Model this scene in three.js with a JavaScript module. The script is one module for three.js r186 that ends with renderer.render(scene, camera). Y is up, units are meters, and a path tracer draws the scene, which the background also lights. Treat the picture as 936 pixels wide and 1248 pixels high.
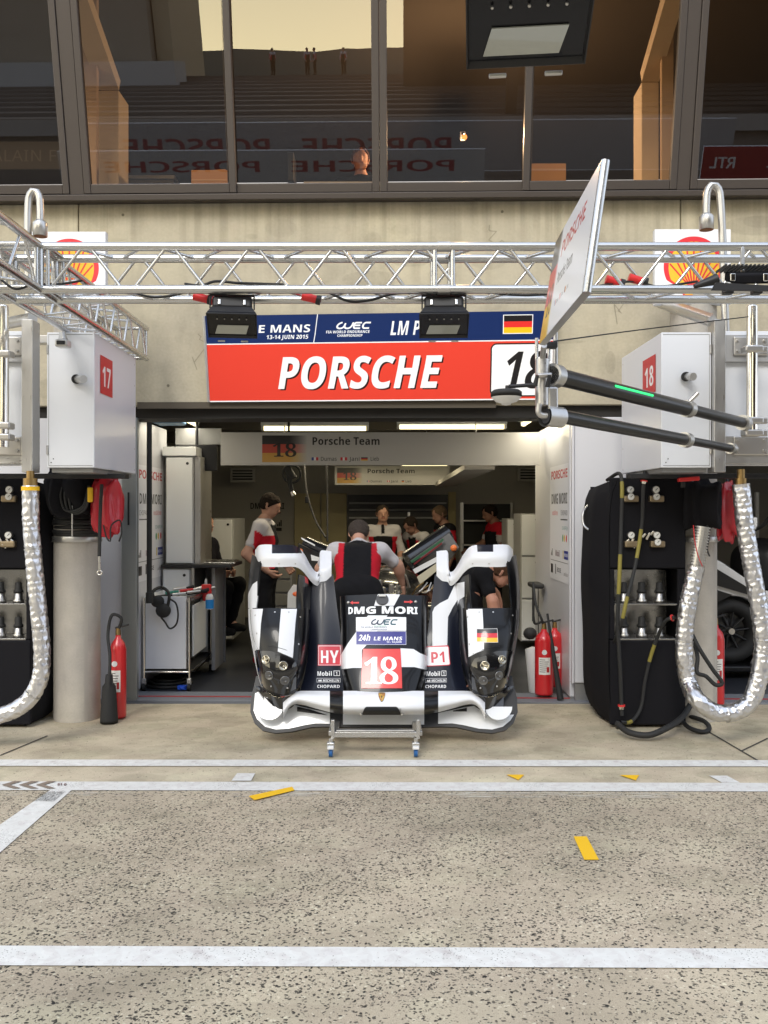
import * as THREE from 'three';
import { RoundedBoxGeometry } from 'three/addons/geometries/RoundedBoxGeometry.js';
import { mergeGeometries } from 'three/addons/utils/BufferGeometryUtils.js';
import { ImprovedNoise } from 'three/addons/math/ImprovedNoise.js';
import { RectAreaLightUniformsLib } from 'three/addons/lights/RectAreaLightUniformsLib.js';

// ---------------------------------------------------------------- camera, sky, sun, exposure
const F = 1100, CX = 468, CY = 624, EYE = 1.6;          // focal length, centre (in photo pixels) and eye height
const scene = new THREE.Scene();
const camera = new THREE.PerspectiveCamera(2 * Math.atan(624 / F) * 180 / Math.PI, 0.75, 0.05, 3000);
camera.position.set(0, EYE, 0);
camera.lookAt(0, EYE, -10);
const renderer = new THREE.WebGLRenderer({ antialias: true });
renderer.setSize(768, 1024);
renderer.toneMapping = THREE.LinearToneMapping;
renderer.toneMappingExposure = 1.72;
renderer.shadowMap.enabled = true;
RectAreaLightUniformsLib.init();
{ // evening sky: pale blue-grey overhead, a bright warm glow low over the far side of the pit lane
  const W = 512, H = 256, data = new Float32Array(W * H * 4);
  for (let r = 0; r < H; r++) for (let c = 0; c < W; c++) {
    const el = ((r + 0.5) / H - 0.5) * Math.PI, az = ((c + 0.5) / W - 0.5) * 2 * Math.PI;
    const y = Math.sin(el), x = Math.cos(az) * Math.cos(el), z = Math.sin(az) * Math.cos(el);
    const up = Math.max(0, y), side = Math.max(0, z * 0.94 - x * 0.33) ;
    const low = Math.pow(1 - up, 3.2), glow = low * Math.pow(side, 1.5);
    let R = 0.6 + 0.26 * low + 2.75 * glow, G = 0.69 + 0.25 * low + 2.1 * glow, B = 0.86 + 0.2 * low + 0.72 * glow;
    if (y < 0) { const k = Math.max(0, 1 + y * 8); R = 0.25 + (R - 0.25) * k; G = 0.24 + (G - 0.24) * k; B = 0.2 + (B - 0.2) * k; }
    data.set([R, G, B, 1], (r * W + c) * 4);
  }
  const t = new THREE.DataTexture(data, W, H, THREE.RGBAFormat, THREE.FloatType);
  t.mapping = THREE.EquirectangularReflectionMapping; t.magFilter = THREE.LinearFilter; t.needsUpdate = true;
  scene.background = t; scene.environment = t;
}
const sun = new THREE.DirectionalLight(new THREE.Color(1, 0.95, 0.87), 1.1);
sun.position.set(-5, 14, 11); sun.target.position.set(0, 0, -5);
sun.castShadow = true; sun.shadow.radius = 40; sun.shadow.mapSize.set(2048, 2048);
Object.assign(sun.shadow.camera, { left: -14, right: 14, top: 14, bottom: -14, near: 1, far: 50 });
scene.add(sun, sun.target);

// ---------------------------------------------------------------- helpers
let seed = 20150613;
const rnd = () => { seed = (seed + 0x6d2b79f5) | 0; let t = Math.imul(seed ^ (seed >>> 15), 1 | seed); t = (t + Math.imul(t ^ (t >>> 7), 61 | t)) ^ t; return ((t ^ (t >>> 14)) >>> 0) / 4294967296; };
const rr = (a, b) => a + (b - a) * rnd();
const perlin = new ImprovedNoise();
const fbm = (x, y, z = 0, o = 4) => { let s = 0, a = 0.5, f = 1; for (let i = 0; i < o; i++) { s += a * perlin.noise(x * f + i * 17.3, y * f + i * 5.1, z * f); a *= 0.5; f *= 2.03; } return s; };
const V = (x, y, z) => new THREE.Vector3(x, y, z);
const P = (px, py, d) => V((px - CX) * d / F, EYE - (py - CY) * d / F, -d);   // a point of the place, d metres into it
const clampN = (x, a, b) => Math.min(b, Math.max(a, x));
const sstep = (x, a, b) => { const t = clampN((x - a) / (b - a), 0, 1); return t * t * (3 - 2 * t); };

const used = new Map();
const numbered = (n) => { const k = used.get(n) ?? -1; used.set(n, k + 1); return k < 0 ? n : n + '_' + String(k + 1).padStart(3, '0'); };
function tag(o, label, category, group, kind) {
  if (label) o.userData.label = label; if (category) o.userData.category = category;
  if (group) o.userData.group = group; if (kind) o.userData.kind = kind; return o;
}
function thing(name, label, category, base = V(0, 0, 0), group) {
  const o = new THREE.Group(); o.name = numbered(name); o.position.copy(base); scene.add(o);
  return tag(o, label, category, group);
}
const shade = (m) => { m.castShadow = true; m.receiveShadow = true; return m; };
// geometry given in the place's coordinates becomes a part of `t` (its base is taken off); `p` is a part to hang a sub-part on
function part(name, geo, material, t, p) {
  const g = Array.isArray(geo) ? merge(geo) : geo;
  let b = t; while (b.userData.child) b = b.parent;
  if (!t.userData.frame && !(t.userData.child && b.userData.frame)) g.translate(-b.position.x, -b.position.y, -b.position.z);
  const m = shade(new THREE.Mesh(g, material)); m.name = name; m.userData.child = true; t.add(m); return m;
}
function solo(name, geo, material, label, category, group, kind) {
  const m = shade(new THREE.Mesh(Array.isArray(geo) ? merge(geo) : geo, material)); m.name = numbered(name); scene.add(m);
  return tag(m, label, category, group, kind);
}
function clean(g) {
  g = g.index ? g.toNonIndexed() : g;
  if (!g.attributes.normal) g.computeVertexNormals();
  if (!g.attributes.uv) g.setAttribute('uv', new THREE.Float32BufferAttribute(new Float32Array(g.attributes.position.count * 2), 2));
  for (const k of Object.keys(g.attributes)) if (!['position', 'normal', 'uv', 'color'].includes(k)) g.deleteAttribute(k);
  return g;
}
const merge = (list) => list.length === 1 ? clean(list[0]) : mergeGeometries(list.map(clean));
// texture coordinates in metres, by the side a face looks to
function uvm(g, s = 1) {
  g = clean(g); const p = g.attributes.position, n = g.attributes.normal, uv = g.attributes.uv;
  for (let i = 0; i < p.count; i++) {
    const ax = Math.abs(n.getX(i)), ay = Math.abs(n.getY(i)), az = Math.abs(n.getZ(i));
    if (ay >= ax && ay >= az) uv.setXY(i, p.getX(i) / s, p.getZ(i) / s);
    else if (ax >= az) uv.setXY(i, p.getZ(i) / s, p.getY(i) / s);
    else uv.setXY(i, p.getX(i) / s, p.getY(i) / s);
  }
  return g;
}
const place = (g, c, r) => { if (r) g.applyMatrix4(new THREE.Matrix4().makeRotationFromEuler(new THREE.Euler(...r))); return g.translate(c.x, c.y, c.z); };
const box = (c, w, h, d, r) => place(new THREE.BoxGeometry(w, h, d), c, r);
const rbox = (c, w, h, d, rad = 0.01, r, seg = 2) => place(new RoundedBoxGeometry(w, h, d, seg, Math.min(rad, w / 2.01, h / 2.01, d / 2.01)), c, r);
const bb = (x0, x1, y0, y1, z0, z1, rad) => { const c = V((x0 + x1) / 2, (y0 + y1) / 2, (z0 + z1) / 2), s = [Math.abs(x1 - x0), Math.abs(y1 - y0), Math.abs(z1 - z0)]; return rad ? rbox(c, ...s, rad) : box(c, ...s); };
function rod(a, b, r0, r1 = r0, seg = 14, open = false) {
  const d = b.clone().sub(a), g = new THREE.CylinderGeometry(r1, r0, d.length(), seg, 1, open);
  g.applyQuaternion(new THREE.Quaternion().setFromUnitVectors(V(0, 1, 0), d.clone().normalize()));
  const c = a.clone().add(b).multiplyScalar(0.5); return g.translate(c.x, c.y, c.z);
}
const curve = (pts, tension = 0.5) => new THREE.CatmullRomCurve3(pts, false, 'centripetal', tension);
const tube = (pts, r, seg = 40, rad = 8) => new THREE.TubeGeometry(curve(pts), seg, r, rad, false);
const lathe = (prof, c, seg = 24, r) => place(new THREE.LatheGeometry(prof.map(([x, y]) => new THREE.Vector2(x, y)), seg), c, r);
const ball = (c, r, sx = 1, sy = 1, sz = 1, seg = 14) => new THREE.SphereGeometry(r, seg, Math.ceil(seg * 0.7)).scale(sx, sy, sz).translate(c.x, c.y, c.z);
// a flat printed sheet: corners top-left, top-right, bottom-right, bottom-left
function sheet(a, b, c, d, n = 1) {
  const g = new THREE.BufferGeometry(), pos = [], uv = [], idx = [];
  for (let j = 0; j <= n; j++) for (let i = 0; i <= n; i++) {
    const u = i / n, v = j / n, t = a.clone().lerp(b, u), w = d.clone().lerp(c, u), q = t.lerp(w, v);
    pos.push(q.x, q.y, q.z); uv.push(u, 1 - v);
  }
  for (let j = 0; j < n; j++) for (let i = 0; i < n; i++) { const k = j * (n + 1) + i; idx.push(k, k + n + 1, k + 1, k + 1, k + n + 1, k + n + 2); }
  g.setAttribute('position', new THREE.Float32BufferAttribute(pos, 3)); g.setAttribute('uv', new THREE.Float32BufferAttribute(uv, 2)); g.setIndex(idx); g.computeVertexNormals();
  return g;
}
// a plate of any outline and thickness: pts on the front face, pushed back by `back`
function plate(pts, back) {
  const n = V(0, 0, 0), a = pts[0];
  for (let i = 1; i < pts.length - 1; i++) n.add(pts[i].clone().sub(a).cross(pts[i + 1].clone().sub(a)));
  n.normalize();
  const ex = pts[1].clone().sub(a).normalize(), ey = n.clone().cross(ex), flat = pts.map((p) => { const q = p.clone().sub(a); return new THREE.Vector2(q.dot(ex), q.dot(ey)); });
  const tri = THREE.ShapeUtils.triangulateShape(flat, []), pos = [], push = (...q) => q.forEach((p) => pos.push(p.x, p.y, p.z)), off = n.clone().multiplyScalar(-back), B = pts.map((p) => p.clone().add(off));
  for (const [i, j, k] of tri) { push(pts[i], pts[j], pts[k]); push(B[k], B[j], B[i]); }
  for (let i = 0; i < pts.length; i++) { const j = (i + 1) % pts.length; push(pts[i], B[i], B[j], pts[i], B[j], pts[j]); }
  const g = new THREE.BufferGeometry(); g.setAttribute('position', new THREE.Float32BufferAttribute(pos, 3)); g.computeVertexNormals(); return clean(g);
}
// surface through a net of points, smooth both ways
function patch(net) {
  const cr = (p0, p1, p2, p3, t) => 0.5 * (2 * p1 + (p2 - p0) * t + (2 * p0 - 5 * p1 + 4 * p2 - p3) * t * t + (3 * p1 - p0 - 3 * p2 + p3) * t * t * t);
  const row = (r, u) => { const n = r.length - 1, s = clampN(u, 0, 1) * n, i = Math.min(n - 1, Math.floor(s)), t = s - i, g = (k) => r[k] ?? (k < 0 ? r[0].map((x, c) => 2 * x - r[1][c]) : r[n].map((x, c) => 2 * x - r[n - 1][c]));
    const [a, b, c, d] = [g(i - 1), g(i), g(i + 1), g(i + 2)]; return a.map((_, k) => cr(a[k], b[k], c[k], d[k], t)); };
  return (u, v) => row(net.map((r) => row(r, u)), v);
}
function shell(S, nu, nv, thick) { // S(u, v) -> Vector3, seen face towards +z
  const pts = [], nor = [], e = 1e-3;
  for (let j = 0; j <= nv; j++) for (let i = 0; i <= nu; i++) {
    const u = i / nu, v = j / nv, p = S(u, v), a = S(Math.min(1, u + e), v).sub(S(Math.max(0, u - e), v)), b = S(u, Math.min(1, v + e)).sub(S(u, Math.max(0, v - e))), n = a.cross(b).normalize();
    pts.push(p); nor.push(n);
  }
  let sum = 0; for (const n of nor) sum += n.z; const sg = sum < 0 ? -1 : 1;
  const pos = [], nn = [], uv = [], idx = [], W = nu + 1, N = pts.length;
  for (const [k, s] of [[0, 1], [1, -1]]) pts.forEach((p, i) => { const n = nor[i].clone().multiplyScalar(sg), q = k ? p.clone().addScaledVector(n, -thick) : p; pos.push(q.x, q.y, q.z); nn.push(n.x * s, n.y * s, n.z * s); uv.push((i % W) / nu, Math.floor(i / W) / nv); });
  const face = (a, b, c) => sg > 0 ? idx.push(a, b, c) : idx.push(a, c, b);
  for (let j = 0; j < nv; j++) for (let i = 0; i < nu; i++) { const a = j * W + i, b = a + 1, c = a + W, d = c + 1; face(a, b, d); face(a, d, c); face(N + a, N + d, N + b); face(N + a, N + c, N + d); }
  const rim = (a, b) => { face(a, N + a, b); face(b, N + a, N + b); };
  for (let i = 0; i < nu; i++) { rim(i, i + 1); rim(nv * W + i + 1, nv * W + i); }
  for (let j = 0; j < nv; j++) { rim((j + 1) * W, j * W); rim(j * W + nu, (j + 1) * W + nu); }
  const g = new THREE.BufferGeometry(); g.setAttribute('position', new THREE.Float32BufferAttribute(pos, 3)); g.setAttribute('normal', new THREE.Float32BufferAttribute(nn, 3)); g.setAttribute('uv', new THREE.Float32BufferAttribute(uv, 2)); g.setIndex(idx); return g;
}

// ---------------------------------------------------------------- textures and materials
function tex(w, h, draw, opt = {}) {
  const c = document.createElement('canvas'); c.width = w; c.height = h; const x = c.getContext('2d'); draw(x, w, h);
  const t = new THREE.CanvasTexture(c); if (!opt.data) t.colorSpace = THREE.SRGBColorSpace; t.magFilter = THREE.LinearFilter; t.anisotropy = 8;
  if (opt.repeat) { t.wrapS = t.wrapT = THREE.RepeatWrapping; } return t;
}
function noiseTex(n, f, opt = {}) { // f(u, v) on the unit torus -> [r, g, b] linear 0..1
  const d = new Uint8Array(n * n * 4), s = (x) => Math.round(255 * clampN(opt.data ? x : x <= 0.0031308 ? 12.92 * x : 1.055 * Math.pow(x, 1 / 2.4) - 0.055, 0, 1));
  for (let j = 0; j < n; j++) for (let i = 0; i < n; i++) { const c = f(i / n, j / n); d.set([s(c[0]), s(c[1]), s(c[2]), 255], (j * n + i) * 4); }
  const t = new THREE.DataTexture(d, n, n); t.wrapS = t.wrapT = THREE.RepeatWrapping; t.magFilter = THREE.LinearFilter; if (!opt.data) t.colorSpace = THREE.SRGBColorSpace; t.needsUpdate = true; return t;
}
// seamless noise: blends the noise with its shifted copies
const tnoise = (u, v, f, o = 4, z = 0) => { const a = (x, y) => fbm(x * f, y * f, z, o), U = u, W = v; return a(U, W) * (1 - U) * (1 - W) + a(U - 1, W) * U * (1 - W) + a(U, W - 1) * (1 - U) * W + a(U - 1, W - 1) * U * W; };
const rgb = (r, g = r, b = r) => new THREE.Color().setRGB(r, g, b);
const std = (c, rough = 0.6, metal = 0, o = {}) => new THREE.MeshStandardMaterial({ color: c, roughness: rough, metalness: metal, ...o });
const phys = (c, rough, o = {}) => new THREE.MeshPhysicalMaterial({ color: c, roughness: rough, ...o });
function font(x, text, cx, cy, size, o = {}) { // text drawn at a centre, with slant, width and weight of its own
  x.save(); x.translate(cx, cy); x.transform(o.sx ?? 1, 0, -(o.slant ?? 0), 1, 0, 0);
  x.font = (o.weight ?? 'bold') + ' ' + size + 'px ' + (o.face ?? 'sans-serif'); x.textAlign = o.align ?? 'center'; x.textBaseline = 'middle';
  if (o.stroke) { x.lineWidth = o.lw ?? 2; x.strokeStyle = o.stroke; x.lineJoin = 'round'; x.strokeText(text, 0, 0); }
  x.fillStyle = o.fill ?? '#fff'; x.fillText(text, 0, 0); x.restore();
}
// fits the text into a width
function fit(x, text, cx, cy, w, size, o = {}) { x.font = (o.weight ?? 'bold') + ' ' + size + 'px ' + (o.face ?? 'sans-serif'); const m = x.measureText(text).width; font(x, text, cx, cy, size, { ...o, sx: w / m, align: 'center' }); }
const rrect = (x, a, b, w, h, r) => { x.beginPath(); x.roundRect(a, b, w, h, r); };
const decalMat = (t, rough = 0.45, o = {}) => new THREE.MeshStandardMaterial({ map: t, roughness: rough, transparent: true, ...o });
const printMat = (t, rough = 0.5, o = {}) => new THREE.MeshPhysicalMaterial({ map: t, roughness: rough, ...o });

// worn metal: soft smudges in the gloss
const smudge = noiseTex(256, (u, v) => { const k = 0.5 + 0.9 * tnoise(u, v, 7, 5); return [k, 0.35 + 0.65 * clampN(k, 0, 1), k]; }, { data: true });
const concreteTex = noiseTex(1024, (u, v) => {
  const big = tnoise(u, v, 3, 4), mid = tnoise(u, v, 14, 4, 3.1), fine = tnoise(u, v, 120, 2, 7), run = tnoise(u, v * 0.25 + 0.1, 22, 3, 9);
  let k = 1 + 0.42 * big + 0.26 * mid + 0.18 * fine - 0.45 * Math.max(0, run - 0.05);
  const pit = tnoise(u, v, 60, 1, 5); if (pit > 0.42) k *= 0.72;
  return [0.485 * k, 0.435 * k, 0.325 * k * (1 - 0.12 * big)];
});
const concreteBump = noiseTex(512, (u, v) => { const k = 0.5 + 0.6 * tnoise(u, v, 40, 4, 2); return [k, k, k]; }, { data: true });
const M = {
  concrete: std(0xffffff, 0.92, 0, { map: concreteTex, bumpMap: concreteBump, bumpScale: 0.004 }),
  columnConcrete: std(rgb(0.9, 0.93, 1.1), 0.9, 0, { map: concreteTex, bumpMap: concreteBump, bumpScale: 0.003 }),
  alu: std(rgb(0.64, 0.64, 0.63), 0.4, 1, { roughnessMap: smudge }),
  aluDull: std(rgb(0.55, 0.54, 0.52), 0.5, 0.85, { roughnessMap: smudge }),
  steel: std(rgb(0.6, 0.58, 0.55), 0.36, 1),
  chrome: std(rgb(0.85, 0.82, 0.76), 0.12, 1),
  galv: std(rgb(0.34, 0.36, 0.36), 0.55, 0.6, { roughnessMap: smudge }),
  brass: std(rgb(0.36, 0.24, 0.1), 0.4, 1),
  whitePaint: phys(rgb(0.74, 0.76, 0.8), 0.38, { clearcoat: 0.25, clearcoatRoughness: 0.3 }),
  whiteWall: phys(rgb(0.66, 0.66, 0.69), 0.34, { clearcoat: 0.3, clearcoatRoughness: 0.25 }),
  greyWall: std(rgb(0.42, 0.4, 0.36), 0.8),
  cabinetWhite: std(rgb(0.82, 0.83, 0.82), 0.45),
  greyEdge: std(rgb(0.3, 0.3, 0.3), 0.5, 0.5),
  black: std(rgb(0.014, 0.014, 0.016), 0.5),
  rubber: std(rgb(0.018, 0.018, 0.018), 0.7),
  fabric: phys(rgb(0.0085, 0.0082, 0.0105), 0.95, { specularIntensity: 0.5 }),
  carbon: phys(rgb(0.011, 0.011, 0.012), 0.34, { clearcoat: 0.2, clearcoatRoughness: 0.15, specularIntensity: 0.7 }),
  red: phys(rgb(0.62, 0.02, 0.025), 0.3, { clearcoat: 0.6, clearcoatRoughness: 0.2 }),
  redBag: phys(rgb(0.5, 0.015, 0.03), 0.32, { clearcoat: 0.3 }),
  redPlastic: std(rgb(0.7, 0.03, 0.03), 0.4),
  darkPost: std(rgb(0.082, 0.068, 0.06), 0.42, 0.2),
  skin: phys(rgb(0.5, 0.27, 0.19), 0.55),
  hair: std(rgb(0.018, 0.013, 0.01), 0.6),
  yellow: std(rgb(0.85, 0.5, 0.01), 0.6),
  blue: std(rgb(0.02, 0.12, 0.35), 0.4),
  card: std(rgb(0.55, 0.3, 0.14), 0.85),
  whitePlastic: std(rgb(0.75, 0.75, 0.74), 0.4),
  gauge: std(rgb(0.75, 0.75, 0.72), 0.3),
  glow: std(0x000000, 1, 0, { emissive: rgb(1, 0.86, 0.45), emissiveIntensity: 2.2 }),
  green: std(0x000000, 1, 0, { emissive: rgb(0.05, 1, 0.25), emissiveIntensity: 1.0 }),
  inner: std(rgb(0.05, 0.048, 0.045), 0.9),
};
// ---------------------------------------------------------------- ground
function aggregate(n, metres, count, sizes, base, dark) { // cut concrete with dark stones showing, drawn on a torus
  const c = document.createElement('canvas'); c.width = c.height = n; const x = c.getContext('2d');
  const img = x.createImageData(n, n);
  for (let j = 0; j < n; j++) for (let i = 0; i < n; i++) {
    const h = (i * 374761393 + j * 668265263) | 0, g = (((h ^ (h >>> 13)) * 1274126177) >>> 0) / 4294967296, k = 0.9 + 0.2 * g;
    img.data.set([base[0] * k, base[1] * k, base[2] * k, 255], (j * n + i) * 4);
  }
  x.putImageData(img, 0, 0);
  const px = n / metres;
  for (let s = 0; s < 260; s++) { x.globalAlpha = 0.05; x.fillStyle = rnd() < 0.5 ? '#fff6dd' : '#3c372c'; const a = rnd() * n, b = rnd() * n, r = rr(0.04, 0.2) * px; for (const da of [-n, 0, n]) for (const db of [-n, 0, n]) { x.beginPath(); x.ellipse(a + da, b + db, r, r * rr(0.5, 1), 0.3, 0, 7); x.fill(); } }
  for (let s = 0; s < count; s++) {
    const a = rnd() * n, b = rnd() * n; if (rnd() > 0.58 + 0.6 * sstep(tnoise(a / n, b / n, 5, 3, 2), -0.12, 0.22)) continue; const r = (sizes[0] + (sizes[1] - sizes[0]) * Math.pow(rnd(), 2.9)) * px, t = rnd() * 3.14, q = rr(0.3, 0.75), k = Math.pow(rnd(), 1.2);
    const light = rnd() < 0.22, col = light ? [205 + 25 * k, 196 + 25 * k, 172 + 22 * k] : [dark[0] + 80 * k, dark[1] + 76 * k, dark[2] + 66 * k];
    x.globalAlpha = light ? 0.28 : rr(0.28, 0.85); x.fillStyle = `rgb(${col.map(Math.round)})`;
    const poly = []; for (let e = 0; e < 6; e++) { const w = e / 6 * 6.283 + rr(-0.3, 0.3), m = r * rr(0.7, 1.1); poly.push([Math.cos(w) * m, Math.sin(w) * m * q]); }
    for (const da of [0, a < 30 ? n : a > n - 30 ? -n : 0]) for (const db of [0, b < 30 ? n : b > n - 30 ? -n : 0]) {
      x.save(); x.translate(a + da, b + db); x.rotate(t); x.beginPath(); poly.forEach(([p, q2], i) => i ? x.lineTo(p, q2) : x.moveTo(p, q2)); x.fill(); x.restore();
      if (!da && !db) continue;
    }
  }
  x.globalAlpha = 1;
  const t = new THREE.CanvasTexture(c); t.colorSpace = THREE.SRGBColorSpace; t.wrapS = t.wrapT = THREE.RepeatWrapping; t.magFilter = THREE.LinearFilter; t.anisotropy = 8; return t;
}
const laneTex = aggregate(2048, 2.9, 105000, [0.0012, 0.0100], [181, 167, 145], [34, 31, 26]);
const apronTex = aggregate(1024, 1.7, 3200, [0.0015, 0.007], [186, 172, 149], [60, 56, 48]);
M.lane = std(0xffffff, 0.86, 0, { map: laneTex, bumpMap: laneTex, bumpScale: 0.0025, vertexColors: true });
M.apron = std(0xffffff, 0.88, 0, { map: apronTex, bumpMap: apronTex, bumpScale: 0.0012, vertexColors: true });
function groundSheet(x0, x1, z0, z1, y, nx, nz, scale, stain) {
  const g = new THREE.PlaneGeometry(x1 - x0, z1 - z0, nx, nz).rotateX(-Math.PI / 2).translate((x0 + x1) / 2, y, (z0 + z1) / 2), p = g.attributes.position, col = [];
  for (let i = 0; i < p.count; i++) { const X = p.getX(i), Z = p.getZ(i); g.attributes.uv.setXY(i, (X * 0.996 + Z * 0.087) / scale, (Z * 0.996 - X * 0.087) / scale); col.push(...stain(X, Z)); }
  g.setAttribute('color', new THREE.Float32BufferAttribute(col, 3)); return g;
}
const gz = (y) => -EYE * F / (y - CY), gd = (y) => EYE * F / (y - CY);       // depth of a ground point by its row
const tone = (X, Z, o = 0) => { const k = 1 + 0.4 * fbm(X * 0.55, Z * 0.7, 1 + o, 4) + 0.22 * fbm(X * 2.3, Z * 1.9, 4 + o, 3); return [k, k * (1 + 0.02 * fbm(X, Z, 8)), k * (1 - 0.03 * fbm(X, Z, 9))]; };
solo('pit_lane', groundSheet(-40, 40, gz(962), 22, 0, 160, 60, 2.9, (X, Z) => {
  const t = tone(X, Z), tyre = 0.2 * sstep(fbm(X * 0.4, Z * 3.2, 12, 3), 0.05, 0.35) * sstep(Z, -4, -2.5), worn = 0.12 * sstep(Z, -3.4, -5);
  const smear = 0.3 * Math.exp(-(((Z + 2.86 + 0.06 * fbm(X, 0.5, 2)) / 0.13) ** 2)) * sstep(fbm(X * 0.8 + 3, Z * 2, 5, 3), -0.25, 0.2) + 0.16 * Math.exp(-(((Z + 4.75) / 0.3) ** 2)) * sstep(X, -0.4, 0.1) * sstep(X, 2.4, 1.0);
  return t.map((k) => k * (0.99 - tyre - smear - worn * (0.5 + fbm(X * 1.4, Z * 2, 3))));
}), M.lane, 'wide pit lane of worn concrete flecked with dark stones', 'pit lane', null, 'structure');
solo('garage_apron', groundSheet(-40, 40, gz(857) + 0.02, gz(962), -0.001, 160, 16, 1.7, (X, Z) => tone(X, Z, 20).map((k) => 0.98 * Math.pow(k, 0.7))), M.apron, 'smoother concrete apron between the white lines and the garage threshold', 'apron', null, 'structure');
{ // expansion joints cut across the apron: thin dark fillets let into it
  const jm = std(rgb(0.05, 0.045, 0.04), 0.95), Q = [[[0, 921], [58, 897]], [[865, 893], [930, 931]], [[903, 916], [936, 900]]];
  for (const [[a, b], [c, d]] of Q) { const p = P(a, b, gd(b)), q = P(c, d, gd(d)), s = V(q.z - p.z, 0, p.x - q.x).normalize().multiplyScalar(0.007); p.y = q.y = 0.003;
    solo('floor_joint', sheet(p.clone().add(s), q.clone().add(s), q.clone().sub(s), p.clone().sub(s)), jm, null, null, null, 'structure'); }
  // land beyond, out to the horizon
  const far = new THREE.CircleGeometry(2500, 64).rotateX(-Math.PI / 2).translate(0, -0.03, 0);
  solo('ground', far, std(rgb(0.16, 0.15, 0.11), 0.95), 'flat open ground running out to the horizon', 'ground', null, 'structure');
}
// painted and taped markings
M.linePaint = std(0xffffff, 0.7, 0, { map: tex(1024, 1024, (x, n) => { // white tape and paint, specked where the stones have worn through
  x.fillStyle = '#d6d5d0'; x.fillRect(0, 0, n, n);
  for (let i = 0; i < 900; i++) { x.fillStyle = rnd() < 0.5 ? 'rgba(120,112,98,0.05)' : 'rgba(255,255,255,0.07)'; x.beginPath(); x.ellipse(rnd() * n, rnd() * n, rr(5, 60), rr(4, 26), rnd() * 3, 0, 7); x.fill(); }
  for (let i = 0; i < 16000; i++) { const a = rnd() * n, b = rnd() * n, k = tnoise(a / n, b / n, 4, 3, 6); if (rnd() > 0.04 + 0.9 * sstep(k, 0.08, 0.4)) continue; x.fillStyle = `rgba(64,58,50,${rr(0.25, 0.8)})`; x.beginPath(); x.ellipse(a, b, rr(0.8, 4.2), rr(0.6, 2.2), rnd() * 3, 0, 7); x.fill(); }
}, { repeat: true }) });
M.wornPaint = std(0xffffff, 0.8, 0, { transparent: true, map: tex(1024, 64, (x, w, h) => { x.clearRect(0, 0, w, h); for (let i = 0; i < 3800; i++) { const a = rnd() * w, k = fbm(a * 0.012, 3.3, 1, 3); if (rnd() > 0.2 + 1.6 * k) continue; x.fillStyle = `rgba(205,198,182,${rr(0.05, 0.3)})`; x.fillRect(a, rnd() * h, rr(3, 26), rr(2, 12)); } }) });
const lineQuad = (c, y = 0.004) => { const q = c.map(([a, b]) => { const p = P(a, b, gd(b)); p.y = y; return p; }); return uvm(sheet(q[0], q[1], q[2], q[3], 8), 0.9); };
function marking(name, corners, m, label, category, group, y) { return solo(name, lineQuad(corners, y), m, label, category, group, 'structure'); }
marking('painted_line', [[-420, 1152], [1360, 1159], [1390, 1183], [-450, 1176]], M.linePaint, 'broad white line across the pit lane nearest the camera', 'road marking');
marking('painted_line', [[-300, 952.5], [1240, 955.5], [1250, 966], [-310, 963]], M.linePaint, 'white line with small tabs where rough lane meets smooth apron', 'road marking');
marking('painted_line', [[-260, 926], [1200, 927.5], [1200, 935], [-260, 934]], M.linePaint, 'thin white line closest to the trolley wheels', 'road marking');
marking('painted_line', [[62, 963.2], [88, 963.2], [-40, 1075], [-100, 1075]], M.linePaint, 'slanting white line at the corner of the pit box', 'road marking', null, 0.0045);
marking('worn_paint', [[-60, 963.4], [960, 966.4], [960, 974], [-60, 970]], M.wornPaint, 'faint worn paint ghosting along the lower edge of the tabbed line', 'road marking', null, 0.003).geometry.attributes.uv.array.set(lineUV());
marking('painted_tab', [[289, 943], [311, 943], [306, 952.3], [282, 952.3]], M.linePaint, 'white tab standing on the line left of the trolley', 'road marking');
marking('painted_tab', [[864, 946], [886, 946], [902, 954.6], [880, 954.6]], M.linePaint, 'white tab on the line below the coiled black hose', 'road marking');
marking('yellow_tape', [[303, 972], [356, 960.5], [359, 965], [310, 977]], M.yellow, 'long yellow tape strip slanting over the rough lane', 'floor tape', null, 0.009);
marking('yellow_tape', [[699, 1020.5], [715, 1020.5], [730, 1049], [712, 1049]], M.yellow, 'yellow tape block alone in the rough lane', 'floor tape', null, 0.005);
const triTape = (a, b, c, label) => { const q = [a, b, c].map(([x, y]) => { const p = P(x, y, gd(y)); p.y = 0.005; return p; }); const g = new THREE.BufferGeometry(); g.setAttribute('position', new THREE.Float32BufferAttribute([q[0], q[2], q[1]].flatMap((p) => [p.x, p.y, p.z]), 3)); g.computeVertexNormals(); solo('yellow_tape', clean(g), M.yellow, label, 'floor tape', null, 'structure'); };
triTape([617, 945], [639, 945], [632, 951.5], 'small yellow arrow tape nearer the trolley');
triTape([755, 945.5], [779, 945.5], [775, 952], 'small yellow arrow tape nearer the black gas cabinet');
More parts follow.
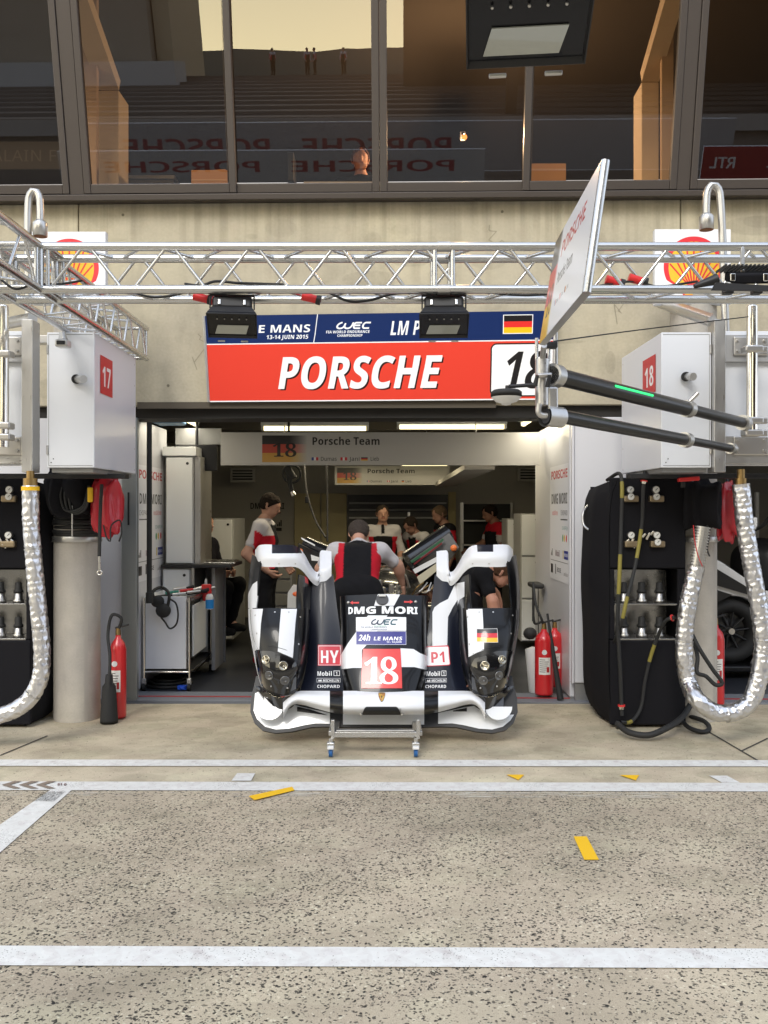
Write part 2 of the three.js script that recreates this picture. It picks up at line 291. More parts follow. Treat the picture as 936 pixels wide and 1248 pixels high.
{ // arrow strip and tiny numbers at the end of the line, on the smudged patch
  const cm = std(rgb(0.22, 0.17, 0.13), 0.85);
  for (let i = 0; i < 3; i++) { const x = 2 + i * 21; marking('arrow_marking', [[x + 15, 953.6], [x + 25, 953.6], [x + 10, 958], [x, 958]], cm, 'grey chevron on the white line, number ' + (i + 1) + ' from the frame edge', 'road marking', null, 0.0085); marking('arrow_marking', [[x, 958], [x + 10, 958], [x + 24, 962.4], [x + 14, 962.4]], cm, 'grey chevron on the white line, lower arm number ' + (i + 1), 'road marking', null, 0.0085); }
  const nt = tex(128, 48, (x, w, h) => { x.clearRect(0, 0, w, h); font(x, '81 0', w / 2, h / 2 + 2, 38, { fill: '#5a1f1c' }); });
  marking('line_number', [[66, 955], [86, 955], [85, 960], [65, 960]], decalMat(nt, 0.8), 'tiny dark red figures printed on the white line', 'marking', null, 0.009).geometry.attributes.uv.array.set(lineUV());
  const st = tex(128, 128, (x) => { x.clearRect(0, 0, 128, 128); for (let i = 0; i < 1500; i++) { x.fillStyle = `rgba(30,30,34,${rr(0.2, 0.8)})`; x.fillRect(rnd() * 128, rnd() * 128, rr(1, 5), rr(1, 4)); } });
  marking('scuffed_patch', [[52, 966], [80, 966], [66, 978], [39, 978]], decalMat(st, 0.9), 'scuffed dark patch on the slanting white line', 'marking', null, 0.008).geometry.attributes.uv.array.set(lineUV());
}
function lineUV() { const g = clean(sheet(V(0, 0, 0), V(1, 0, 0), V(1, 0, 1), V(0, 0, 1), 8)); return g.attributes.uv.array; }

// ---------------------------------------------------------------- pit building
const D0 = 7.6, YAW = -0.022, PHI = 0.226;
const bld = thing('pit_building', 'pale concrete pit building with tilted brown-framed windows above an open garage', 'building', V(0, 0, -D0));
bld.rotation.y = YAW; bld.userData.frame = true;    // its parts are given in its own axes
const toLocal = (p) => V(p.x, p.y, p.z + D0).applyAxisAngle(V(0, 1, 0), -YAW);
const toWorld = (p) => p.clone().applyAxisAngle(V(0, 1, 0), YAW).add(V(0, 0, -D0));
const eyeL = toLocal(V(0, EYE, 0));
const rayL = (px, py) => toLocal(P(px, py, 1)).sub(eyeL);
const FL = (px, py, off = 0) => { const r = rayL(px, py); return eyeL.clone().addScaledVector(r, (off - eyeL.z) / r.z); };      // on the facade
const FW = (px, py, off = 0) => toWorld(FL(px, py, off));
const xAt = (px, py = 624, off = 0) => FL(px, py, off).x, yAt = (py, px = 468, off = 0) => FL(px, py, off).y;
const SILL = yAt(246), LINT = yAt(494), xl = xAt(168), xr = xAt(699);
for (const [a, b] of [[-7, xAt(95, 300)], [xAt(95, 300) + 0.008, xAt(829, 300)], [xAt(829, 300) + 0.008, 7]])
  part('concrete_panel', uvm(bb(a, b, LINT, SILL, -0.4, 0, 0.008), 2.6), M.concrete, bld);
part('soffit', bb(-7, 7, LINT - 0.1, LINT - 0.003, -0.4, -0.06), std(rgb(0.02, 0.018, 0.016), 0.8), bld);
part('lintel_strip', bb(xl, xAt(604), LINT - 0.025, LINT + 0.03, 0.002, 0.02), std(rgb(0.09, 0.075, 0.055), 0.8), bld);
{ // rain streaks running down from the sill
  const dt = tex(2048, 512, (x, w, h) => { x.clearRect(0, 0, w, h); for (let i = 0; i < 420; i++) { const a = rnd() * w, k = Math.pow(rnd(), 2), len = h * (0.15 + 0.8 * k), wd = rr(2, 16), g = x.createLinearGradient(0, 0, 0, len); const c = rnd() < 0.7 ? '70,62,44' : '225,220,200'; g.addColorStop(0, `rgba(${c},${rr(0.01, 0.075)})`); g.addColorStop(1, `rgba(${c},0)`); x.fillStyle = g; x.fillRect(a, 0, wd, len); } for (let i = 0; i < 50; i++) { x.fillStyle = `rgba(60,52,38,${rr(0.02, 0.09)})`; x.beginPath(); x.ellipse(rnd() * w, rnd() * h, rr(8, 70), rr(4, 30), 0, 0, 7); x.fill(); } x.strokeStyle = 'rgba(60,54,42,0.35)'; x.lineWidth = 1.6; for (const [a, b] of [[640, 330], [1240, 60], [1500, 210]]) { x.beginPath(); x.moveTo(a, b); for (let i = 1; i < 9; i++) x.lineTo(a + i * rr(-2, 7), b + i * rr(5, 14)); x.stroke(); } });
  part('drip_stains', sheet(V(-4.2, SILL - 0.001, 0.0025), V(4.2, SILL - 0.001, 0.0025), V(4.2, LINT, 0.0025), V(-4.2, LINT, 0.0025)), decalMat(dt, 0.95), bld);
  for (const [a, b] of [[150, 262], [612, 258], [430, 474], [730, 470], [205, 470]]) { const p = FL(a, b, 0); part('form_hole', rod(p.clone().add(V(0, 0, -0.004)), p.clone().add(V(0, 0, 0.003)), 0.012, 0.012, 14), std(rgb(0.2, 0.18, 0.13), 0.95), bld); }
}
// wall beside the garage opening
part('front_wall', bb(-7, xAt(149), 0, LINT - 0.1, -0.3, -0.02), M.whiteWall, bld);
part('steel_jamb', bb(xAt(149), xl, 0, LINT - 0.1, -0.03, 0.03, 0.008), M.galv, bld);
part('jamb_slot', bb(xAt(157), xAt(159), yAt(640), yAt(600), 0.03, 0.036), M.black, bld);
part('front_wall', bb(xr + 0.012, xAt(868), 0.16, LINT - 0.1, -0.3, -0.02, 0.012), M.whiteWall, bld);
part('wall_base', bb(xr + 0.02, xAt(868), 0, 0.157, -0.29, -0.035), M.greyEdge, bld);
part('steel_jamb', bb(xr - 0.012, xr + 0.008, 0.16, LINT - 0.1, -0.06, -0.005, 0.006), M.whiteWall, bld);
// threshold
part('threshold', bb(-7, 7, -0.05, 0.014, -0.34, 0.03, 0.006), std(rgb(0.19, 0.2, 0.22), 0.6), bld);
part('red_line', bb(-7, 7, 0.0145, 0.018, -0.13, -0.1), std(rgb(0.4, 0.03, 0.03), 0.6), bld);
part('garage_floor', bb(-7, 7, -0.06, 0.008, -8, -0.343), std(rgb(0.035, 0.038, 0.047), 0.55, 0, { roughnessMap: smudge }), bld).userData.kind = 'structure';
// garage shell
const IN = (px, py, d) => toLocal(P(px, py, d));
const backZ = -D0 + 0.2 - 6.2 + 7.6 - 0.1;             // back wall about 13.4 m from the camera
part('back_wall', bb(-7, 7, 0, 2.75, -6.3, -6.0), M.greyWall, bld);
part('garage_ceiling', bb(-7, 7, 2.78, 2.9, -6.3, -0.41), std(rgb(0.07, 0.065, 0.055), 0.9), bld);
part('outer_wall', bb(-7.2, -7.003, 0, 7.5, -6.3, -0.01), M.greyWall, bld);
part('outer_wall', bb(7.003, 7.2, 0, 7.5, -6.3, -0.01), M.greyWall, bld);
part('side_wall', bb(-3.4, -3.3, 0, 2.75, -5.99, -0.31), M.greyWall, bld);
part('side_wall', bb(xr + 0.9, xr + 1.0, 0, 2.75, -5.99, -0.31), M.greyWall, bld);
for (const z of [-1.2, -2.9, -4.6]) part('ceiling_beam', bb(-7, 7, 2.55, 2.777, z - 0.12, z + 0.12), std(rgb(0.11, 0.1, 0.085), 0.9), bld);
// openings in the back wall: pale sliding doors and a dark passage
for (const [a, b] of [[356, 388], [389.5, 421]]) part('door_panel', bb(IN(a, 700, 13.3).x, IN(b, 700, 13.3).x, 0.02, 1.88, -5.99, -5.95, 0.006), std(rgb(0.5, 0.43, 0.24), 0.6), bld);
part('dark_passage', bb(IN(422, 700, 13.3).x, IN(547, 700, 13.3).x, 0.02, 1.86, -5.99, -5.97), std(rgb(0.012, 0.012, 0.012), 0.4), bld);
for (const y of [1.5, 1.62, 1.72]) part('shutter_slat', bb(IN(424, 700, 13.3).x, IN(545, 700, 13.3).x, y, y + 0.025, -5.965, -5.945), M.greyEdge, bld);
part('door_post', bb(IN(547.5, 700, 13.2).x, IN(557, 700, 13.2).x, 0.02, 1.9, -5.99, -5.9, 0.005), std(rgb(0.5, 0.42, 0.2), 0.6), bld);
part('door_post', bb(IN(497, 700, 13.2).x, IN(500, 700, 13.2).x, 0.02, 1.6, -5.965, -5.92), M.alu, bld);
part('back_opening', bb(IN(566, 700, 13.3).x, IN(624, 700, 13.3).x, 0.6, 1.72, -5.99, -5.97), std(rgb(0.02, 0.02, 0.02), 0.6), bld);
for (const [a, b] of [[562, 566], [624, 627]]) part('door_post', bb(IN(a, 700, 13.3).x, IN(b, 700, 13.3).x, 0.02, 1.74, -5.99, -5.93), M.aluDull, bld);
for (const y of [0.75, 1.1, 1.46]) part('back_shelf', bb(IN(566, 700, 13.3).x, IN(624, 700, 13.3).x, y, y + 0.02, -5.968, -5.8), M.aluDull, bld);
{ // sponsor print on the back wall
  const t = tex(512, 256, (x, w, h) => { x.clearRect(0, 0, w, h); fit(x, 'DMG MORI', 256, 40, 460, 62, { fill: '#16140f' }); fit(x, 'vodafone', 350, 90, 180, 30, { fill: '#8c2a22', weight: '' }); fit(x, 'Mobil', 250, 170, 130, 44, { fill: '#1d1a15' }); x.fillStyle = '#1d1a15'; for (let i = 0; i < 3; i++) x.fillRect(390 + i * 22, 178 - i * 16, 16, 16 + i * 16); x.fillRect(210, 205, 60, 20); x.fillRect(360, 205, 90, 24); });
  part('wall_print', sheet(...[[298, 610], [346, 610], [346, 652], [298, 652]].map(([a, b]) => { const p = IN(a, b, 13.35); p.z = -5.994; return p; })), decalMat(t), bld);
}
// windows in the tilted band
const w0 = FL(468, 246, 0.06);
const eS = V(0, Math.cos(PHI), Math.sin(PHI)), eN = V(0, -Math.sin(PHI), Math.cos(PHI));
const WL = (px, py, n = 0) => { const r = rayL(px, py), o = V(0, w0.y, w0.z).addScaledVector(eN, n), t = o.clone().sub(eyeL).dot(eN) / r.dot(eN); const p = eyeL.clone().addScaledVector(r, t); return { x: p.x, s: p.clone().sub(o).dot(eS) }; };
const wbox = (x0, x1, s0, s1, n0, n1) => { const c = V((x0 + x1) / 2, w0.y, w0.z).addScaledVector(eS, (s0 + s1) / 2).addScaledVector(eN, (n0 + n1) / 2); return rbox(c, x1 - x0, s1 - s0, n1 - n0, 0.006, [PHI, 0, 0]); };
const wx = (px) => WL(px, 120).x, S0 = 0.075, S1 = 1.84;
M.glass = new THREE.MeshPhysicalMaterial({ color: rgb(0.72, 0.6, 0.46), roughness: 0.0, transmission: 1, thickness: 0, ior: 2.15 });
function windowUnit(pxL, pxR, proud, stile = 0.055) {
  const a = wx(pxL), b = wx(pxR), n = proud ? 0.03 : 0;
  const f = part('window', wbox(a, a + stile, S0, S1, n - 0.03, n + 0.03), M.darkPost, bld);
  part('stile', wbox(b - stile, b, S0, S1, n - 0.03, n + 0.03), M.darkPost, f);
  part('rail', wbox(a + stile + 0.001, b - stile - 0.001, S0, S0 + 0.075, n - 0.028, n + 0.027), M.darkPost, f);
  part('rail', wbox(a + stile + 0.001, b - stile - 0.001, S1 - 0.09, S1, n - 0.028, n + 0.027), M.darkPost, f);
  const pane = wbox(a + stile - 0.006, b - stile + 0.006, S0 + 0.07, S1 - 0.085, n - 0.002, n + 0.002);
  const q = new THREE.PlaneGeometry(b - a - 2 * stile, S1 - S0 - 0.165).rotateX(0); pane.dispose();
  q.applyMatrix4(new THREE.Matrix4().makeBasis(V(1, 0, 0), eS, eN)); const c = V((a + b) / 2, w0.y, w0.z).addScaledVector(eS, (S0 + 0.075 + S1 - 0.09) / 2).addScaledVector(eN, n); q.translate(c.x, c.y, c.z);
  part('pane', q, M.glass, f);
}
windowUnit(-330, 78.5, true); windowUnit(97, 285, true); windowUnit(274, 462, false, 0.06); windowUnit(462.6, 650, false, 0.06); windowUnit(639, 829, true); windowUnit(846, 1250, true);
for (const [a, b] of [[79, 96.5], [829.5, 845.5], [-360, -331], [1251, 1275]]) part('mullion', wbox(wx(a), wx(b), 0.07, S1, -0.06, 0.05), M.darkPost, bld);
part('window_sill', wbox(-7, 7, 0.02, 0.068, -0.1, 0.075), M.darkPost, bld);
part('window_sill', bb(-7, 7, SILL, SILL + 0.05, -0.4, 0.1, 0.01), M.darkPost, bld);
part('window_head', wbox(-7, 7, S1 + 0.003, S1 + 0.12, -0.1, 0.08), M.darkPost, bld);
part('parapet', uvm(wbox(-7, 7, S1 + 0.125, S1 + 0.9, -0.5, 0.02), 2.6), M.concrete, bld);
for (const [a, b] of [[-7, wx(-360) - 0.003], [wx(1275) + 0.003, 7]]) part('concrete_panel', uvm(wbox(a, b, 0.07, S1, -0.3, 0.02), 2.6), M.concrete, bld);
// the room behind the glass
const roomY = SILL - 0.35, roomC = w0.y + 2.05;
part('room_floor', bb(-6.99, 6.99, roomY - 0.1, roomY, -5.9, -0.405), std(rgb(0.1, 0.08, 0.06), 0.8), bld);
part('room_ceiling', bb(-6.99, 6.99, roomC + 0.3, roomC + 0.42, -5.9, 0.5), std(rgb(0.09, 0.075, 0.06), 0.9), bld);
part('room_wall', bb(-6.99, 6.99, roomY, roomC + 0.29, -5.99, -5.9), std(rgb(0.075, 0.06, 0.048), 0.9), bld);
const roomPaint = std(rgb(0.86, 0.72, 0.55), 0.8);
{ // upright piers with sloping heads, one at each end of the middle bay
  const pier = (a, b, d, py, ax, by) => {
    const A = IN(a, 180, d), B = IN(b, 180, d), top = IN(a, py, d).y;
    part('pier', bb(A.x, B.x, roomY + 0.002, top, A.z - 0.3, A.z, 0.01), roomPaint, bld);
    const h0 = V(A.x, top, A.z), up = 0.42, fwd = 0.95;
    part('pier_head', plate([V(A.x, top + 0.002, A.z), V(B.x, top + 0.002, B.z), V(B.x, top + up, B.z + fwd), V(A.x, top + up, A.z + fwd)], 0.12), roomPaint, bld);
  };
  pier(120, 145, 8.35, 110); pier(782, 803, 8.35, 100);
  for (const [a, b] of [[97, 118], [806.5, 821]]) { const A = IN(a, 150, 8.1), B = IN(b, 150, 8.1); part('pier_lining', bb(A.x, B.x, roomY + 0.002, roomC, A.z - 0.06, A.z, 0.006), std(rgb(0.6, 0.44, 0.3), 0.8), bld); }
}
// garage behind the pit opening: strip lights
const stripLights = [];
function stripLight(a, b, py, d, label) {
  const A = P(a, py, d), B = P(b, py, d), w = B.x - A.x, c = A.clone().add(B).multiplyScalar(0.5);
  const t = thing('strip_light', label, 'strip light', c, 'strip lights on the garage ceiling');
  part('housing', rbox(c.clone().add(V(0, 0.05, 0)), w + 0.06, 0.05, 0.12, 0.01), M.whitePaint, t);
  part('tube', rod(c.clone().add(V(-w / 2, 0, 0)), c.clone().add(V(w / 2, 0, 0)), 0.022, 0.022, 12), M.glow, t);
  for (const s of [-1, 1]) part('end_cap', rbox(c.clone().add(V(s * (w / 2 + 0.015), 0.01, 0)), 0.03, 0.06, 0.06, 0.008), M.whitePlastic, t);
  const l = new THREE.RectAreaLight(rgb(1, 0.86, 0.58), d > 11 ? 9 : 28, w, 0.1); l.position.set(c.x, c.y - 0.03, c.z); l.lookAt(c.x, c.y - 5, c.z); scene.add(l);
}
stripLight(322, 446, 522.5, 9.6, 'lit warm strip light above the flag end of the header board');
stripLight(487, 614, 520.5, 9.6, 'lit warm strip light above the plain end of the header board');
stripLight(415, 458, 563, 11.3, 'short lit strip light behind the header board, above the second flag');
stripLight(490, 545, 565.5, 11.3, 'short lit strip light behind the header board near the sloping beam');

for (const [x, l] of [[-1.93, 'lit strip light running inwards above the left printed partition'], [1.43, 'lit strip light running inwards above the partition by the extinguishers']]) { // along both sides of the bay
  const z0 = -7.95, z1 = -9.25, y = 2.5, c = V(x, y, (z0 + z1) / 2), t = thing('strip_light', l, 'strip light', c, 'strip lights on the garage ceiling');
  part('housing', rbox(V(x, y + 0.05, c.z), 0.12, 0.05, 1.36, 0.01), M.whitePaint, t); part('tube', rod(V(x, y, z0), V(x, y, z1), 0.022, 0.022, 12), M.glow, t);
  for (const z of [z0 + 0.015, z1 - 0.015]) part('end_cap', rbox(V(x, y + 0.01, z), 0.06, 0.06, 0.03, 0.008), M.whitePlastic, t);
  const r = new THREE.RectAreaLight(rgb(1, 0.92, 0.74), 12, 0.1, 1.3); r.position.set(x, y - 0.03, c.z); r.lookAt(x, y - 5, c.z); scene.add(r);
}
// ---------------------------------------------------------------- far side of the pit lane (seen in the window glass)
const wordRed = (x, w, h, mir) => { x.fillStyle = '#d9d9dc'; x.fillRect(0, 0, w, h); };
function hoarding(x0, x1, y0, y1, z, words, bg, fg, label) {
  const t = tex(1024, 128, (x, w, h) => { x.fillStyle = bg; x.fillRect(0, 0, w, h); for (const [s, a, b] of words) fit(x, s, w * (x1 - (a + b) / 2) / (x1 - x0), h / 2, w * (b - a) / (x1 - x0), 58, { fill: fg, weight: '', stroke: fg, lw: 2.5 }); });
  const th = thing('hoarding', label, 'hoarding', V((x0 + x1) / 2, 0, z));
  part('board', bb(x0, x1, y0, y1, z, z + 0.08), M.whitePaint, th);
  part('print', sheet(V(x1, y1 - 0.02, z - 0.004), V(x0, y1 - 0.02, z - 0.004), V(x0, y0 + 0.02, z - 0.004), V(x1, y0 + 0.02, z - 0.004)), printMat(t, 0.5), th);
  for (const x of [x0 + 0.1, (x0 + x1) / 2, x1 - 0.1]) part('post', bb(x - 0.04, x + 0.04, 0, y0, z + 0.01, z + 0.07), M.aluDull, th);
}
hoarding(-9.6, 1.93, 2.5, 3.35, 10.4, [['PORSCHE', -8.4, -4.05], ['PORSCHE', -3.3, 1.2]], '#96938f', '#7e3a38', 'long white hoarding with red lettering across the pit lane');
hoarding(-9.4, 9.0, 2.6, 3.95, 12.4, [['PORSCHE', -8.43, -4.06], ['PORSCHE', -3.24, 1.16]], '#878380', '#763836', 'upper white hoarding with red lettering on the pit wall stand');
hoarding(7.7, 12.6, 2.5, 3.35, 10.6, [['RTL', 9.4, 10.4], ['RTL', 7.9, 8.6]], '#7d1210', '#b8b4b0', 'red hoarding with white letters across the pit lane');
solo('pit_wall', bb(-60, 60, 0, 1.15, 10.9, 11.2), M.concrete, 'low concrete pit wall across the lane', 'wall', null, 'structure');
{ // grandstand terraces
  const t = thing('terrace', 'bare stepped concrete terrace beyond the pit wall', 'terrace', V(0, 0, 30)), tm = std(rgb(0.21, 0.17, 0.135), 0.9);
  for (let i = 0; i < 13; i++) part('terrace_step', bb(-60, 60, 0, 3.1 + i * 0.17, 24 + i * 2.4, 26.35 + i * 2.4), tm, t);
  part('front_rail', bb(-60, 60, 3.0, 3.6, 23.6, 23.75), std(rgb(0.3, 0.27, 0.24), 0.8), t);
  const s = thing('grandstand', 'tall covered grandstand dark under its roof', 'grandstand', V(24, 0, 40)), sm = std(rgb(0.12, 0.085, 0.055), 0.9);
  part('wall', bb(-1.0, 60, 0, 15, 44, 46), sm, s); part('roof', bb(-1.2, 60, 13, 14, 20, 43.99), sm, s); for (let i = 0; i < 5; i++) part('column', bb(4 + i * 12, 4.5 + i * 12, 0, 13, 30, 30.5), sm, s);
  const b = thing('race_control_tower', 'pale tower block standing beyond the terrace', 'tower', V(-23, 0, 52)), bm = std(rgb(0.36, 0.3, 0.22), 0.8);
  part('wall', bb(-50, -17.6, 0, 22, 50, 60), bm, b); part('side_wall', bb(-17.5, -16.4, 0, 22, 51, 60), std(rgb(0.5, 0.4, 0.25), 0.8), b); part('entrance_block', bb(-28, -15.4, 0, 6.0, 47, 49.9), std(rgb(0.5, 0.48, 0.44), 0.8), b);
  const hill = new THREE.CylinderGeometry(620, 620, 1, 160, 1, true, -1.1, 2.2), hp = hill.attributes.position;
  for (let i = 0; i < hp.count; i++) hp.setY(i, hp.getY(i) > 0 ? 20 + 7 * fbm(hp.getX(i) * 0.012, hp.getZ(i) * 0.012) : -1);
  hill.computeVertexNormals(); solo('hills', hill, std(rgb(0.2, 0.195, 0.15), 1, 0, { side: THREE.DoubleSide }), 'low wooded hills on the far horizon', 'hills', null, 'structure');
}

// ---------------------------------------------------------------- concrete columns, oil company signs, steam pipes
function column(px, label) {
  const b = P(px, 882, 7.02); b.y = 0; const t = thing('concrete_column', label, 'column', b, 'round concrete columns before the garage wall');
  part('shaft', uvm(lathe([[0.001, 0], [0.175, 0], [0.172, 3.3], [0.001, 3.3]], b, 40), 1.6), M.columnConcrete, t);
  part('collar', lathe([[0.176, 1.37], [0.187, 1.37], [0.187, 1.412], [0.176, 1.412]], b, 40), M.aluDull, t);
}
column(94, 'round concrete column beside the red extinguisher with the black horn');
column(845, 'round concrete column behind the hanging silver hose loop');
const shellTex = tex(512, 512, (x, w) => {
  x.fillStyle = '#f4f4f6'; x.fillRect(0, 0, w, w); x.fillStyle = '#e4e6ea'; x.fillRect(24, 12, 440, 3);
  const fan = (k) => { x.beginPath(); x.moveTo(262 - 66 * k, 452 + 26 * (k - 1)); x.lineTo(262 - 78 * k, 412); x.lineTo(262 - 168 * k, 348 + 10 * (k - 1)); x.bezierCurveTo(262 - 232 * k, 200, 262 - 120 * k, 262 - 198 * k, 262, 262 - 194 * k); x.bezierCurveTo(262 + 120 * k, 262 - 198 * k, 262 + 232 * k, 200, 262 + 168 * k, 348 + 10 * (k - 1)); x.lineTo(262 + 78 * k, 412); x.lineTo(262 + 66 * k, 452 + 26 * (k - 1)); x.closePath(); };
  x.fillStyle = '#e8323c'; fan(1.1); x.fill(); x.fillStyle = '#f8c433'; fan(0.92); x.fill();
  x.strokeStyle = '#e8323c'; x.lineWidth = 11; for (let i = -4; i <= 4; i++) { const a = i * 0.33; x.beginPath(); x.moveTo(262 + i * 9, 400 - Math.abs(i) * 4); x.lineTo(262 + Math.sin(a) * 168, 288 - Math.cos(a) * 205); x.stroke(); }
});
function oilSign(x0, x1, y0, y1, label) {
  const d = 6.86, a = P(x0, y0, d), b = P(x1, y1, d), c = a.clone().add(b).multiplyScalar(0.5);
  const t = thing('oil_company_sign', label, 'sign', c, 'square white fuel brand signs on the columns');
  part('panel', rbox(c.clone().add(V(0, 0, -0.03)), b.x - a.x, a.y - b.y, 0.055, 0.006), M.whitePaint, t);
  part('print', sheet(V(a.x + 0.004, a.y - 0.004, c.z + 0.001), V(b.x - 0.004, a.y - 0.004, c.z + 0.001), V(b.x - 0.004, b.y + 0.004, c.z + 0.001), V(a.x + 0.004, b.y + 0.004, c.z + 0.001)), printMat(shellTex, 0.5), t);
  part('bracket', bb(c.x - 0.03, c.x + 0.03, c.y + 0.1, c.y + 0.14, c.z - 0.6, c.z - 0.06), M.greyEdge, t);
}
oilSign(38, 129, 282, 371, 'white sign with red and yellow scallop shell at the truss corner');
oilSign(798, 891, 279, 371, 'white sign with red and yellow scallop shell behind the long finned floodlight');
function ventPipe(px, py0, bend, tipx, tipy, label) {
  const d = 6.4, r = 0.027, A = P(px[0], 560, d), B = P(px[1], bend + 22, d), T = P((px[1] + tipx) / 2, bend + 3, d), E = P(tipx, tipy, d);
  const t = thing('vent_pipe', label, 'pipe', A, 'hooked steel pipes beside the fuel signs');
  part('pipe', tube([A, A.clone().lerp(B, 0.5), B, P(px[1] + (tipx - px[1]) * 0.12, bend + 9, d), T, P(px[1] + (tipx - px[1]) * 0.88, bend + 9, d), P(tipx, bend + 24, d), E], r, 70, 14), M.aluDull, t);
  part('nozzle', lathe([[0.001, -0.06], [0.05, -0.07], [0.052, 0.02], [0.03, 0.045], [0.001, 0.045]], E, 24), M.aluDull, t);
  part('mesh_cap', lathe([[0.001, 0], [0.046, 0]], E.clone().add(V(0, -0.072, 0)), 24), std(rgb(0.22, 0.1, 0.05), 0.9), t);
}
ventPipe([36.5, 34.5], 0, 229, 49, 276, 'hooked grey pipe rising behind the frame of box 17');
ventPipe([891, 878], 0, 222, 861, 268, 'hooked grey pipe rising in front of the sign over box 18');

// ---------------------------------------------------------------- team sign over the garage
{
  const c = [[250, 385], [675, 378.5], [672, 487], [256, 490]], off = [0.13, 0.13, 0.06, 0.06], W = c.map(([a, b], i) => FW(a, b, off[i])), t = thing('team_sign', 'large red and blue team name board above the garage opening', 'sign', W[0].clone().add(W[2]).multiplyScalar(0.5));
  const mix = (k, u) => (u ? W[1] : W[0]).clone().lerp(u ? W[2] : W[3], k), split = 0.335;
  const up = tex(2048, 190, (x, w, h) => {
    x.fillStyle = '#102a60'; x.fillRect(0, 0, w, h); x.fillStyle = '#fff'; x.fillRect(0, h - 7, w, 7);
    font(x, '24h', 120, 92, 104, { slant: 0.15, sx: 0.95 }); fit(x, 'LE MANS', 440, 92, 360, 70, { slant: 0.12 }); fit(x, '13-14 JUIN 2015', 480, 146, 250, 36, { slant: 0.12 });
    x.strokeStyle = '#fff'; x.lineWidth = 5; x.beginPath(); x.moveTo(664, 0); x.lineTo(636, h - 8); x.stroke();
    wecLogo(x, 872, 78, 1.55, '#fff'); fit(x, 'FIA WORLD ENDURANCE', 838, 118, 260, 24, { slant: 0.1 }); fit(x, 'CHAMPIONSHIP', 850, 142, 150, 22, { slant: 0.1 });
    font(x, 'LM P1', 1200, 98, 126, { slant: 0.14, sx: 0.62 });
    x.fillStyle = '#fff'; x.fillRect(1752, 22, 176, 122); x.fillStyle = '#1d1b1c'; x.fillRect(1757, 27, 166, 38); x.fillStyle = '#e8332e'; x.fillRect(1757, 65, 166, 38); x.fillStyle = '#f7c51d'; x.fillRect(1757, 103, 166, 36);
  });
  const lo = tex(2048, 345, (x, w, h) => {
    x.fillStyle = '#ea4432'; x.fillRect(0, 0, w, h); x.fillStyle = '#fff'; x.fillRect(0, h - 7, w, 7);
    font(x, 'PORSCHE', 910, 188, 262, { slant: 0.2, sx: 0.84, fill: '#2a1514' }); font(x, 'PORSCHE', 900, 178, 262, { slant: 0.2, sx: 0.84, fill: '#fff', stroke: '#fff', lw: 5 });
    x.fillStyle = '#fff'; rrect(x, 1684, 16, 400, 306, 34); x.fill(); x.strokeStyle = '#241f20'; x.lineWidth = 8; x.stroke(); font(x, '18', 1890, 172, 300, { slant: 0.2, sx: 0.8, fill: '#221f20' });
  });
  part('upper_panel', sheet(W[0], W[1], mix(split, 1), mix(split, 0)), printMat(up, 0.5, { specularIntensity: 0.35 }), t);
  part('lower_panel', sheet(mix(split, 0), mix(split, 1), W[2], W[3]), printMat(lo, 0.5, { specularIntensity: 0.35 }), t);
  const back = W.map((p) => p.clone().add(V(0, 0, -0.006))); part('backing', plate([back[0], back[3], back[2], back[1]], 0.05), M.aluDull, t);
  for (const [i, j] of [[0, 3], [1, 2]]) part('edge_trim', rod(W[i].clone().add(V(i ? 0.012 : -0.012, 0, 0)), W[j].clone().add(V(i ? 0.012 : -0.012, 0, 0)), 0.013, 0.013, 8), M.aluDull, t);
}
function wecLogo(x, cx, cy, s, col, col2 = col) {
  x.save(); x.translate(cx, cy); x.scale(s, s); x.transform(1, 0, -0.25, 1, 0, 0); x.strokeStyle = col; x.lineWidth = 7; x.lineCap = 'butt'; x.lineJoin = 'round';
  x.beginPath(); x.moveTo(-44, -14); x.bezierCurveTo(-66, -8, -66, 12, -48, 11); x.bezierCurveTo(-36, 10, -34, 2, -32, -8); x.bezierCurveTo(-36, 8, -28, 12, -18, 11); x.bezierCurveTo(-6, 9, -4, -4, -2, -14); x.stroke();
  x.strokeStyle = col2; x.beginPath(); x.moveTo(30, -12); x.lineTo(8, -12); x.bezierCurveTo(0, -10, 0, 11, 8, 11); x.lineTo(28, 11); x.moveTo(3, -1); x.lineTo(26, -1); x.stroke();
  x.beginPath(); x.moveTo(64, -12); x.lineTo(46, -12); x.bezierCurveTo(34, -10, 34, 11, 44, 11); x.lineTo(62, 11); x.stroke(); x.restore();
}

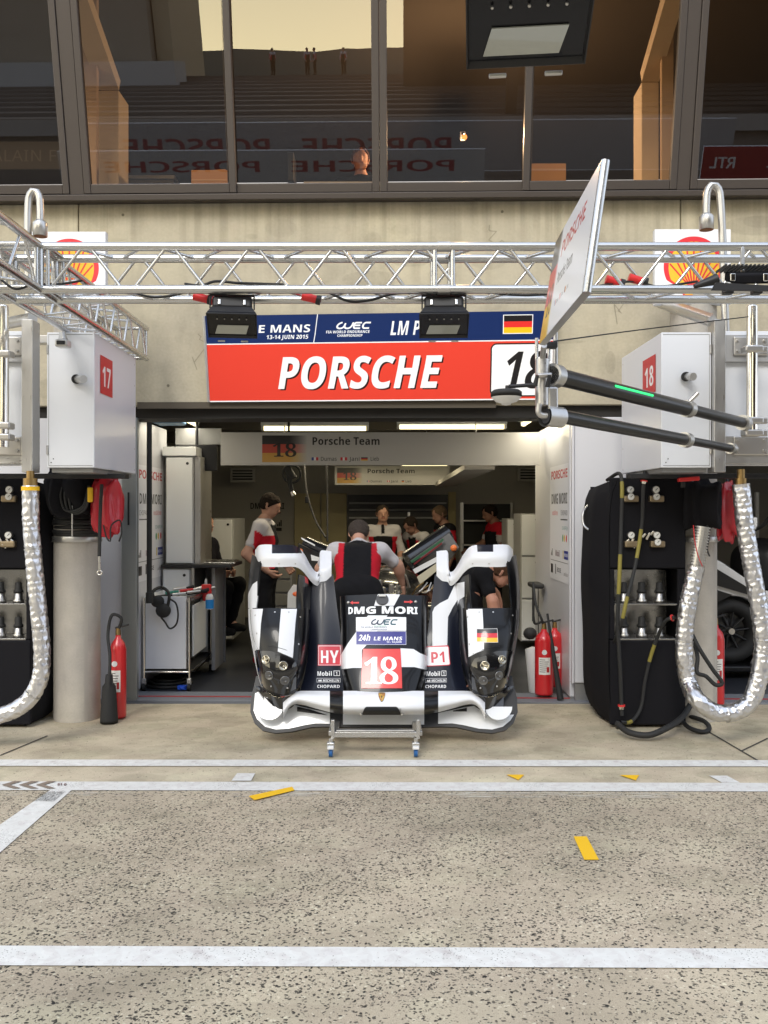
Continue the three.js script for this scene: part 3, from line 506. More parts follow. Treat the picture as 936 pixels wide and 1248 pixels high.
// ---------------------------------------------------------------- lighting gantry
const brace = new THREE.CylinderGeometry(1, 1, 1, 8, 1);
function bar(name, a, b, r, m, t) { // one of many alike bars, sharing its geometry
  const o = shade(new THREE.Mesh(brace, m)), d = b.clone().sub(a); o.name = name; o.scale.set(r, d.length(), r);
  o.quaternion.setFromUnitVectors(V(0, 1, 0), d.clone().normalize()); o.position.copy(a).add(b).multiplyScalar(0.5).sub(t.position); t.add(o); return o;
}
function truss(label, a, b, sideways, h, pitch, m = M.alu, joints = []) { // a, b: front bottom chord; sideways: towards the rear chords
  const t = thing('lighting_truss', label, 'truss', a.clone().add(b).multiplyScalar(0.5)), dir = b.clone().sub(a), L = dir.length(); dir.normalize();
  const o = [V(0, 0, 0), V(0, h, 0), sideways.clone().add(V(0, h, 0)), sideways.clone()], q = (k, s) => a.clone().add(o[k]).addScaledVector(dir, s);
  for (let k = 0; k < 4; k++) part('chord', rod(q(k, 0), q(k, L), 0.0245, 0.0245, 18), m, t);
  const n = Math.round(L / pitch), st = L / n;
  for (let i = 0; i < n; i++) for (const [k, l, f] of [[0, 1, 0], [3, 2, 0.5], [1, 2, 0.25], [0, 3, 0.75]]) {
    const s = (i + f) * st, e = 0.03; if (s + st > L + 1e-6 && f) continue;
    bar('brace', q(k, s + e), q(l, s + st / 2 - e * 0.6), 0.0095, m, t); bar('brace', q(l, s + st / 2 + e * 0.6), q(k, s + st - e), 0.0095, m, t);
  }
  for (const s of [0.02, L - 0.02, ...joints.flatMap((j) => [j - 0.05, j + 0.05])]) for (const [k, l] of [[0, 1], [1, 2], [2, 3], [3, 0]]) bar('end_bar', q(k, s), q(l, s), 0.014, m, t);
  for (const s of joints) for (let k = 0; k < 4; k++) part('coupler', rod(q(k, s - 0.035), q(k, s + 0.035), 0.029, 0.029, 16), M.aluDull, t);
  return t;
}
const yb = 2.848, h = 0.24, zt = -5.06;
const cornerX = -2.17;
truss('long aluminium box truss spanning the picture before the facade', V(-1.905, yb, zt), V(4.2, yb, zt), V(0, 0, -0.24), h, 0.474, M.alu, [2.24]);
truss('short aluminium truss end running out past the box 17 corner', V(-4.6, yb, zt), V(-2.2, yb, zt), V(0, 0, -0.24), h, 0.474);
truss('aluminium side truss pointing at the garage above box 17', V(-1.93, yb - 0.001, -5.33), V(-1.93, yb - 0.001, -7.33), V(-0.24, 0, 0), h, 0.34, M.alu);
truss('aluminium side truss reaching from the corner towards the camera', V(-1.93, yb + 0.001, -1.2), V(-1.93, yb + 0.001, -5.03), V(-0.24, 0, 0), h, 0.42, M.alu);
{ const t = thing('corner_block', 'square aluminium corner block joining the trusses over box 17', 'truss corner', V(-2.05, yb, -5.18));
  for (const x of [-1.93, -2.17]) for (const z of [-5.06, -5.30]) part('upright', rod(V(x, yb, z), V(x, yb + h, z), 0.026, 0.026, 16), M.alu, t);
  for (const y of [yb, yb + h]) { for (const z of [-5.06, -5.30]) part('rail', rod(V(-2.2, y, z), V(-1.9, y, z), 0.0245, 0.0245, 16), M.alu, t); for (const x of [-1.93, -2.17]) part('rail', rod(V(x, y, -5.03), V(x, y, -5.33), 0.0242, 0.0242, 16), M.alu, t); } }
truss('overhead aluminium truss near the camera carrying the big floodlight', V(-1.9, 2.86, -1.75), V(2.5, 2.86, -1.75), V(0, 0, 0.24), h, 0.474);
// floodlights hang under the trusses
function floodlight(c, tilt, s, label, swing = 0) { // c: middle of the hanging bracket's top
  const t = thing('floodlight', label, 'floodlight', c, 'black floodlights under the trusses'); t.rotation.set(0, swing, 0); t.userData.frame = true;
  const R = [tilt, 0, 0], at = (x, y, z) => V(x, y, z).applyEuler(new THREE.Euler(...R)).add(V(0, -0.13, 0)).multiplyScalar(s), bx = (x, y, z, w, hh, d, r = 0.006) => rbox(at(x, y, z), w * s, hh * s, d * s, r * s, R);
  part('clamp', [rbox(V(0, -0.01, 0).multiplyScalar(s), 0.05 * s, 0.07 * s, 0.03 * s, 0.006)], M.aluDull, t);
  part('yoke', [rbox(V(0, -0.045 * s, 0), 0.3 * s, 0.012 * s, 0.03 * s, 0.003), rbox(V(-0.15 * s, -0.09 * s, 0), 0.01 * s, 0.1 * s, 0.03 * s, 0.003), rbox(V(0.15 * s, -0.09 * s, 0), 0.01 * s, 0.1 * s, 0.03 * s, 0.003)], M.black, t);
  const body = part('housing', [bx(0, 0.03, -0.03, 0.27, 0.09, 0.13, 0.02)], M.black, t);
  for (let i = -4; i <= 4; i++) part('fin', bx(i * 0.028, 0.05, -0.08, 0.006, 0.06, 0.07, 0.002), M.black, body);
  for (const x of [-0.085, 0.085]) part('latch', bx(x, 0.02, 0.04, 0.018, 0.04, 0.012, 0.003), M.chrome, body);
  // the flared hood: four sides round a pale glass
  const f = (x, y, z) => at(x, y, z), q = (a, b, c2, d) => plate([a, b, c2, d], 0.004 * s);
  { const y0 = -0.02, y1 = -0.1, T4 = [f(-0.135, y0, 0.05), f(0.135, y0, 0.05), f(0.135, y0, -0.11), f(-0.135, y0, -0.11)], B4 = [f(-0.17, y1, 0.1), f(0.17, y1, 0.1), f(0.17, y1 - 0.045, -0.17), f(-0.17, y1 - 0.045, -0.17)];
    for (let i = 0; i < 4; i++) { const j = (i + 1) % 4; part('hood_side', q(T4[i], B4[i], B4[j], T4[j]), M.black, t); } }
  for (const x of [-0.08, 0.08]) part('hood_clip', bx(x, -0.168, -0.172, 0.05, 0.012, 0.01, 0.003), M.aluDull, t);
  const fp = (u, v, n) => f(-0.165 + 0.33 * u, -0.097 - 0.045 * v + n, 0.097 - 0.264 * v);
  part('visor', plate([fp(0.01, 0.01, 0.012), fp(0.01, 0.99, 0.012), fp(0.99, 0.99, 0.012), fp(0.99, 0.01, 0.012)], 0.006 * s), M.visor, t);
  part('lamp_glass', plate([fp(0.2, 0.52, 0.006), fp(0.13, 0.88, 0.006), fp(0.78, 0.88, 0.006), fp(0.84, 0.52, 0.006)], 0.004 * s), M.lampGlass, t);
  for (let i = 0; i < 5; i++) part('fixing', ball(fp(0.2 + i * 0.15, 0.25, 0.004), 0.005 * s), M.aluDull, t);
  return t;
}
M.lampGlass = phys(rgb(0.4, 0.42, 0.38), 0.12, { clearcoat: 1, bumpMap: smudge, bumpScale: 0.002 });
M.visor = phys(rgb(0.008, 0.008, 0.01), 0.2, { specularIntensity: 0.6 });
floodlight(P(283, 352, 5.1), -0.28, 0.82, 'black floodlight hanging before the blue end of the sign', 0.12);
floodlight(P(541, 352, 5.1), -0.28, 0.82, 'black floodlight hanging under the truss joint', -0.04);
floodlight(P(644, -84, 1.92), -0.14, 0.78, 'big black floodlight at the top edge of the view', -0.1);
{ // flat floodlight seen from its finned back, by the fuel sign
  const d = 4.75, c = P(905, 338, d), t = thing('floodlight', 'long finned black floodlight in front of the fuel sign over box 18', 'floodlight', c, 'black floodlights under the trusses');
  part('housing', [rbox(P(918, 338, d), 0.25, 0.052, 0.16, 0.012, [0.35, 0, 0.02])], M.fabric, t);
  part('hood', plate([P(873, 344, d - 0.1), P(868, 353, d - 0.1), P(975, 355, d - 0.1), P(975, 350, d - 0.1)], 0.02), M.black, t);
  part('cable_gland', rod(P(846, 349, d), P(874, 340, d), 0.012, 0.03, 14), M.black, t);
  for (let i = 0; i < 16; i++) part('fin', box(P(879 + i * 5, 327.5, d), 0.008, 0.012, 0.14), M.black, t);
  for (const px of [893, 933]) part('latch', rbox(P(px, 338, d - 0.09), 0.026, 0.038, 0.012, 0.003), M.chrome, t);
  part('clamp', rbox(P(887, 354, d), 0.05, 0.04, 0.05, 0.006), M.black, t); part('clamp', rbox(P(922, 354, d), 0.05, 0.04, 0.05, 0.006), M.black, t);
  part('mount_arm', rod(P(905, 332, d), P(905, 303, 5.04), 0.012), M.aluDull, t);
}
{ // cables lying in the truss, and red plugs tied to it
  const z = 5.15, cb = (name, pts, r, label) => solo(name, tube(pts.map(([a, b, d = z]) => P(a, b, d)), r, 60, 6), M.rubber, label, 'cable', 'black cables lying in the truss');
  cb('truss_cable', [[225, 346], [245, 348], [262, 343], [290, 345], [320, 346], [350, 347]], 0.008, 'black cable on the lower chord over the first floodlight');
  cb('truss_cable', [[400, 356], [425, 367], [450, 366], [480, 358], [540, 357], [565, 353]], 0.008, 'black cable drooping under the truss before the floodlit sign middle');
  cb('truss_cable', [[145, 350], [185, 362], [215, 359], [235, 353], [260, 350]], 0.007, 'black cable sagging under the truss past box 17');
  cb('truss_cable', [[570, 352], [620, 359], [660, 359], [720, 350], [775, 343], [800, 349], [850, 343]], 0.007, 'black cable running in the truss behind the tilted board');
  cb('truss_cable', [[0, 340, 4.9], [18, 352, 4.9], [40, 347, 5], [75, 346], [100, 342]], 0.007, 'black cable looped at the truss corner');
  for (const [a, b, l] of [[246, 363, 'red plug beside the first floodlight'], [262, 367, 'red plug just above the first floodlight'], [378, 363, 'red plug hanging midway along the truss'], [748, 343, 'red cable plug on the truss by the fuel sign'], [776, 341, 'red banded plug on the truss nearest the fuel sign']]) {
    const c = P(a, b, 5.16), t = thing('cable_plug', l, 'cable plug', c);
    part('plug_body', rod(c.clone().add(V(-0.045, 0.012, 0)), c.clone().add(V(0.035, -0.01, 0)), 0.026, 0.022, 14), M.redPlastic, t); part('plug_ring', rod(c.clone().add(V(0.036, -0.01, 0)), c.clone().add(V(0.06, -0.016, 0)), 0.027, 0.027, 14), M.black, t);
  }
}
// ---------------------------------------------------------------- white equipment boxes, frames and booms beside the opening
const numTex = (n) => tex(128, 256, (x, w, h) => { x.fillStyle = '#c8202a'; x.fillRect(0, 0, w, h); fit(x, n, w / 2, h / 2 + 8, 92, 190, { fill: '#f2f2f2' }); });
function equipmentBox(n, px0, px1, s, plateQuad, lock, label) { // s: +1 when its side face looks to +x
  const z0 = -6.1, z1 = -7.12, a = P(px0, 405, 6.1), b = P(px1, 570, 6.1), sx = s > 0 ? b.x : a.x;
  const t = thing('equipment_box', label, 'equipment box', V((a.x + b.x) / 2, b.y, (z0 + z1) / 2));
  part('body', bb(a.x, b.x, b.y, a.y, z1, z0, 0.006), M.whitePaint, t);
  for (const [y0, y1] of [[b.y + 0.012, b.y + 0.016], [a.y - 0.016, a.y - 0.012]]) part('door_seam', bb(a.x + 0.012, b.x - 0.012, y0, y1, z0 - 0.001, z0 + 0.0012), M.greyEdge, t);
  part('door_seam', bb((s > 0 ? a.x : b.x) + s * 0.012, (s > 0 ? a.x : b.x) + s * 0.015, b.y + 0.017, a.y - 0.017, z0 - 0.001, z0 + 0.0012), M.greyEdge, t);
  for (const y of [0.12, 0.8]) part('hinge', rod(V((s > 0 ? a.x : b.x) + s * 0.006, b.y + y - 0.03, z0 + 0.004), V((s > 0 ? a.x : b.x) + s * 0.006, b.y + y + 0.03, z0 + 0.004), 0.007, 0.007, 10), M.aluDull, t);
  for (const [dx, dy] of [[0.03, 0.035], [0.045, 0.06]]) part('screw', rod(V(a.x + dx, b.y + dy, z0), V(a.x + dx, b.y + dy, z0 + 0.003), 0.004, 0.004, 8), M.black, t);
  for (let i = 0; i < 6; i++) part('rivet', ball(V(sx, b.y + 0.03 + i * 0.165, z1 + 0.04), 0.006, 0.5, 1, 1, 8), M.aluDull, t);
  part('underside', bb(a.x + 0.02, b.x - 0.02, b.y - 0.03, b.y - 0.002, z1 + 0.05, z0 - 0.04), M.greyEdge, t);
  const q = plateQuad.map(([y, d]) => V(sx + s * 0.003, y, -d)); part('number_plate', sheet(...q), printMat(numTex(n), 0.4), t);
  const k = part('lock', rod(P(lock[0] - 4, lock[1], 6.1), P(lock[0] - 4, lock[1], 6.06), 0.032, 0.032, 20), M.black, t);
  part('lock_handle', rod(P(lock[0] - 2, lock[1], 6.07), P(lock[0] + 5, lock[1], 6.0), 0.026, 0.026, 20), M.aluDull, k);
  return t;
}
equipmentBox('17', 57, 115, 1, [[2.685, 6.22], [2.685, 6.5], [2.42, 6.5], [2.42, 6.22]], [97, 462], 'white overhead box with red plate seventeen under the truss end');
equipmentBox('18', 806, 867, -1, [[2.69, 6.53], [2.69, 6.22], [2.43, 6.22], [2.43, 6.53]], [840, 459], 'white overhead box with red plate eighteen behind the black boom');
function boomFrame(m, label) { // m = +1 on the right side; x given for the right side, mirrored for the left
  const X = (px) => (px - CX) * 6.1 / F, mir = (x) => m > 0 ? x : -x - 0.14, t = thing('equipment_gantry', label, 'gantry', V(mir(2.3), 1.9, -6.1), 'aluminium frames that carry the booms');
  const b2 = (x0, x1, y0, y1, z0, z1, r) => { const a = mir(x0), b = mir(x1); return bb(Math.min(a, b), Math.max(a, b), y0, y1, z0, z1, r); }, Y = (py) => EYE - (py - CY) * 6.1 / F;
  part('post', b2(X(867.5), X(881), Y(576), Y(391), -6.18, -6.05, 0.004), M.aluDull, t);
  part('panel', b2(X(881.5), 3.3, Y(567), Y(401), -6.2, -6.17, 0.004), M.whitePaint, t);
  part('rail', b2(X(881.5), 3.3, Y(440), Y(407), -6.168, -6.13, 0.003), M.greyEdge.clone(), t).material.color.setRGB(0.42, 0.42, 0.42);
  part('rail', b2(X(881.5), 3.3, Y(565), Y(531), -6.168, -6.13, 0.003), M.aluDull, t);
  part('top_beam', b2(X(862), 3.3, Y(391), Y(380), -7.0, -6.9, 0.004), M.aluDull, t);
  const p = m > 0 ? [P(798, 366, 7.1), P(868, 391, 6.12)] : [P(40, 388, 6.15), P(-30, 402, 6.9)];
  part('strut', rod(p[0], p[1], 0.045, 0.045, 4), M.aluDull, t);
  const px = m > 0 ? 916.5 : 4, d = 5.95, A = P(px, 374, d), B = P(px, m > 0 ? 530 : 545, d);
  part('pole', rod(A, B, 0.036, 0.036, 24), M.chrome, t); part('pole_top', ball(A, 0.036, 1, 0.5, 1, 20), M.chrome, t);
  for (const y of m > 0 ? [426, 513, 528] : [432, 519, 533]) { const c = P(px, y, d); part('clamp', rbox(c, 0.12, 0.045, 0.1, 0.012), M.steel, t); part('clamp_ear', rbox(c.clone().add(V(m * 0.075, 0, 0)), 0.05, 0.04, 0.03, 0.006), M.steel, t); }
  for (const [y, hgt] of [[421, 0.13], [543, 0.13]]) { const c = P(px, y, 6.1), pl = part('bracket_plate', rbox(c.clone().add(V(0, 0, -0.02)), 0.24, hgt, 0.02, 0.02), M.steel, t); for (const ax of [-0.09, 0.09]) for (const ay of [-0.035, 0.035]) part('bolt', rod(c.clone().add(V(ax, ay, -0.012)), c.clone().add(V(ax, ay, 0.006)), 0.011, 0.011, 6), M.aluDull, pl); }
  return t;
}
boomFrame(1, 'aluminium frame with chrome pole right of box 18'); boomFrame(-1, 'aluminium frame with chrome pole beside box 17');
{ const d = 5.9, c = P(77, 419, d), t = thing('dome_camera', 'small grey camera hanging at the top of box 17', 'camera', c);
  part('bracket', rod(P(76, 405, d), P(77, 414, d), 0.02, 0.03, 12), M.aluDull, t); part('housing', rbox(c, 0.085, 0.05, 0.09, 0.014), M.aluDull, t); part('lens_window', rbox(c.clone().add(V(0, 0, 0.045)), 0.055, 0.026, 0.008, 0.003), M.black, t); }
// signalling boom with the board
{
  const e = 4.3, t = thing('signal_boom', 'double black carbon boom with green light strip', 'boom', P(905, 515, 5.9));
  const U0 = P(672, 457, e), U1 = P(909, 516, 5.92), L0 = P(676, 506, e), L1 = P(893, 547, 5.9), um = U0.clone().lerp(U1, 0.63), lm = L0.clone().lerp(L1, 0.67);
  part('upper_tube', rod(U0, um, 0.043, 0.043, 24), M.carbon, t); part('upper_tube', rod(um, U1, 0.034, 0.034, 24), M.carbon, t);
  part('lower_tube', rod(L0, lm, 0.034, 0.034, 24), M.carbon, t); part('lower_tube', rod(lm, L1, 0.026, 0.026, 24), M.carbon, t);
  for (const [a, b, c, r] of [[U0, U1, 0.63, 0.05], [U0, U1, 0.985, 0.05], [L0, L1, 0.67, 0.045], [L0, L1, 0.99, 0.036], [U0, U1, 0.012, 0.056]]) part('collar', rod(a.clone().lerp(b, c - 0.012), a.clone().lerp(b, c + 0.012), r, r, 22), M.aluDull, t);
  part('clamp_lever', rod(um.clone().add(V(0, 0.04, 0.03)), um.clone().add(V(0.05, 0.09, 0.03)), 0.012), M.steel, t);
  const g0 = U0.clone().lerp(U1, 0.23), g1 = U0.clone().lerp(U1, 0.405), up = V(0.031, 0.012, 0.031); part('light_strip', rod(g0.clone().add(up), g1.clone().add(up), 0.006, 0.006, 8), M.green, t);
  const c = part('end_casting', rod(P(661, 438, e), P(661, 494, e), 0.034, 0.034, 22), M.aluDull, t);
  part('clamp_bolt', rod(P(655, 458, e - 0.05), P(672, 457, e - 0.05), 0.012), M.steel, c); part('lever', rod(P(655, 457, e - 0.07), P(652, 470, e - 0.06), 0.008, 0.012), M.rubber, c); part('lever', rod(P(670, 457, e - 0.07), P(667, 472, e - 0.06), 0.008, 0.012), M.rubber, c);
  part('link', rbox(P(673, 487, e), 0.05, 0.12, 0.05, 0.012), M.aluDull, t); part('elbow', tube([P(657, 492, e - 0.02), P(657, 503, e - 0.02), P(660, 506, e - 0.02), P(668, 507, e - 0.02)], 0.016, 20, 12), M.aluDull, t);
  part('ring', rod(P(664, 507, e - 0.03), P(684, 509, e + 0.02), 0.05, 0.05, 24, true), M.aluDull, t); part('ring_core', rod(P(665, 507, e - 0.02), P(683, 509, e + 0.02), 0.036, 0.036, 20), M.black, t);
  for (const px of [654, 669]) part('mast', rod(P(px, 440, e), P(px, 412, e), 0.008), M.alu, t);
  part('mast_back', rod(P(677, 478, e + 0.1), P(677, 405, e + 0.1), 0.012), M.aluDull, t); part('camera_mount', rbox(P(671, 421, e), 0.06, 0.03, 0.05, 0.006), M.black, t);
  const d = thing('boom_lamp', 'small round pale lamp hung on the boom end', 'lamp', P(617, 487, e));
  part('stem', [rod(P(652, 469, e), P(620, 471, e), 0.009), rod(P(619, 470, e), P(618, 484, e), 0.012)], M.black, d);
  part('rim', lathe([[0.001, 0.035], [0.06, 0.034], [0.074, 0.024], [0.074, 0.002], [0.001, 0.0]], P(617, 484, e), 32), M.rubber, d);
  part('diffuser', lathe([[0.072, 0.0], [0.05, -0.022], [0.024, -0.03], [0.022, -0.036], [0.001, -0.04]], P(617, 484, e), 32), M.whitePlastic, d);
  solo('stay_wire', tube([P(675, 416, e), P(780, 402, 5.1), P(912, 386, 5.9)], 0.0035, 40, 6), M.rubber, 'thin black stay wire from the boom end to the chrome pole', 'wire');
  const bt = tex(1024, 470, (x, w, h) => {
    x.fillStyle = '#e9eaee'; x.fillRect(0, 0, w, h);
    x.fillStyle = '#3a3534'; x.fillRect(0, 0, 235, 150); x.fillStyle = '#c9202c'; x.fillRect(0, 150, 235, 160); x.fillStyle = '#e8b51f'; x.fillRect(0, 310, 235, 160);
    const g = x.createLinearGradient(170, 0, 250, 0); g.addColorStop(0, 'rgba(233,234,238,0)'); g.addColorStop(1, '#e9eaee'); x.fillStyle = g; x.fillRect(170, 0, 90, h);
    fit(x, '18', 140, 300, 150, 190, { fill: '#191718', face: 'serif' });
    fit(x, 'PORSCHE', 560, 110, 560, 92, { fill: '#bf2430', weight: '', stroke: '#bf2430', lw: 4 }); fit(x, 'Porsche Team', 480, 240, 370, 74, { fill: '#262528' });
    for (const [k, c] of [[0, ['#2b3c8c', '#fff', '#c9202c']], [1, ['#c9202c', '#fff', '#c9202c']], [2, ['#222', '#c9202c', '#e8b51f']]]) { c.forEach((q, i) => { x.fillStyle = q; x.fillRect(330 + k * 120 + i * 10, 340, 10, 24); }); fit(x, ['Dumas', 'Jani', 'Lieb'][k], 330 + k * 120 + 68, 353, k ? 40 : 62, 26, { fill: '#444', weight: '' }); }
  });
  const A = P(732.8, 195, 3.1), B = P(710, 356, 3.1), C = P(657, 420, 4.1), D = P(677, 296, 4.1), b = thing('pit_board', 'tall tilted team board with number 18 on the boom', 'board', P(660, 425, 4.2));
  const n = A.clone().sub(D).cross(C.clone().sub(D)).normalize(); if (n.x > 0) n.negate();
  const rim = [D, A, B, C].map((p) => p.clone().addScaledVector(n, -0.001)), ord = rim[1].clone().sub(rim[0]).cross(rim[2].clone().sub(rim[0])).dot(n) > 0 ? rim : rim.slice().reverse();
  part('panel', plate(ord, 0.028), M.aluDull, b); part('print', sheet(D, A, B, C), printMat(bt, 0.35, { clearcoat: 0.4, clearcoatRoughness: 0.2 }), b);
  const near = [A, B].map((p) => p.clone().addScaledVector(n, -0.014)); part('edge_trim', rod(near[0], near[1], 0.016, 0.016, 10), M.alu, b);
  part('stub', rod(P(663, 421, 4.2), P(661, 440, 4.3), 0.014), M.aluDull, b);
}

// ---------------------------------------------------------------- crinkled foil fuel hoses
M.foil = std(rgb(0.74, 0.74, 0.76), 0.33, 1);
function foilHose(pts, r, rings) { // loose foil sleeve: lengthwise pleats broken into diamond dents, ring by ring
  const c = curve(pts), n = 36, sub = 4, R = rings * sub, pos = [], idx = [], fr = c.computeFrenetFrames(R, false), uv = [], dent = [];
  for (let i = 0; i <= rings + 1; i++) dent.push([...Array(9)].map(() => Math.pow(rnd(), 0.7) * 1.15));
  for (let i = 0; i <= R; i++) {
    const p = c.getPointAt(i / R), s = Math.max(0, i / sub + 0.9 * perlin.noise(i * 0.11, 2.2, r * 50)), k = Math.min(rings, Math.floor(s)), f = s - k;
    for (let j = 0; j < n; j++) {
      const w = j / n * 6.2832, m = 9 + 4.5 * (w + 0.25 * Math.sin(s * 0.8 + 2 * w)) / 3.1416 + (k % 2) * 0.5, e = dent[k][Math.floor(m) % 9], tri = 1 - Math.abs(2 * (m - Math.floor(m)) - 1), ridge = 1 - Math.abs(2 * f - 1);
      const q = r * (1.03 - 0.19 * e * Math.max(0, tri + ridge - 0.8) + 0.1 * fbm(s * 0.3, Math.cos(w), Math.sin(w) + r * 90, 3) + rr(-0.012, 0.012));
      pos.push(p.x + q * (Math.cos(w) * fr.normals[i].x + Math.sin(w) * fr.binormals[i].x), p.y + q * (Math.cos(w) * fr.normals[i].y + Math.sin(w) * fr.binormals[i].y), p.z + q * (Math.cos(w) * fr.normals[i].z + Math.sin(w) * fr.binormals[i].z)); uv.push(j / n, i / R);
    }
  }
  for (let i = 0; i < R; i++) for (let j = 0; j < n; j++) { const a = i * n + j, b = i * n + (j + 1) % n, d = a + n, e = b + n; if ((i + j) % 2) idx.push(a, b, e, a, e, d); else idx.push(a, b, d, b, e, d); }
  const g = new THREE.BufferGeometry(); g.setAttribute('position', new THREE.Float32BufferAttribute(pos, 3)); g.setAttribute('uv', new THREE.Float32BufferAttribute(uv, 2)); g.setIndex(idx); g.computeVertexNormals(); return clean(g);
}
{ const d = 6.05, pts = [[37, 592], [38, 640], [42, 690], [47, 745], [51, 790], [49, 826], [37, 850], [20, 864], [-5, 873], [-40, 878]].map(([a, b]) => P(a, b, d));
  const t = thing('fuel_hose', 'silver foil wrapped hose curving down before the cabinet under box 17', 'hose', pts[0]); part('foil_sleeve', foilHose(pts, 0.054, 44), M.foil, t);
  part('fitting', [rod(P(37, 592, d), P(37, 583, d), 0.046, 0.046, 20), rod(P(37, 583, d), P(37, 574, d), 0.026, 0.026, 16)], M.brass, t); for (const k of [0.22, 0.5, 0.74]) { const q = curve(pts), e = q.getPointAt(k), f = q.getPointAt(k + 0.006); part('tie', rod(e, f, 0.057, 0.057, 24, true), M.aluDull, t); } part('band', rod(P(37, 598, d), P(37, 593, d), 0.058, 0.058, 20), M.yellow, t); }
{ const d = 6.15, pts = [[849, 690], [841, 725], [835, 765], [834, 800], [839, 832], [851, 854], [872, 868], [895, 868], [914, 855], [925, 825], [930, 785], [925, 740], [916, 690], [908, 640], [903, 590]].map(([a, b], i) => P(a, b, i < 5 ? 6.3 : d));
  const t = thing('fuel_hose', 'silver foil wrapped hose hanging in a deep loop under box 18', 'hose', pts[14]); part('foil_sleeve', foilHose(pts, 0.058, 76), M.foil, t);
  part('fitting', [rod(P(903, 591, d), P(903, 583, d), 0.036, 0.036, 20), rod(P(903, 583, d), P(903, 572, d), 0.026, 0.026, 16)], M.brass, t);
  const rib = []; for (let i = 0; i <= 14; i++) { const q = (k) => P(857 - k * 0.55, 642 + k * 3.4, 6.32); rib.push(rod(q(i), q(i + 0.5), 0.054, 0.054, 18)); rib.push(rod(q(i + 0.5), q(i + 1), 0.042, 0.042, 18)); }
  for (const k of [0.18, 0.42, 0.63, 0.86]) { const q = curve(pts), e = q.getPointAt(k), f = q.getPointAt(k + 0.004); part('tie', rod(e, f, 0.061, 0.061, 24, true), M.aluDull, t); } part('ribbed_duct', rib, M.aluDull, t); part('red_wire', tube([P(845, 640, 6.2), P(847, 660, 6.2), P(851, 678, 6.22), P(856, 690, 6.25)], 0.0035, 20, 6), M.red, t); }

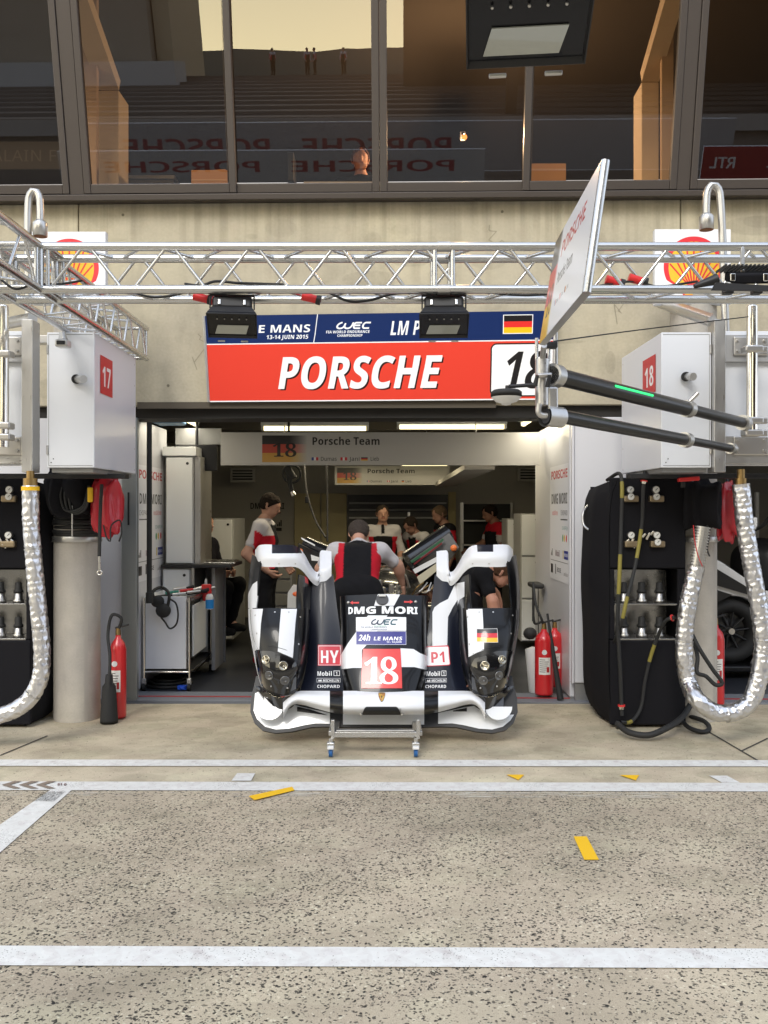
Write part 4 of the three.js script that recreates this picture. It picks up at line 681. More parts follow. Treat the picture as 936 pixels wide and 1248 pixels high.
// ---------------------------------------------------------------- gas cabinets in black covers
function gasCabinet(m, label) {
  const t = thing('gas_cabinet', label, 'gas cabinet', V(m * 1.95, 0, -6.95), 'gas cabinets in black fabric covers'), zf = -6.69, zb = -7.36, d = 6.69;
  const X = m > 0 ? (px) => (px - CX) * d / F : (px) => -(2.63 + (px - 745) * d / F), y = (py) => EYE - (py - CY) * d / F, s = (x0, x1) => [Math.min(x0, x1), Math.max(x0, x1)];
  const b2 = (a, b, y0, y1, z0, z1, r) => { const [p, q] = s(X(a), X(b)); return bb(p, q, y0, y1, z0, z1, r); };
  const T = 1.855, Bm = 0.02;
  part('cover', b2(743, 836, y(693), T, zf - 0.03, zf, 0.014), M.fabric, t);
  part('cover', b2(743, 836, Bm, y(780), zf - 0.035, zf + 0.004, 0.016), M.fabric, t);
  part('cover', b2(743, 749, y(779.5), y(693.5), zf - 0.03, zf, 0.01), M.fabric, t);
  part('cover', b2(826, 836, y(779.5), y(693.5), zf - 0.03, zf, 0.01), M.fabric, t);
  { // bulging side cover, wider towards the wall
    const inn = X(744), back = m > 0 ? 1.625 : -(1.625 + (2.63 - 1.685)), Z = [zf, zf - 0.08, -7.0, -7.3, zb], xs = [inn, inn - m * 0.012, (inn + back) / 2 - m * 0.03, back - m * 0.005, back + m * 0.03];
    const S = (u, v) => { const k = u * 4, i = Math.min(3, Math.floor(k)), f = k - i, x = xs[i] + (xs[i + 1] - xs[i]) * f, z = Z[i] + (Z[i + 1] - Z[i]) * f, top = T - 0.03 - 0.06 * sstep(u, 0.05, 1) , lowy = 0.02 + 0.06 * sstep(u, 0.3, 1), q = Math.sin(v * Math.PI); return V(x - m * 0.018 * q * q * (0.6 + 0.5 * Math.sin(v * 9 + u * 3)) + m * 0.05 * Math.pow(Math.abs(2 * v - 1), 10), lowy + (top - lowy) * v, z); };
    const g = shell((u, v) => S(m > 0 ? 1 - u : u, v), 20, 24, 0.01); part('side_cover', g, M.fabric, t);
    part('top_flap', plate(m > 0 ? [V(inn + 0.035, T - 0.01, zf - 0.006), V(X(834), T - 0.01, zf - 0.006), V(X(834), T - 0.055, zb), V(back + 0.085, T - 0.055, zb)] : [V(X(834), T - 0.01, zf - 0.006), V(inn - 0.035, T - 0.01, zf - 0.006), V(back - 0.085, T - 0.055, zb), V(X(834), T - 0.055, zb)], 0.03), M.fabric, t);
    if (m > 0) part('strap_loop', tube([V(back - 0.01 + 0.02, 1.66, -7.2), V(back - 0.045, 1.6, -7.15), V(back - 0.05, 1.5, -7.12), V(back - 0.02, 1.46, -7.08)], 0.01, 20, 8), M.aluDull, t);
  }
  part('rear_cover', b2(745, 836, Bm, T - 0.05, zb - 0.01, zb + 0.01), M.fabric, t);
  part('side_cover', (() => { const [p] = [X(835.5)]; return bb(p - 0.012, p + 0.012, Bm, T - 0.03, zb, zf - 0.032, 0.008); })(), M.fabric, t);
  const shelfM = std(rgb(0.36, 0.35, 0.33), 0.35, 0.9, { roughnessMap: smudge });
  for (const [y0, y1] of [[738, 697], [780.5, 741]]) {
    part('shelf', b2(749.5, 825.5, y(y0), y(y0) + 0.014, zf - 0.26, zf - 0.004, 0.003), shelfM, t); part('shelf_back', b2(749.5, 825.5, y(y0) + 0.016, y(y1), zf - 0.275, zf - 0.262), shelfM, t);
    for (let i = 0; i < 3; i++) { const x = X(764 + i * 22), yy = y(y0) + 0.014, c = V(x, yy, zf - 0.09); const r = part('regulator', lathe([[0.001, 0], [0.04, 0], [0.04, 0.02], [0.03, 0.024], [0.03, 0.07], [0.001, 0.072]], c, 20), M.steel, t); part('knob', lathe([[0.001, 0.073], [0.036, 0.074], [0.036, 0.09], [0.026, 0.1], [0.024, 0.15], [0.001, 0.155]], c, 18), M.rubber, r); }
  }
  for (const [gx, gy, ng] of [[766, 597, 2], [797, 597, 2], [767, 652, 1], [798, 652, 2]]) {
    const base = part('valve_block', rbox(V(X(gx + 2), y(gy + 11), zf + 0.02), 0.11, 0.05, 0.05, 0.012), M.brass.clone(), t); base.material.color.setRGB(0.33, 0.26, 0.17); base.material.roughness = 0.5;
    for (let i = 0; i < ng; i++) { const c = V(X(gx + i * (gy > 640 ? 1 : 0.6)), y(gy + i * 8.5), zf + 0.055); part('gauge', rod(c.clone().add(V(0, 0, -0.035)), c, 0.026, 0.026, 22), M.steel, base); part('dial', rod(c, c.clone().add(V(0, 0, 0.002)), 0.0225, 0.0225, 22), M.gauge, base); part('needle', box(c.clone().add(V(0.004, 0.004, 0.0035)), 0.022, 0.003, 0.0015, [0, 0, 0.8]), M.black, base); }
  }
  for (let i = 0; i < 7; i++) { const c = V(X(762 + i * 5), y(661 + (i % 3) * 3 - (i > 3 ? 10 : 0)), zf + 0.02); part('coupling', rod(c, c.clone().add(V(m * 0.02, 0.05 * (i % 2 ? 1 : 0.5), 0.02)), 0.012, 0.009, 12), M.chrome, t); }
  if (m > 0) part('caster', [rod(V(X(750), 0.03, zf + 0.03), V(X(753), 0.03, zf + 0.03), 0.03, 0.03, 16)], M.rubber, t);
  return t;
}
gasCabinet(1, 'tall gas cabinet in black cover with gauges between garage and silver hose loop'); gasCabinet(-1, 'gas cabinet in black cover at the frame edge under box 17');
// air lines on the cabinet and the ground
function airLine(pts, r, label, sleeves = [], conn = []) {
  const q = pts.map(([a, b, d]) => P(a, b, d)), c = curve(q), t = thing('air_hose', label, 'hose', q[0]);
  part('hose', new THREE.TubeGeometry(c, 120, r, 10), M.rubber, t);
  for (const [a, b] of sleeves) { const s = []; for (let i = 0; i <= 6; i++) s.push(c.getPoint(a + (b - a) * i / 6)); part('marker_sleeve', tube(s, r * 1.06, 12, 10), std(rgb(0.24, 0.2, 0.035), 0.6), t); }
  for (const k of conn) { const a = c.getPoint(k), b = c.getPoint(Math.min(1, k + 0.03)), e = c.getPoint(Math.min(1, k + 0.012)); part('coupling', rod(a, b, r * 1.7, r * 1.3, 14), M.chrome, t); part('coupling_ring', rod(a, e, r * 1.9, r * 1.9, 14), M.redPlastic, t); }
  return t;
}
airLine([[740, 585, 7.0], [754, 577, 6.8], [758, 590, 6.6], [757, 640, 6.58], [755, 700, 6.55], [753, 760, 6.55], [756, 820, 6.58], [757, 848, 6.6], [758, 872, 6.6]], 0.014, 'black air hose hanging straight down the cabinet edge', [[0.24, 0.3], [0.45, 0.55]], [0.93]);
airLine([[786, 574, 6.5], [784, 595, 6.5], [782, 640, 6.58], [774, 690, 6.55], [764, 730, 6.5], [757, 760, 6.52], [740, 795, 6.9], [722, 800, 7.25]], 0.013, 'black air hose with yellow bands slanting across the cabinet gauges', [[0.3, 0.4], [0.56, 0.68], [0.85, 0.92]], [0.03, 0.08]);
airLine([[823, 752, 6.45], [812, 756, 6.5], [802, 775, 6.6], [793, 800, 6.64], [786, 830, 6.66], [780, 865, 6.66], [768, 880, 6.6], [756, 880, 6.55]], 0.013, 'black air hose dropping from the lower shelf of the cabinet', [[0.35, 0.46], [0.84, 0.92]], [0.04]);
airLine([[842, 858, 6.75], [833, 872, 6.6], [815, 886, 6.35], [790, 896, 6.3], [768, 893, 6.35], [752, 882, 6.5]], 0.022, 'thick black hose lying in an arc before the cabinet');
airLine([[831, 879, 6.7], [842, 888, 6.55], [856, 892, 6.5], [864, 889, 6.55], [858, 879, 6.75], [838, 872, 6.9]], 0.017, 'short black hose loop on the apron beside the column');
airLine([[843, 772, 6.55], [852, 790, 6.5], [868, 815, 6.5], [880, 833, 6.5], [873, 835, 6.5], [860, 824, 6.5], [850, 820, 6.5], [850, 800, 6.55], [845, 780, 6.6]], 0.015, 'black hose bent against the column inside the silver loop');
// black coiled lines and red bags hung on the columns
function wrinkle(c, rx, ry, rz, m, amp, f, seg = 40) { const g = new THREE.SphereGeometry(1, seg, Math.round(seg * 0.8)), p = g.attributes.position; for (let i = 0; i < p.count; i++) { const v = V(p.getX(i), p.getY(i), p.getZ(i)), k = 1 + amp * fbm(v.x * f + c.x * 9, v.y * f * 0.6, v.z * f, 4) + amp * 0.5 * Math.sin(v.x * 9 + v.z * 7); const e = 0.62, sq = (q) => Math.sign(q) * Math.pow(Math.abs(q), e); p.setXYZ(i, sq(v.x) * rx * k, sq(v.y) * ry * k, sq(v.z) * rz * k); } g.computeVertexNormals(); return g.translate(c.x, c.y, c.z); }
{ const c = P(94, 620, 6.95), t = thing('coiled_lines', 'black ribbed lines coiled round the column under box 17', 'coiled lines', c);
  for (let i = 0; i < 9; i++) { const y = 1.43 + i * 0.026; part('coil', new THREE.TorusGeometry(0.19 + 0.008 * Math.sin(i * 2.3), 0.0145, 8, 40).rotateX(Math.PI / 2 + 0.05 * Math.sin(i * 1.7)).translate(c.x, y, c.z - 0.07), M.rubber, t); }
  part('bundle', wrinkle(P(93, 597, 6.85), 0.175, 0.2, 0.19, 0, 0.3, 2.5), M.fabric, t); part('strap', rbox(P(88, 625, 6.68), 0.01, 0.36, 0.008, 0.003), M.aluDull, t); part('yellow_tag', rbox(P(110, 603, 6.65), 0.04, 0.11, 0.02, 0.014), M.yellow, t);
  for (let i = 0; i < 3; i++) part('loop', tube([P(78 + i * 4, 588, 6.72), P(74 + i * 5, 605 + i, 6.68 - i * 0.008), P(80 + i * 5, 622 + 2 * i, 6.68), P(100 + i * 2, 618 + i, 6.66), P(108 + i, 592, 6.7)], 0.009, 30, 6), M.rubber, t); }
function redBag(px, py, d, w, hh, label) { const c = P(px, py, d), t = thing('red_bag', label, 'bag', c, 'red bags hanging beside the columns'); part('bag', wrinkle(c, w, hh, 0.07, 0, 0.34, 1.8), M.redBag, t); part('hanger', tube([c.clone().add(V(0, hh * 0.9, 0)), c.clone().add(V(0.02, hh * 1.25, -0.05))], 0.012, 8, 6), M.black, t); return t; }
redBag(130, 617, 6.75, 0.1, 0.2, 'glossy red bag hung right of the coiled black lines'); redBag(886, 623, 6.75, 0.09, 0.2, 'glossy red bag half hidden by the silver hose loop');
solo('sling_strap', [tube([P(124, 590, 6.6), P(122, 630, 6.6), P(121, 678, 6.6)], 0.013, 20, 6), tube([P(126, 640, 6.6), P(130, 655, 6.62), P(134, 660, 6.62), P(136, 640, 6.64), P(146, 634, 6.66), P(148, 650, 6.66), P(145, 660, 6.66)], 0.006, 40, 6)], M.rubber, 'black strap hanging in front of the red bag by box 17', 'strap');
solo('carabiner', [new THREE.TorusGeometry(0.016, 0.006, 8, 20).translate(...P(121.5, 698, 6.6).toArray()), rod(P(121, 678, 6.6), P(121.5, 695, 6.6), 0.01)], M.chrome, 'small metal hook at the end of the hanging strap', 'hook');
{ const c = P(852, 615, 6.75), t = thing('cloth_bundle', 'black cloth bundle tied round the column under box 18', 'cloth bundle', c); part('cloth', wrinkle(c, 0.15, 0.19, 0.2, 0, 0.22, 1.6), M.fabric, t); part('tie', tube([P(862, 640, 6.6), P(864, 655, 6.6), P(862, 670, 6.6), P(865, 678, 6.6)], 0.006, 14, 6), M.rubber, t);
  const k = thing('red_clamp', 'red bar clamp at the top of the black cloth bundle', 'clamp', P(838, 584, 6.5)); part('bar', rbox(P(839, 584, 6.45), 0.15, 0.03, 0.05, 0.008, [0, 0, 0.07]), M.redPlastic, k); part('jaw', rbox(P(832, 590, 6.47), 0.03, 0.05, 0.03, 0.006), M.black, k); }
// dark service rails under the boxes
for (const [a, b, l] of [[-60, 150, 'dark hanging rail above the coiled black lines'], [770, 1000, 'dark hanging rail above the black cloth bundle']]) solo('service_rail', [bb(P(a, 0, 6.4).x, P(b, 0, 6.4).x, 1.84, 1.875, -6.55, -6.45, 0.004)], M.black, l, 'rail');
{ // fire extinguishers
  function extinguisher(px, py, d, r, hh, label, horn) {
    const b = P(px, py, d); b.y = Math.max(0.009, b.y); const t = thing('fire_extinguisher', label, 'fire extinguisher', b);
    part('cylinder', lathe([[0.001, 0], [r * 0.96, 0], [r, 0.015], [r, hh * 0.82], [r * 0.8, hh * 0.9], [r * 0.35, hh * 0.96], [r * 0.3, hh], [0.001, hh]], b, 32), M.red, t);
    const v = part('valve', rod(b.clone().add(V(0, hh, 0)), b.clone().add(V(0, hh + 0.05, 0)), 0.022, 0.018, 14), M.brass, t); part('lever', rbox(b.clone().add(V(0.03, hh + 0.065, 0)), 0.11, 0.015, 0.02, 0.005, [0, 0, 0.25]), M.black, v);
    const lt = tex(128, 128, (x) => { x.fillStyle = '#e8e6e0'; x.fillRect(0, 0, 128, 128); x.fillStyle = '#6a6664'; for (let i = 0; i < 7; i++) x.fillRect(10, 14 + i * 15, 60 + (i * 37) % 44, 5); x.fillStyle = '#b52a2a'; x.fillRect(84, 70, 30, 40); });
    const lab = new THREE.CylinderGeometry(r + 0.0015, r + 0.0015, hh * 0.26, 20, 1, true, -0.75, 1.3); part('label', lab.translate(b.x, b.y + hh * 0.45, b.z), printMat(lt, 0.5), t);
    part('seal', rod(b.clone().add(V(-0.01, hh * 0.66, r - 0.001)), b.clone().add(V(-0.01, hh * 0.66, r + 0.002)), 0.022, 0.022, 18), M.whitePlastic, t);
    horn?.(t, b, hh); return t;
  }
  extinguisher(144, 874, 7.0, 0.062, 0.64, 'red extinguisher with black horn leaning by the column', (t, b, hh) => {
    part('hose', tube([b.clone().add(V(0.0, hh + 0.03, 0)), b.clone().add(V(0.03, hh + 0.13, 0.02)), b.clone().add(V(-0.03, hh + 0.16, 0.04)), b.clone().add(V(-0.06, hh + 0.02, 0.06)), P(134, 800, 6.85), P(133, 840, 6.8)], 0.012, 50, 8), M.rubber, t);
    const h = P(133, 880, 6.84); h.y = 0.008; part('horn', lathe([[0.001, 0.0], [0.067, 0.0], [0.066, 0.02], [0.05, 0.27], [0.03, 0.3], [0.026, 0.36], [0.001, 0.36]], h, 24), M.rubber, t); });
  extinguisher(663, 846, 7.75, 0.078, 0.56, 'red extinguisher with pale label inside the garage doorway', (t, b, hh) => {
    part('hose', tube([b.clone().add(V(0.0, hh + 0.03, 0)), b.clone().add(V(-0.03, hh + 0.1, 0.02)), b.clone().add(V(-0.06, hh + 0.2, -0.05)), b.clone().add(V(-0.06, hh + 0.38, -0.2))], 0.011, 30, 8), M.rubber, t);
    part('horn', [rod(P(683, 846, 7.6).setY(0.02), P(667, 748, 7.75), 0.028, 0.009, 18)], M.rubber, t); });
  extinguisher(676, 836, 8.05, 0.07, 0.52, 'red extinguisher standing behind the labelled one by the partition');
  extinguisher(872, 858, 7.48, 0.07, 0.66, 'red extinguisher half hidden behind the right column');
  const c = P(654, 830, 8.0); c.y = 0.01; const t = thing('waste_bin', 'small white drum with dark lid behind the red extinguisher', 'bin', c); part('drum', lathe([[0.001, 0], [0.07, 0], [0.065, 0.38], [0.001, 0.4]], c, 24, [0, 0, 0.1]), M.whitePlastic, t); part('lid', ball(P(646, 772, 7.95), 0.06, 1, 0.9, 1, 18), M.rubber, t);
}
// ---------------------------------------------------------------- inside the garage
const sponsorTex = (mirrorSide) => tex(640, 832, (x, w, h) => { // printed partition: word marks in rows
  x.fillStyle = '#e2e2e6'; x.fillRect(0, 0, w, h);
  const X = (k) => k * w; fit(x, 'PORSCHE', X(0.5), 66, 560, 78, { fill: '#b8222e', weight: '', stroke: '#b8222e', lw: 5 });
  fit(x, 'DMG MORI', X(0.5), 240, 540, 104, { fill: '#191919' });
  fit(x, 'vodafone', X(mirrorSide ? 0.28 : 0.75), 342, 200, 50, { fill: '#c43038', weight: '' }); fit(x, 'CHOPARD', X(mirrorSide ? 0.76 : 0.25), 342, 220, 50, { fill: '#4a4a4e', weight: '' }); x.fillStyle = '#333'; x.fillRect(X(mirrorSide ? 0.58 : 0.08), 386, 220, 8);
  fit(x, 'SCHAEFFLER', X(0.8), 450, 180, 34, { fill: '#4c8e86', weight: '' });
  for (const [k, c] of [[0.7, '#2f8f46'], [0.78, '#d8b021'], [0.88, '#c33']]) { x.fillStyle = c; x.beginPath(); x.ellipse(X(k), 520, 18, 26, 0, 0, 7); x.fill(); }
  x.fillStyle = '#222'; for (let i = 0; i < 3; i++) x.fillRect(X(0.06) + i * 20, 640 - i * 16, 14, 20 + i * 16); fit(x, 'Mobil', X(0.42), 636, 150, 60, { fill: '#5a2a3c' }); x.fillStyle = '#26348a'; x.fillRect(X(0.76), 606, 130, 60); fit(x, 'MICHELIN', X(0.86), 636, 116, 30, { fill: '#e8e8f0' }); x.fillStyle = '#c8b02a'; x.fillRect(X(0.7), 606, 22, 60);
  x.fillStyle = '#555'; x.fillRect(X(0.04), 690, 590, 4); x.fillStyle = '#241f1c'; x.fillRect(X(0.05), 722, 76, 66); x.fillRect(X(0.3), 716, 24, 72); fit(x, 'BOSE', X(0.5), 754, 140, 44, { fill: '#33343a' }); fit(x, 'adidas', X(0.85), 770, 130, 34, { fill: '#55555a', weight: '' });
});
function partition(x, z0, z1, s, label, y0, y1, zp0, zp1) { // a white printed wall standing along the bay; s: side that is printed
  const t = thing('partition_wall', label, 'partition', V(x, 0, (z0 + z1) / 2), 'printed white partition walls of the bay');
  part('panel', bb(x - s * 0.06, x, 0.03, 2.42, z1, z0, 0.008), M.whiteWall, t); part('base_trim', bb(x - s * 0.058, x - s * 0.004, 0.009, 0.028, z1, z0), M.greyEdge, t);
  const X = x + s * 0.002, q = s > 0 ? [V(X, y1, zp0), V(X, y1, zp1), V(X, y0, zp1), V(X, y0, zp0)] : [V(X, y1, zp1), V(X, y1, zp0), V(X, y0, zp0), V(X, y0, zp1)];
  part('print', sheet(...q), printMat(sponsorTex(s < 0), 0.4), t); return t;
}
partition(-2.165, -7.64, -9.0, 1, 'printed white partition behind the dark pole and tool trolley', 0.98, 2.02, -7.9, -8.86);
partition(1.575, -7.66, -9.4, -1, 'printed white partition beside the two red extinguishers', 0.98, 2.02, -7.68, -8.55);
solo('dark_pole', [rod(P(182, 515, 7.75), P(182, 722, 7.75), 0.022, 0.022, 14), rod(P(182, 722, 7.75), P(182, 735, 7.75), 0.03, 0.03, 14)], M.rubber, 'thin dark pole standing before the printed partition', 'pole');
function headerBoard(z, x0, x1, y0, y1, label, seg) {
  const t = thing('header_board', label, 'header board', V((x0 + x1) / 2, y0, z), 'hanging boards with flag and number');
  part('board', bb(x0, x1, y0, y1, z - 0.05, z, 0.006), std(rgb(0.42, 0.42, 0.42), 0.3, 0.3), t);
  const bt = tex(1024, 150, (x, w, h) => {
    x.fillStyle = '#bcbab6'; x.fillRect(0, 0, w, h); const a = w * seg[0], b = w * seg[1] - a;
    ['#2a2624', '#b4412f', '#c2923a'].forEach((c, i) => { x.fillStyle = c; x.fillRect(a, 14 + i * 40, b, 42); }); const g = x.createLinearGradient(a + b * 0.6, 0, a + b + 2, 0); g.addColorStop(0, 'rgba(188,186,182,0)'); g.addColorStop(1, '#bcbab6'); x.fillStyle = g; x.fillRect(a + b * 0.6, 10, b * 0.42, 130);
    fit(x, '18', a + b * 0.5, 80, b * 0.56, 88, { fill: '#17120f', face: 'serif' });
    const s = w * seg[2], ww = w * (seg[3] - seg[2]); fit(x, 'Porsche Team', s + ww / 2, 40, ww, 48, { fill: '#191716' });
    const fl = [['#2b3c8c', '#e8e8e8', '#c9202c'], ['#c9202c', '#f4f4f4', '#c9202c'], ['#222', '#c9202c', '#e8b51f']]; ['Dumas', 'Jani', 'Lieb'].forEach((n, k) => { const q = s + ww * [0, 0.42, 0.72][k]; fl[k].forEach((c, i) => { x.fillStyle = c; if (k < 2) x.fillRect(q + i * 7, 114, 7, 14); else x.fillRect(q, 114 + i * 5, 21, 5); }); fit(x, n, q + 26 + ww * [0.13, 0.09, 0.08][k], 121, ww * [0.24, 0.15, 0.13][k], 26, { fill: '#2c2a29', weight: '' }); });
  });
  part('print', sheet(V(x0, y1, z + 0.003), V(x1, y1, z + 0.003), V(x1, y0, z + 0.003), V(x0, y0, z + 0.003)), printMat(bt, 0.35), t);
  for (const k of [0.2, 0.8]) part('hanger', rod(V(x0 + (x1 - x0) * k, y1, z - 0.02), V(x0 + (x1 - x0) * k, 2.775, z - 0.02), 0.006), M.aluDull, t);
  return t;
}
{ const d = 8.85, a = P(269, 567, d), b = P(658, 527, d); headerBoard(-d, a.x, b.x, a.y, b.y, 'long grey hanging board lettered with team name across the bay', [0.13, 0.27, 0.285, 0.5]);
  const e = 11.9, c = P(408, 591, e), f = P(548, 568, e); headerBoard(-e, c.x, f.x, c.y, f.y, 'smaller lettered board hanging deeper in the garage', [0.02, 0.24, 0.28, 0.7]);
  const t = thing('light_beam', 'sloping grey overhead beam with small downlights behind the header board', 'light beam', P(545, 575, 10)); const A = P(566, 566, 8.95), B = P(531, 588, 11.85);
  part('beam', plate([A, A.clone().add(V(0.3, 0.0, 0)), B.clone().add(V(0.26, 0, 0)), B], 0.05), M.greyWall, t);
  for (const k of [0.25, 0.55, 0.85]) { const p = A.clone().lerp(B, k).add(V(0.12, -0.035, 0)); part('downlight', rod(p, p.clone().add(V(0, -0.012, 0)), 0.05, 0.05, 16), M.glow.clone(), t).material.emissiveIntensity = 0.6; } }
{ const d = 9.0, c = P(240, 558, d), t = thing('monitor', 'black monitor hung at the end of the header board', 'monitor', c); part('screen', rbox(c, 0.4, 0.26, 0.05, 0.01, [0, 0.3, 0]), M.black, t); part('arm', rod(c.clone().add(V(0, 0.12, 0)), c.clone().setY(2.77), 0.015), M.black, t); part('frame_bar', bb(P(212, 0, d).x, P(268, 0, d).x, c.y + 0.14, c.y + 0.3, -9.1, -9.06), std(rgb(0.3, 0.3, 0.3), 0.5), t); }
{ const c = P(206, 507, 8.6), t = thing('blue_bin', 'blue plastic tub up on the garage ceiling rack', 'tub', c); part('tub', rbox(c, 0.27, 0.16, 0.3, 0.02), std(rgb(0.02, 0.1, 0.2), 0.5), t); part('rim', rbox(c.clone().add(V(0, 0.08, 0)), 0.3, 0.02, 0.33, 0.008), std(rgb(0.02, 0.1, 0.2), 0.5), t); }
for (const [px, py, l] of [[296, 579, 'louvred air vent left of the hanging lines'], [646, 578, 'louvred air vent beside the right partition']]) { const c = P(px, py, 13.1), t = thing('air_vent', l, 'vent', c, 'louvred vents in the back of the garage'); part('frame', rbox(c, 0.36, 0.2, 0.06, 0.008), std(rgb(0.4, 0.39, 0.36), 0.5), t); for (let i = 0; i < 4; i++) part('slat', rbox(c.clone().add(V(0, -0.06 + i * 0.04, 0.03)), 0.29, 0.022, 0.02, 0.003), M.black, t); }
{ const c = P(352, 580, 9.2), t = thing('hanging_wheel_gun', 'dark wheel gun hung with hoses under the header board', 'wheel gun', c); part('body', rod(c.clone().add(V(-0.02, 0.08, 0)), c.clone().add(V(0.04, -0.03, 0)), 0.04, 0.05, 14), M.rubber, t); part('grip', rod(c, c.clone().add(V(0.03, -0.16, 0)), 0.03, 0.022, 12), M.rubber, t); part('nose', rod(c.clone().add(V(0.03, -0.16, 0)), c.clone().add(V(0.05, -0.2, 0)), 0.022, 0.03, 12), M.chrome, t); part('loop', new THREE.TorusGeometry(0.09, 0.012, 8, 24).translate(c.x + 0.03, c.y + 0.02, c.z), M.rubber, t); part('hose', rod(c.clone().add(V(0, 0.08, 0)), c.clone().setY(2.77), 0.012), M.rubber, t); }
const lead = (n, pts, l) => solo(n, tube(pts.map(([a, b, d]) => P(a, b, d)), 0.011, 50, 6), M.rubber, l, 'cable');
lead('hanging_lead', [[371, 562, 9.6], [374, 600, 9.4], [385, 635, 9.2], [397, 655, 9.0]], 'dark lead swinging from the ceiling to the left body panel');
lead('hanging_lead', [[398, 560, 9.6], [399, 610, 9.5], [399, 660, 9.3]], 'dark lead hanging straight before the pale sliding doors');
solo('inline_switch', rbox(P(374, 609, 9.4), 0.04, 0.07, 0.03, 0.01), M.black, 'small inline switch on the swinging lead', 'switch');
// cabinets
function cabinet(x0, x1, y0, y1, z, depth, rows, label, group, side = 0.02) {
  const t = thing('storage_cabinet', label, 'cabinet', V((x0 + x1) / 2, y0, z - depth / 2), group); part('carcass', bb(x0, x1, y0, y1, z - depth, z - side, 0.008), std(rgb(0.42, 0.42, 0.41), 0.5), t);
  const hgt = (y1 - y0) / rows; for (let i = 0; i < rows; i++) { const d = part('door', bb(x0 + 0.012, x1 - 0.012, y0 + i * hgt + 0.012, y0 + (i + 1) * hgt - 0.012, z - side + 0.001, z, 0.006), M.cabinetWhite, t); part('latch', rod(V(x1 - 0.06, y0 + (i + 1) * hgt - 0.07, z), V(x1 - 0.06, y0 + (i + 1) * hgt - 0.07, z + 0.006), 0.014, 0.014, 12), M.black, d); }
  return t;
}
{ const d = 8.75, a = P(201, 688, d), b = P(236, 556, d); const t = cabinet(a.x, b.x, a.y, b.y, -d, 0.6, 1, 'tall white cupboard on the counter behind the trolley', null); part('crown', bb(a.x - 0.02, b.x + 0.03, b.y + 0.003, b.y + 0.09, -d - 0.6, -d + 0.02, 0.006), M.cabinetWhite, t); part('edge_post', bb(b.x + 0.003, b.x + 0.06, a.y, b.y, -d - 0.6, -d - 0.03, 0.004), M.aluDull, t);
  const c = P(198, 728, d), f = P(233, 692, d), u = cabinet(c.x, f.x, 0.05, f.y, -d + 0.03, 0.6, 1, 'white counter unit under the tall cupboard', null); part('worktop', bb(c.x, P(283, 0, d).x, f.y + 0.003, f.y + 0.035, -d - 0.62, -d + 0.06, 0.006), M.black, u); part('end_panel', bb(f.x + 0.003, P(268, 0, 9).x, 0.05, f.y, -d - 0.6, -d - 0.56), std(rgb(0.2, 0.2, 0.21), 0.5), u); part('end_panel', bb(f.x + 0.003, f.x + 0.03, 0.05, f.y, -d - 0.55, -d), M.aluDull, u); part('side_panel', bb(P(266, 0, 9.2).x, P(270, 0, 9.2).x, 0.05, f.y, -d - 0.55, -d - 0.1), std(rgb(0.3, 0.3, 0.31), 0.5), u); }
{ const d = 10.6; cabinet(P(243, 0, d).x, P(284, 0, d).x, 0.1, P(0, 632, d).y, -d, 0.9, 2, 'pale double cabinet behind the seated man', 'pale garage cabinets');
  const e = 10.3; cabinet(P(635, 0, e).x, P(660, 0, e).x, 0.12, P(0, 626, e).y, -e, 0.6, 3, 'stack of three pale cabinets beside the right partition', 'pale garage cabinets'); cabinet(P(618, 0, 11).x, P(633, 0, 11).x, 0.7, P(0, 632, 11).y, -11, 0.5, 1, 'narrow pale cabinet left of the triple stack', 'pale garage cabinets');
  const c = thing('drawer_unit', 'grey unit of thin drawers seen through the left wheel arch', 'drawer unit', P(340, 790, 10.4).setY(0.01)); const q = 10.4; part('carcass', bb(P(326, 0, q).x, P(356, 0, q).x, 0.02, 1.0, -q - 0.5, -q, 0.008), M.greyEdge, c); for (let i = 0; i < 6; i++) part('drawer', bb(P(328, 0, q).x, P(354, 0, q).x, 0.06 + i * 0.155, 0.19 + i * 0.155, -q + 0.001, -q + 0.02, 0.004), std(rgb(0.2, 0.2, 0.19), 0.5), c);
  const s = thing('shop_stool', 'black stool with a tall back beside the right partition', 'stool', P(652, 780, 9.0).setY(0.01)); part('seat', rbox(P(653, 713, 8.9), 0.12, 0.05, 0.3, 0.02), M.rubber, s); part('leg', rod(P(650, 716, 8.9), P(650, 757, 8.9), 0.013), M.rubber, s); part('leg', tube([P(650, 750, 8.9), P(652, 760, 8.9), P(660, 758, 8.9)], 0.012, 14, 8), M.rubber, s); part('leg', rod(P(657, 716, 9.2), P(657, 800, 9.2).setY(0.01), 0.013), M.rubber, s); }
